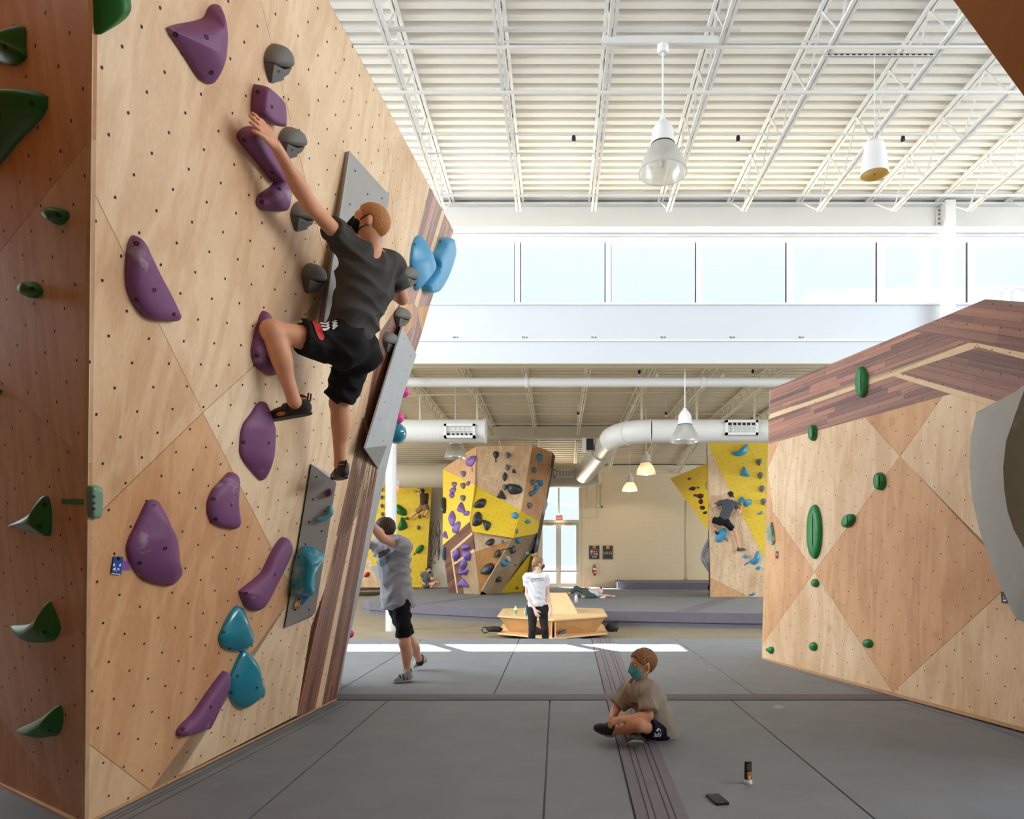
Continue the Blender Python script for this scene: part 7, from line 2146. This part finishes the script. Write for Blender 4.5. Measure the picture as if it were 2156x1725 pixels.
MB().box(c.x - .10, c.x + .075, c.y + .01, c.y + .03, c.z - .16, c.z + .02).build('sign_face', plain('sign_orange', (244, 120, 84), .5, emit=(250, 110, 70), es=.4), r)
text('EXIT', .12, plain('sign_letter', (255, 214, 200), .5), 'sign_text', r, (c.x - .015, c.y + .006, c.z - .07), (1, 0, 0), (0, 0, 1), .002, width=.16)
MB().tube([(c.x, c.y + .02, c.z + .13), (c.x, c.y + .02, 6.0)], .008, 6).build('stem', cream_steel, r)

cP = lambda x, y: P(1225 + x / 19.16, 1135 + y / 19.16, 29.97)
def poster(label, x0, x1, y0, y1):
    a, b = cP(x0, y1), cP(x1, y0)
    r = empty('wall_poster', a); tag(r, label, 'poster')
    MB().box(a.x, b.x, 29.965, 29.995, a.z, b.z).build('board', plain('poster_dark', (66, 58, 56), .6), r)
    return r
def pblock(r, x0, x1, y0, y1, rgb, nm='printed_block'):
    a, b = cP(x0, y1), cP(x1, y0)
    MB().box(a.x, b.x, 29.958, 29.964, a.z, b.z).build(nm, plain('poster_%d_%d_%d' % rgb, rgb, .6), r)
r1 = poster('dark poster with rows of coloured squares by the door', 297, 708, 275, 822)
pblock(r1, 440, 562, 275, 380, (206, 140, 50), 'orange_tab')
for x0, x1, y0, y1, c in ((352, 436, 470, 555, (205, 196, 190)), (446, 546, 470, 555, (196, 60, 72)), (560, 650, 478, 552, (92, 86, 84)), (340, 436, 570, 660, (74, 84, 130)), (456, 548, 570, 660, (206, 84, 66)), (556, 650, 570, 660, (214, 142, 68)), (412, 492, 680, 762, (92, 140, 84)), (516, 600, 680, 762, (92, 142, 170))):
    pblock(r1, x0, x1, y0, y1, c)
    a = cP((x0 + x1) / 2, (y0 + y1) / 2)
    MB().lathe([(.028, 0), (.028, .002), (.016, .002), (.016, 0)], (a.x, 29.957, a.z), 12, (0, -1, 0)).build('printed_ring', plain('poster_cream', (214, 206, 198), .6), r1)
lt = plain('poster_letter', (222, 214, 206), .6)
text('GRADING SYSTEM', .05, lt, 'poster_title', r1, cP(500, 425) + Vector((0, -.012, 0)), (1, 0, 0), (0, 0, 1), .001, width=.31)
pblock(r1, 356, 636, 786, 794, (150, 142, 136), 'text_line')
r2 = poster('dark poster with two lines of white capitals by the door', 848, 1250, 275, 822)
pblock(r2, 978, 1124, 275, 405, (206, 136, 46), 'orange_tab')
a = cP(1048, 320); MB().lathe([(.02, 0), (.02, .003), (0, .003)], (a.x, 29.957, a.z), 8, (0, -1, 0)).build('tab_dot', lt, r2)
text('MUST BE 14 TO', .062, lt, 'poster_text', r2, cP(1045, 542) + Vector((0, -.012, 0)), (1, 0, 0), (0, 0, 1), .001, width=.37)
text('CLIMB HERE', .066, lt, 'poster_text', r2, cP(1045, 604) + Vector((0, -.012, 0)), (1, 0, 0), (0, 0, 1), .001, width=.37)
pblock(r2, 900, 1200, 786, 794, (150, 142, 136), 'text_line')

c = cP(510, 1480); ex_r = plain('extinguisher_red', (176, 22, 24), .35)
r = empty('fire_extinguisher', (c.x, 29.85, c.z)); tag(r, 'red fire extinguisher hanging on the far wall under the posters', 'fire extinguisher')
ht = cP(510, 1060).z - c.z
MB().lathe([(0, 0), (.055, 0), (.062, .02), (.062, ht * .78), (.05, ht * .88), (.022, ht * .95), (.022, ht), (0, ht)], (c.x, 29.88, c.z), 20).build('cylinder', ex_r, r, True)
MB().lathe([(.0635, ht * .54), (.0635, ht * .74)], (c.x, 29.88, c.z), 20).build('label_band', plain('label_white', (226, 224, 220), .5), r, True)
MB().lathe([(.0635, ht * .28), (.0635, ht * .36)], (c.x, 29.88, c.z), 20).build('label_band', plain('label_white', (226, 224, 220), .5), r, True)
MB().box(c.x - .03, c.x + .05, 29.86, 29.9, c.z + ht, c.z + ht + .04).build('valve', steel_bolt, r)
MB().bar((c.x - .02, 29.88, c.z + ht + .05), (c.x + .06, 29.88, c.z + ht + .09), .02, .015).build('lever', white_plastic, r)
MB().tube([(c.x - .02, 29.86, c.z + ht + .02), (c.x - .09, 29.85, c.z + ht * .95), (c.x - .105, 29.85, c.z + ht * .7), (c.x - .08, 29.85, c.z + ht * .45), (c.x - .075, 29.85, c.z + ht * .25)], [.011, .011, .011, .016, .02], 8).build('hose', black_plastic, r, True)
MB().box(c.x - .03, c.x + .03, 29.93, 30.0, c.z + ht * .5, c.z + ht * .8).build('bracket', steel_bolt, r)

def wall_conduit(label, pts, end=None, Y=29.96):
    q = [P(x, y, Y) for x, y in pts]
    r = empty('wall_conduit', q[0]); tag(r, label, 'conduit')
    MB().tube(q, .018, 8).build('conduit_run', cream_steel, r, True)
    if end:
        p = P(end[0], end[1], Y)
        if end[2] == 'box': MB().box(p.x - .055, p.x + .055, Y - .05, Y + .03, p.z - .06, p.z + .06).build('junction_box', plain('box_grey', (206, 200, 186), .5) if len(end) < 4 else end[3], r)
        else: MB().lathe([(0, 0), (.04, 0), (.035, .05), (0, .055)], (p.x, Y - .02, p.z), 12, (0, -1, 0)).build('bell', black_plastic if end[2] == 'dark' else white_plastic, r)
wall_conduit('vertical cream conduit ending in a box left above the posters', [(1239, 1019), (1239, 1065)], (1239, 1067.5, 'box'))
wall_conduit('vertical cream conduit with a white bell turning toward the door', [(1259.5, 1019), (1259.5, 1090), (1232, 1090.5)], (1259.5, 1065.5, 'white'))
wall_conduit('vertical cream conduit ending in a dark camera bell', [(1267.5, 1019), (1267.5, 1066)], (1267.5, 1067.5, 'dark'))
wall_conduit('long vertical conduit down the far wall to a low outlet', [(1445.5, 1054), (1445, 1219)], (1444.5, 1221, 'box', plain('outlet_grey', (150, 148, 142), .5)))

# drawing on the pale wall strip beside the yellow wall
r = empty('wall_drawing', P(914, 1150, 28.74)); tag(r, 'thin dark line drawing of stalks on the pale wall above the sitting man', 'drawing')
ink = plain('drawing_ink', (96, 88, 80), .8)
rnd = random.Random(5)
for k in range(9):
    x = 906 + rnd.uniform(0, 20); y0 = 1085 + rnd.uniform(0, 45)
    pts = [P(x + rnd.uniform(-2.5, 2.5), y0 + i * 11, 28.735) for i in range(int((1192 - y0) / 11))]
    if len(pts) > 2: MB().tube(pts, .008, 4).build('ink_line', ink, r)
for k in range(10):
    x, y = 902 + rnd.uniform(0, 12), 1180 + rnd.uniform(0, 12)
    MB().tube([P(x, y, 28.735), P(x + rnd.uniform(1, 4), y + rnd.uniform(-3, 3), 28.735)], .012, 4).build('ink_mark', ink, r)

# ------------------------------------------------------------------ wooden bench unit on the concrete
ben_m = birch('bench_ply', (240, 206, 156), (0, 0.2, 1.2), .06, False)
ben_s = birch('bench_side', (228, 184, 130), (0, 0.6, 0.3), .06, False)
be = empty('wooden_bench', (-.1, 14.4, ZC)); tag(be, 'angular plywood bench with raised centre in front of the far mat', 'bench')
Sx = [(-1.22, 13.84), (-.08, 12.95), (1.01, 13.84), (1.04, 15.7), (-.08, 16.3), (-1.26, 15.7)]
zs, zb = .10, -.25
cx, cy = -.1, 14.7
slab('seat_top', Sx, zs, .03, ben_m, be)
slab('base_shelf', [(x * 1.0, y) for x, y in Sx], zb, .03, ben_m, be)
low = [(cx + (x - cx) * .80, cy + (y - cy) * .72) for x, y in Sx]
for i in range(6):
    j = (i + 1) % 6
    a, b = Vector((*Sx[i], zs - .03)), Vector((*Sx[j], zs - .03)); c, d = Vector((*low[j], zb)), Vector((*low[i], zb))
    a, b = a * .97 + Vector((cx, cy, zs - .03)) * .03, b * .97 + Vector((cx, cy, zs - .03)) * .03
    MB().prism([a, b, c, d], Vector((cx - (a.x + b.x) / 2, cy - (a.y + b.y) / 2, 0)).normalized() * .02).build('side_panel', ben_s, be)
for x in (-.115, -.045):
    MB().box(x - .012, x + .012, 13.02, 13.6, zb, zs - .03).build('divider', ben_m, be)
for x, y in ((-1.0, 14.1), (.85, 14.1), (-1.0, 15.5), (.85, 15.5), (-.08, 13.4)):
    MB().box(x - .05, x + .05, y - .05, y + .05, ZC, zb - .03).build('foot_block', ben_s, be)
rid = [Vector((-.72, 14.2, zs)), Vector((.42, 14.2, zs)), Vector((.42, 15.6, zs)), Vector((-.72, 15.6, zs)), Vector((-.55, 14.75, .50)), Vector((.20, 14.75, .50)), Vector((.20, 15.1, .50)), Vector((-.55, 15.1, .50))]
for f_, nm in (((0, 1, 5, 4), 'slope_panel'), ((1, 2, 6, 5), 'slope_side'), ((2, 3, 7, 6), 'slope_panel'), ((3, 0, 4, 7), 'slope_side'), ((4, 5, 6, 7), 'ridge_top')):
    pts = [rid[i] for i in f_]; c = sum(pts, Vector()) / 4
    MB().prism(pts, (Vector((-.16, 14.9, .15)) - c).normalized() * .02).build(nm, ben_m, be)

def bottle(label, p, h, rr, mat, cap=None, band=None):
    r = empty('bottle', p); tag(r, label, 'bottle')
    p = Vector(p)
    MB().lathe([(0, 0), (rr, 0), (rr, h * .72), (rr * .8, h * .80), (rr * .42, h * .86), (rr * .42, h * .92), (0, h * .92)], p, 20).build('bottle_body', mat, r, True)
    MB().lathe([(0, h * .88), (rr * .55, h * .88), (rr * .55, h), (0, h)], p, 14).build('cap', cap or mat, r, True)
    if band: MB().lathe([(rr + .001, h * .2), (rr + .001, h * .6)], p, 20).build('printed_band', band, r, True)
    return r
wb = plain('bottle_white', (240, 240, 238), .4)
p = P(1085.5, 1297, 1.2 * F / (1296.5 - VY)); p.z = zs
bottle('white bottle with a green mark on the left of the bench', p, .19, .034, wb, None, plain('bottle_green', (120, 190, 110), .5))
p = Vector((.72, 15.0, zs))
p = P(1213, 1269, 19.2); p.z = .0
bottle('white bottle standing on the far mat by the lying person', p, .24, .045, wb)
p = Vector((-.24, 13.9, zs))
bottle('clear bottle with a dark cap partly behind the woman\'s hand', p, .22, .035, plain('bottle_clear', (206, 200, 200), .2), black_plastic)
p = Vector((-.62, 13.9, zs))
bottle('teal bottle hidden mostly behind the woman\'s hip', p, .20, .04, plain('bottle_teal', (60, 160, 176), .4))
tubep = MB().tube([P(1263, 1259, 20.9), P(1274, 1257.5, 20.9)], [.015, .045], 10).build('chalk_tube', wb)
tag(tubep, 'white squeeze tube lying on the far mat by the outstretched arm', 'tube')

# shoes and bags around the bench
def sneaker(label, heel, toe, mat, sole):
    r = empty('sneaker', heel); tag(r, label, 'shoe')
    shoe('upper', r, heel, toe, (0, 0, 1), mat, sole, 1.05, h=.009)
    return r
hz = zb + .004
sneaker('grey and pink trainer on the bench shelf', (.16, 13.52, hz), (.02, 13.32, hz), plain('trainer_grey', (96, 92, 100), .7), plain('trainer_white', (226, 214, 210), .6))
sneaker('red laced trainer beside the grey one on the bench shelf', (.02, 13.60, hz), (-.02, 13.33, hz), plain('trainer_red', (176, 70, 74), .7, noise=.4, nscale=30), plain('trainer_white', (226, 214, 210), .6))
def bag(label, c, rx, ry, rz, mat, strap):
    r = empty('gear_bag', c); tag(r, label, 'bag')
    c = np.array(c)
    sdf_obj('bag_body', [Ell(c + np.array([0, 0, rz]), np.eye(3), (rx, ry, rz), .03), Ell(c + np.array([rx * .5, 0, rz * .8]), np.eye(3), (rx * .5, ry * .8, rz * .7), .03)], .014, mat, r, cuts=[(c, (0, 0, -1))], fold=folds([((1, .3, .5), 30), ((0, .3, 1), 34)], .01, 3))
    MB().tube([c + np.array(q) for q in strap], .012, 6).build('bag_strap', black_plastic, r, True)
dkb = plain('bag_black', (40, 40, 42), .8)
bag('black gear bag with a looped strap at the left end of the bench', (-1.30, 14.0, zb), .17, .12, .06, dkb, [(-.05, 0, .08), (-.22, 0, .10), (-.26, 0, .03), (-.2, -.02, -.02), (-.05, -.05, .03)])
bag('dark backpack at the right end of the bench', (1.10, 14.0, zb), .12, .12, .10, dkb, [(.02, 0, .18), (.12, 0, .2), (.15, 0, .1), (.1, -.02, .0)])
bag('dark blue bag on the shelf behind the woman\'s legs', (-.42, 13.55, zb), .12, .12, .11, plain('bag_navy', (48, 50, 84), .8), [(0, 0, .2), (.06, -.04, .25), (.1, -.04, .15)])
bag('grey-blue bundle on the floor in front of the bench', (.36, 12.6, ZC), .16, .12, .07, plain('bundle_blue', (112, 116, 138), .85), [(-.1, 0, .1), (0, -.1, .12), (.12, -.05, .06)])
bag('black and white bundle on the floor at the right of the bench front', (.78, 12.7, ZC), .13, .12, .06, plain('bundle_dark', (60, 60, 66), .85, noise=.5, nscale=8), [(-.1, 0, .1), (0, -.1, .12), (.12, -.05, .06)])

# ------------------------------------------------------------------ things on the near mat
p = floor_pt(1575, 1650)
r = empty('liquid_chalk_tube', p); tag(r, 'black squeeze tube with white cap and orange label standing on the mat', 'tube')
k = p.y / F
hgt = 45 * k
MB().lathe([(0, 0), (9.0 * k * .95, 0), (9.2 * k * .95, .002), (8.6 * k * .95, 9.5 * k), (0, 9.5 * k)], p, 24).build('cap', white_plastic, r, True)
m = MB(); n = 20; v = []
for t, (a_, b_) in ((9.5, (8.4, 8.4)), (22, (8.2, 7.0)), (34, (8.0, 4.2)), (43, (7.8, 1.2)), (46, (7.8, .6))):
    for q in range(n):
        an = 2 * math.pi * q / n
        v.append(p + Vector((math.cos(an) * a_ * k * .95, math.sin(an) * b_ * k * .95, t * k)))
f = [(i * n + q, i * n + (q + 1) % n, (i + 1) * n + (q + 1) % n, (i + 1) * n + q) for i in range(4) for q in range(n)] + [tuple(range(4 * n, 5 * n))]
m.add(v, f); tb = m.build('tube_body', plain('tube_black', (24, 23, 23), .35), r, True)
bvt = bvh_of(tb)
decal(bvt, [(1573, 1626), (1582, 1625), (1582, 1643), (1573, 1642)], plain('label_orange', (206, 128, 40), .5), 'orange_label', r, .001, 3)
decal(bvt, [(1576, 1634), (1581, 1634), (1581, 1642), (1576, 1642)], plain('label_cream', (226, 196, 150), .5), 'cream_label', r, .0016, 2)
for y in (1611.5, 1616, 1619.5):
    decal(bvt, [(1572, y), (1580, y - .6), (1580, y + .5), (1572, y + 1.1)], plain('label_grey_text', (150, 146, 140), .5), 'printed_line', r, .001, 2)
# phone
cor = [floor_pt(1484, 1676.5), floor_pt(1511, 1672.5), floor_pt(1537, 1693), floor_pt(1510, 1701.5)]
c = sum(cor, Vector()) / 4
r = empty('smartphone', c); tag(r, 'black smartphone in a dark case lying on the mat', 'phone')
u_ = ((cor[2] - cor[1]) + (cor[3] - cor[0])).normalized(); w_ = Vector((-u_.y, u_.x, 0))
L_, W_ = .150, .076
def rrect(l, w, z, rd=.011, n=5):
    out = []
    for sx1, sy1, a0 in ((1, 1, 0), (-1, 1, 90), (-1, -1, 180), (1, -1, 270)):
        for q in range(n + 1):
            a = math.radians(a0 + 90 * q / n)
            out.append(c + u_ * (sx1 * (l / 2 - rd) + rd * math.cos(a)) + w_ * (sy1 * (w / 2 - rd) + rd * math.sin(a)) + Vector((0, 0, z)))
    return out
MB().prism(rrect(L_, W_, .0), Vector((0, 0, .011))).build('phone_case', plain('case_black', (24, 24, 26), .5), r)
MB().prism(rrect(L_ * .95, W_ * .90, .011, .008), Vector((0, 0, .0012))).build('screen', plain('screen_glass', (10, 9, 10), .12, spec=.25), r)
MB().prism([q + w_ * 0 + u_ * (-L_ * .43) for q in rrect(.004, .02, .0122, .0018, 3)], Vector((0, 0, .0004))).build('speaker_slot', steel_bolt, r)
MB().lathe([(.006, .0122), (.006, .0128), (.0045, .0128), (.0045, .0122)], c + u_ * L_ * .44, 16).build('home_button', steel_bolt, r)
# chalk smudge beside the right wall
sm = floor_pt(1640, 1489)
m = MB(); rnd = random.Random(9)
for k in range(5):
    q = sm + Vector((rnd.uniform(-.04, .06), rnd.uniform(-.05, .05), .0008 + .0002 * k))
    a = rnd.uniform(-.6, .6); e1, e2 = rnd.uniform(.02, .06), rnd.uniform(.008, .02)
    m = MB(); m.add([q + Vector((math.cos(t) * e1 * math.cos(a) - math.sin(t) * e2 * math.sin(a), math.cos(t) * e1 * math.sin(a) + math.sin(t) * e2 * math.cos(a), 0)) for t in [i * math.pi / 5 for i in range(10)]], [tuple(range(10))])
    if k == 0: root = tag(m.build('chalk_smudge', plain('chalk_dust', (190, 188, 184), .9), fix=False), 'white chalk smudge on the mat near the right wall', 'chalk mark')
    else: m.build('chalk_streak', plain('chalk_dust', (190, 188, 184), .9), root, fix=False)
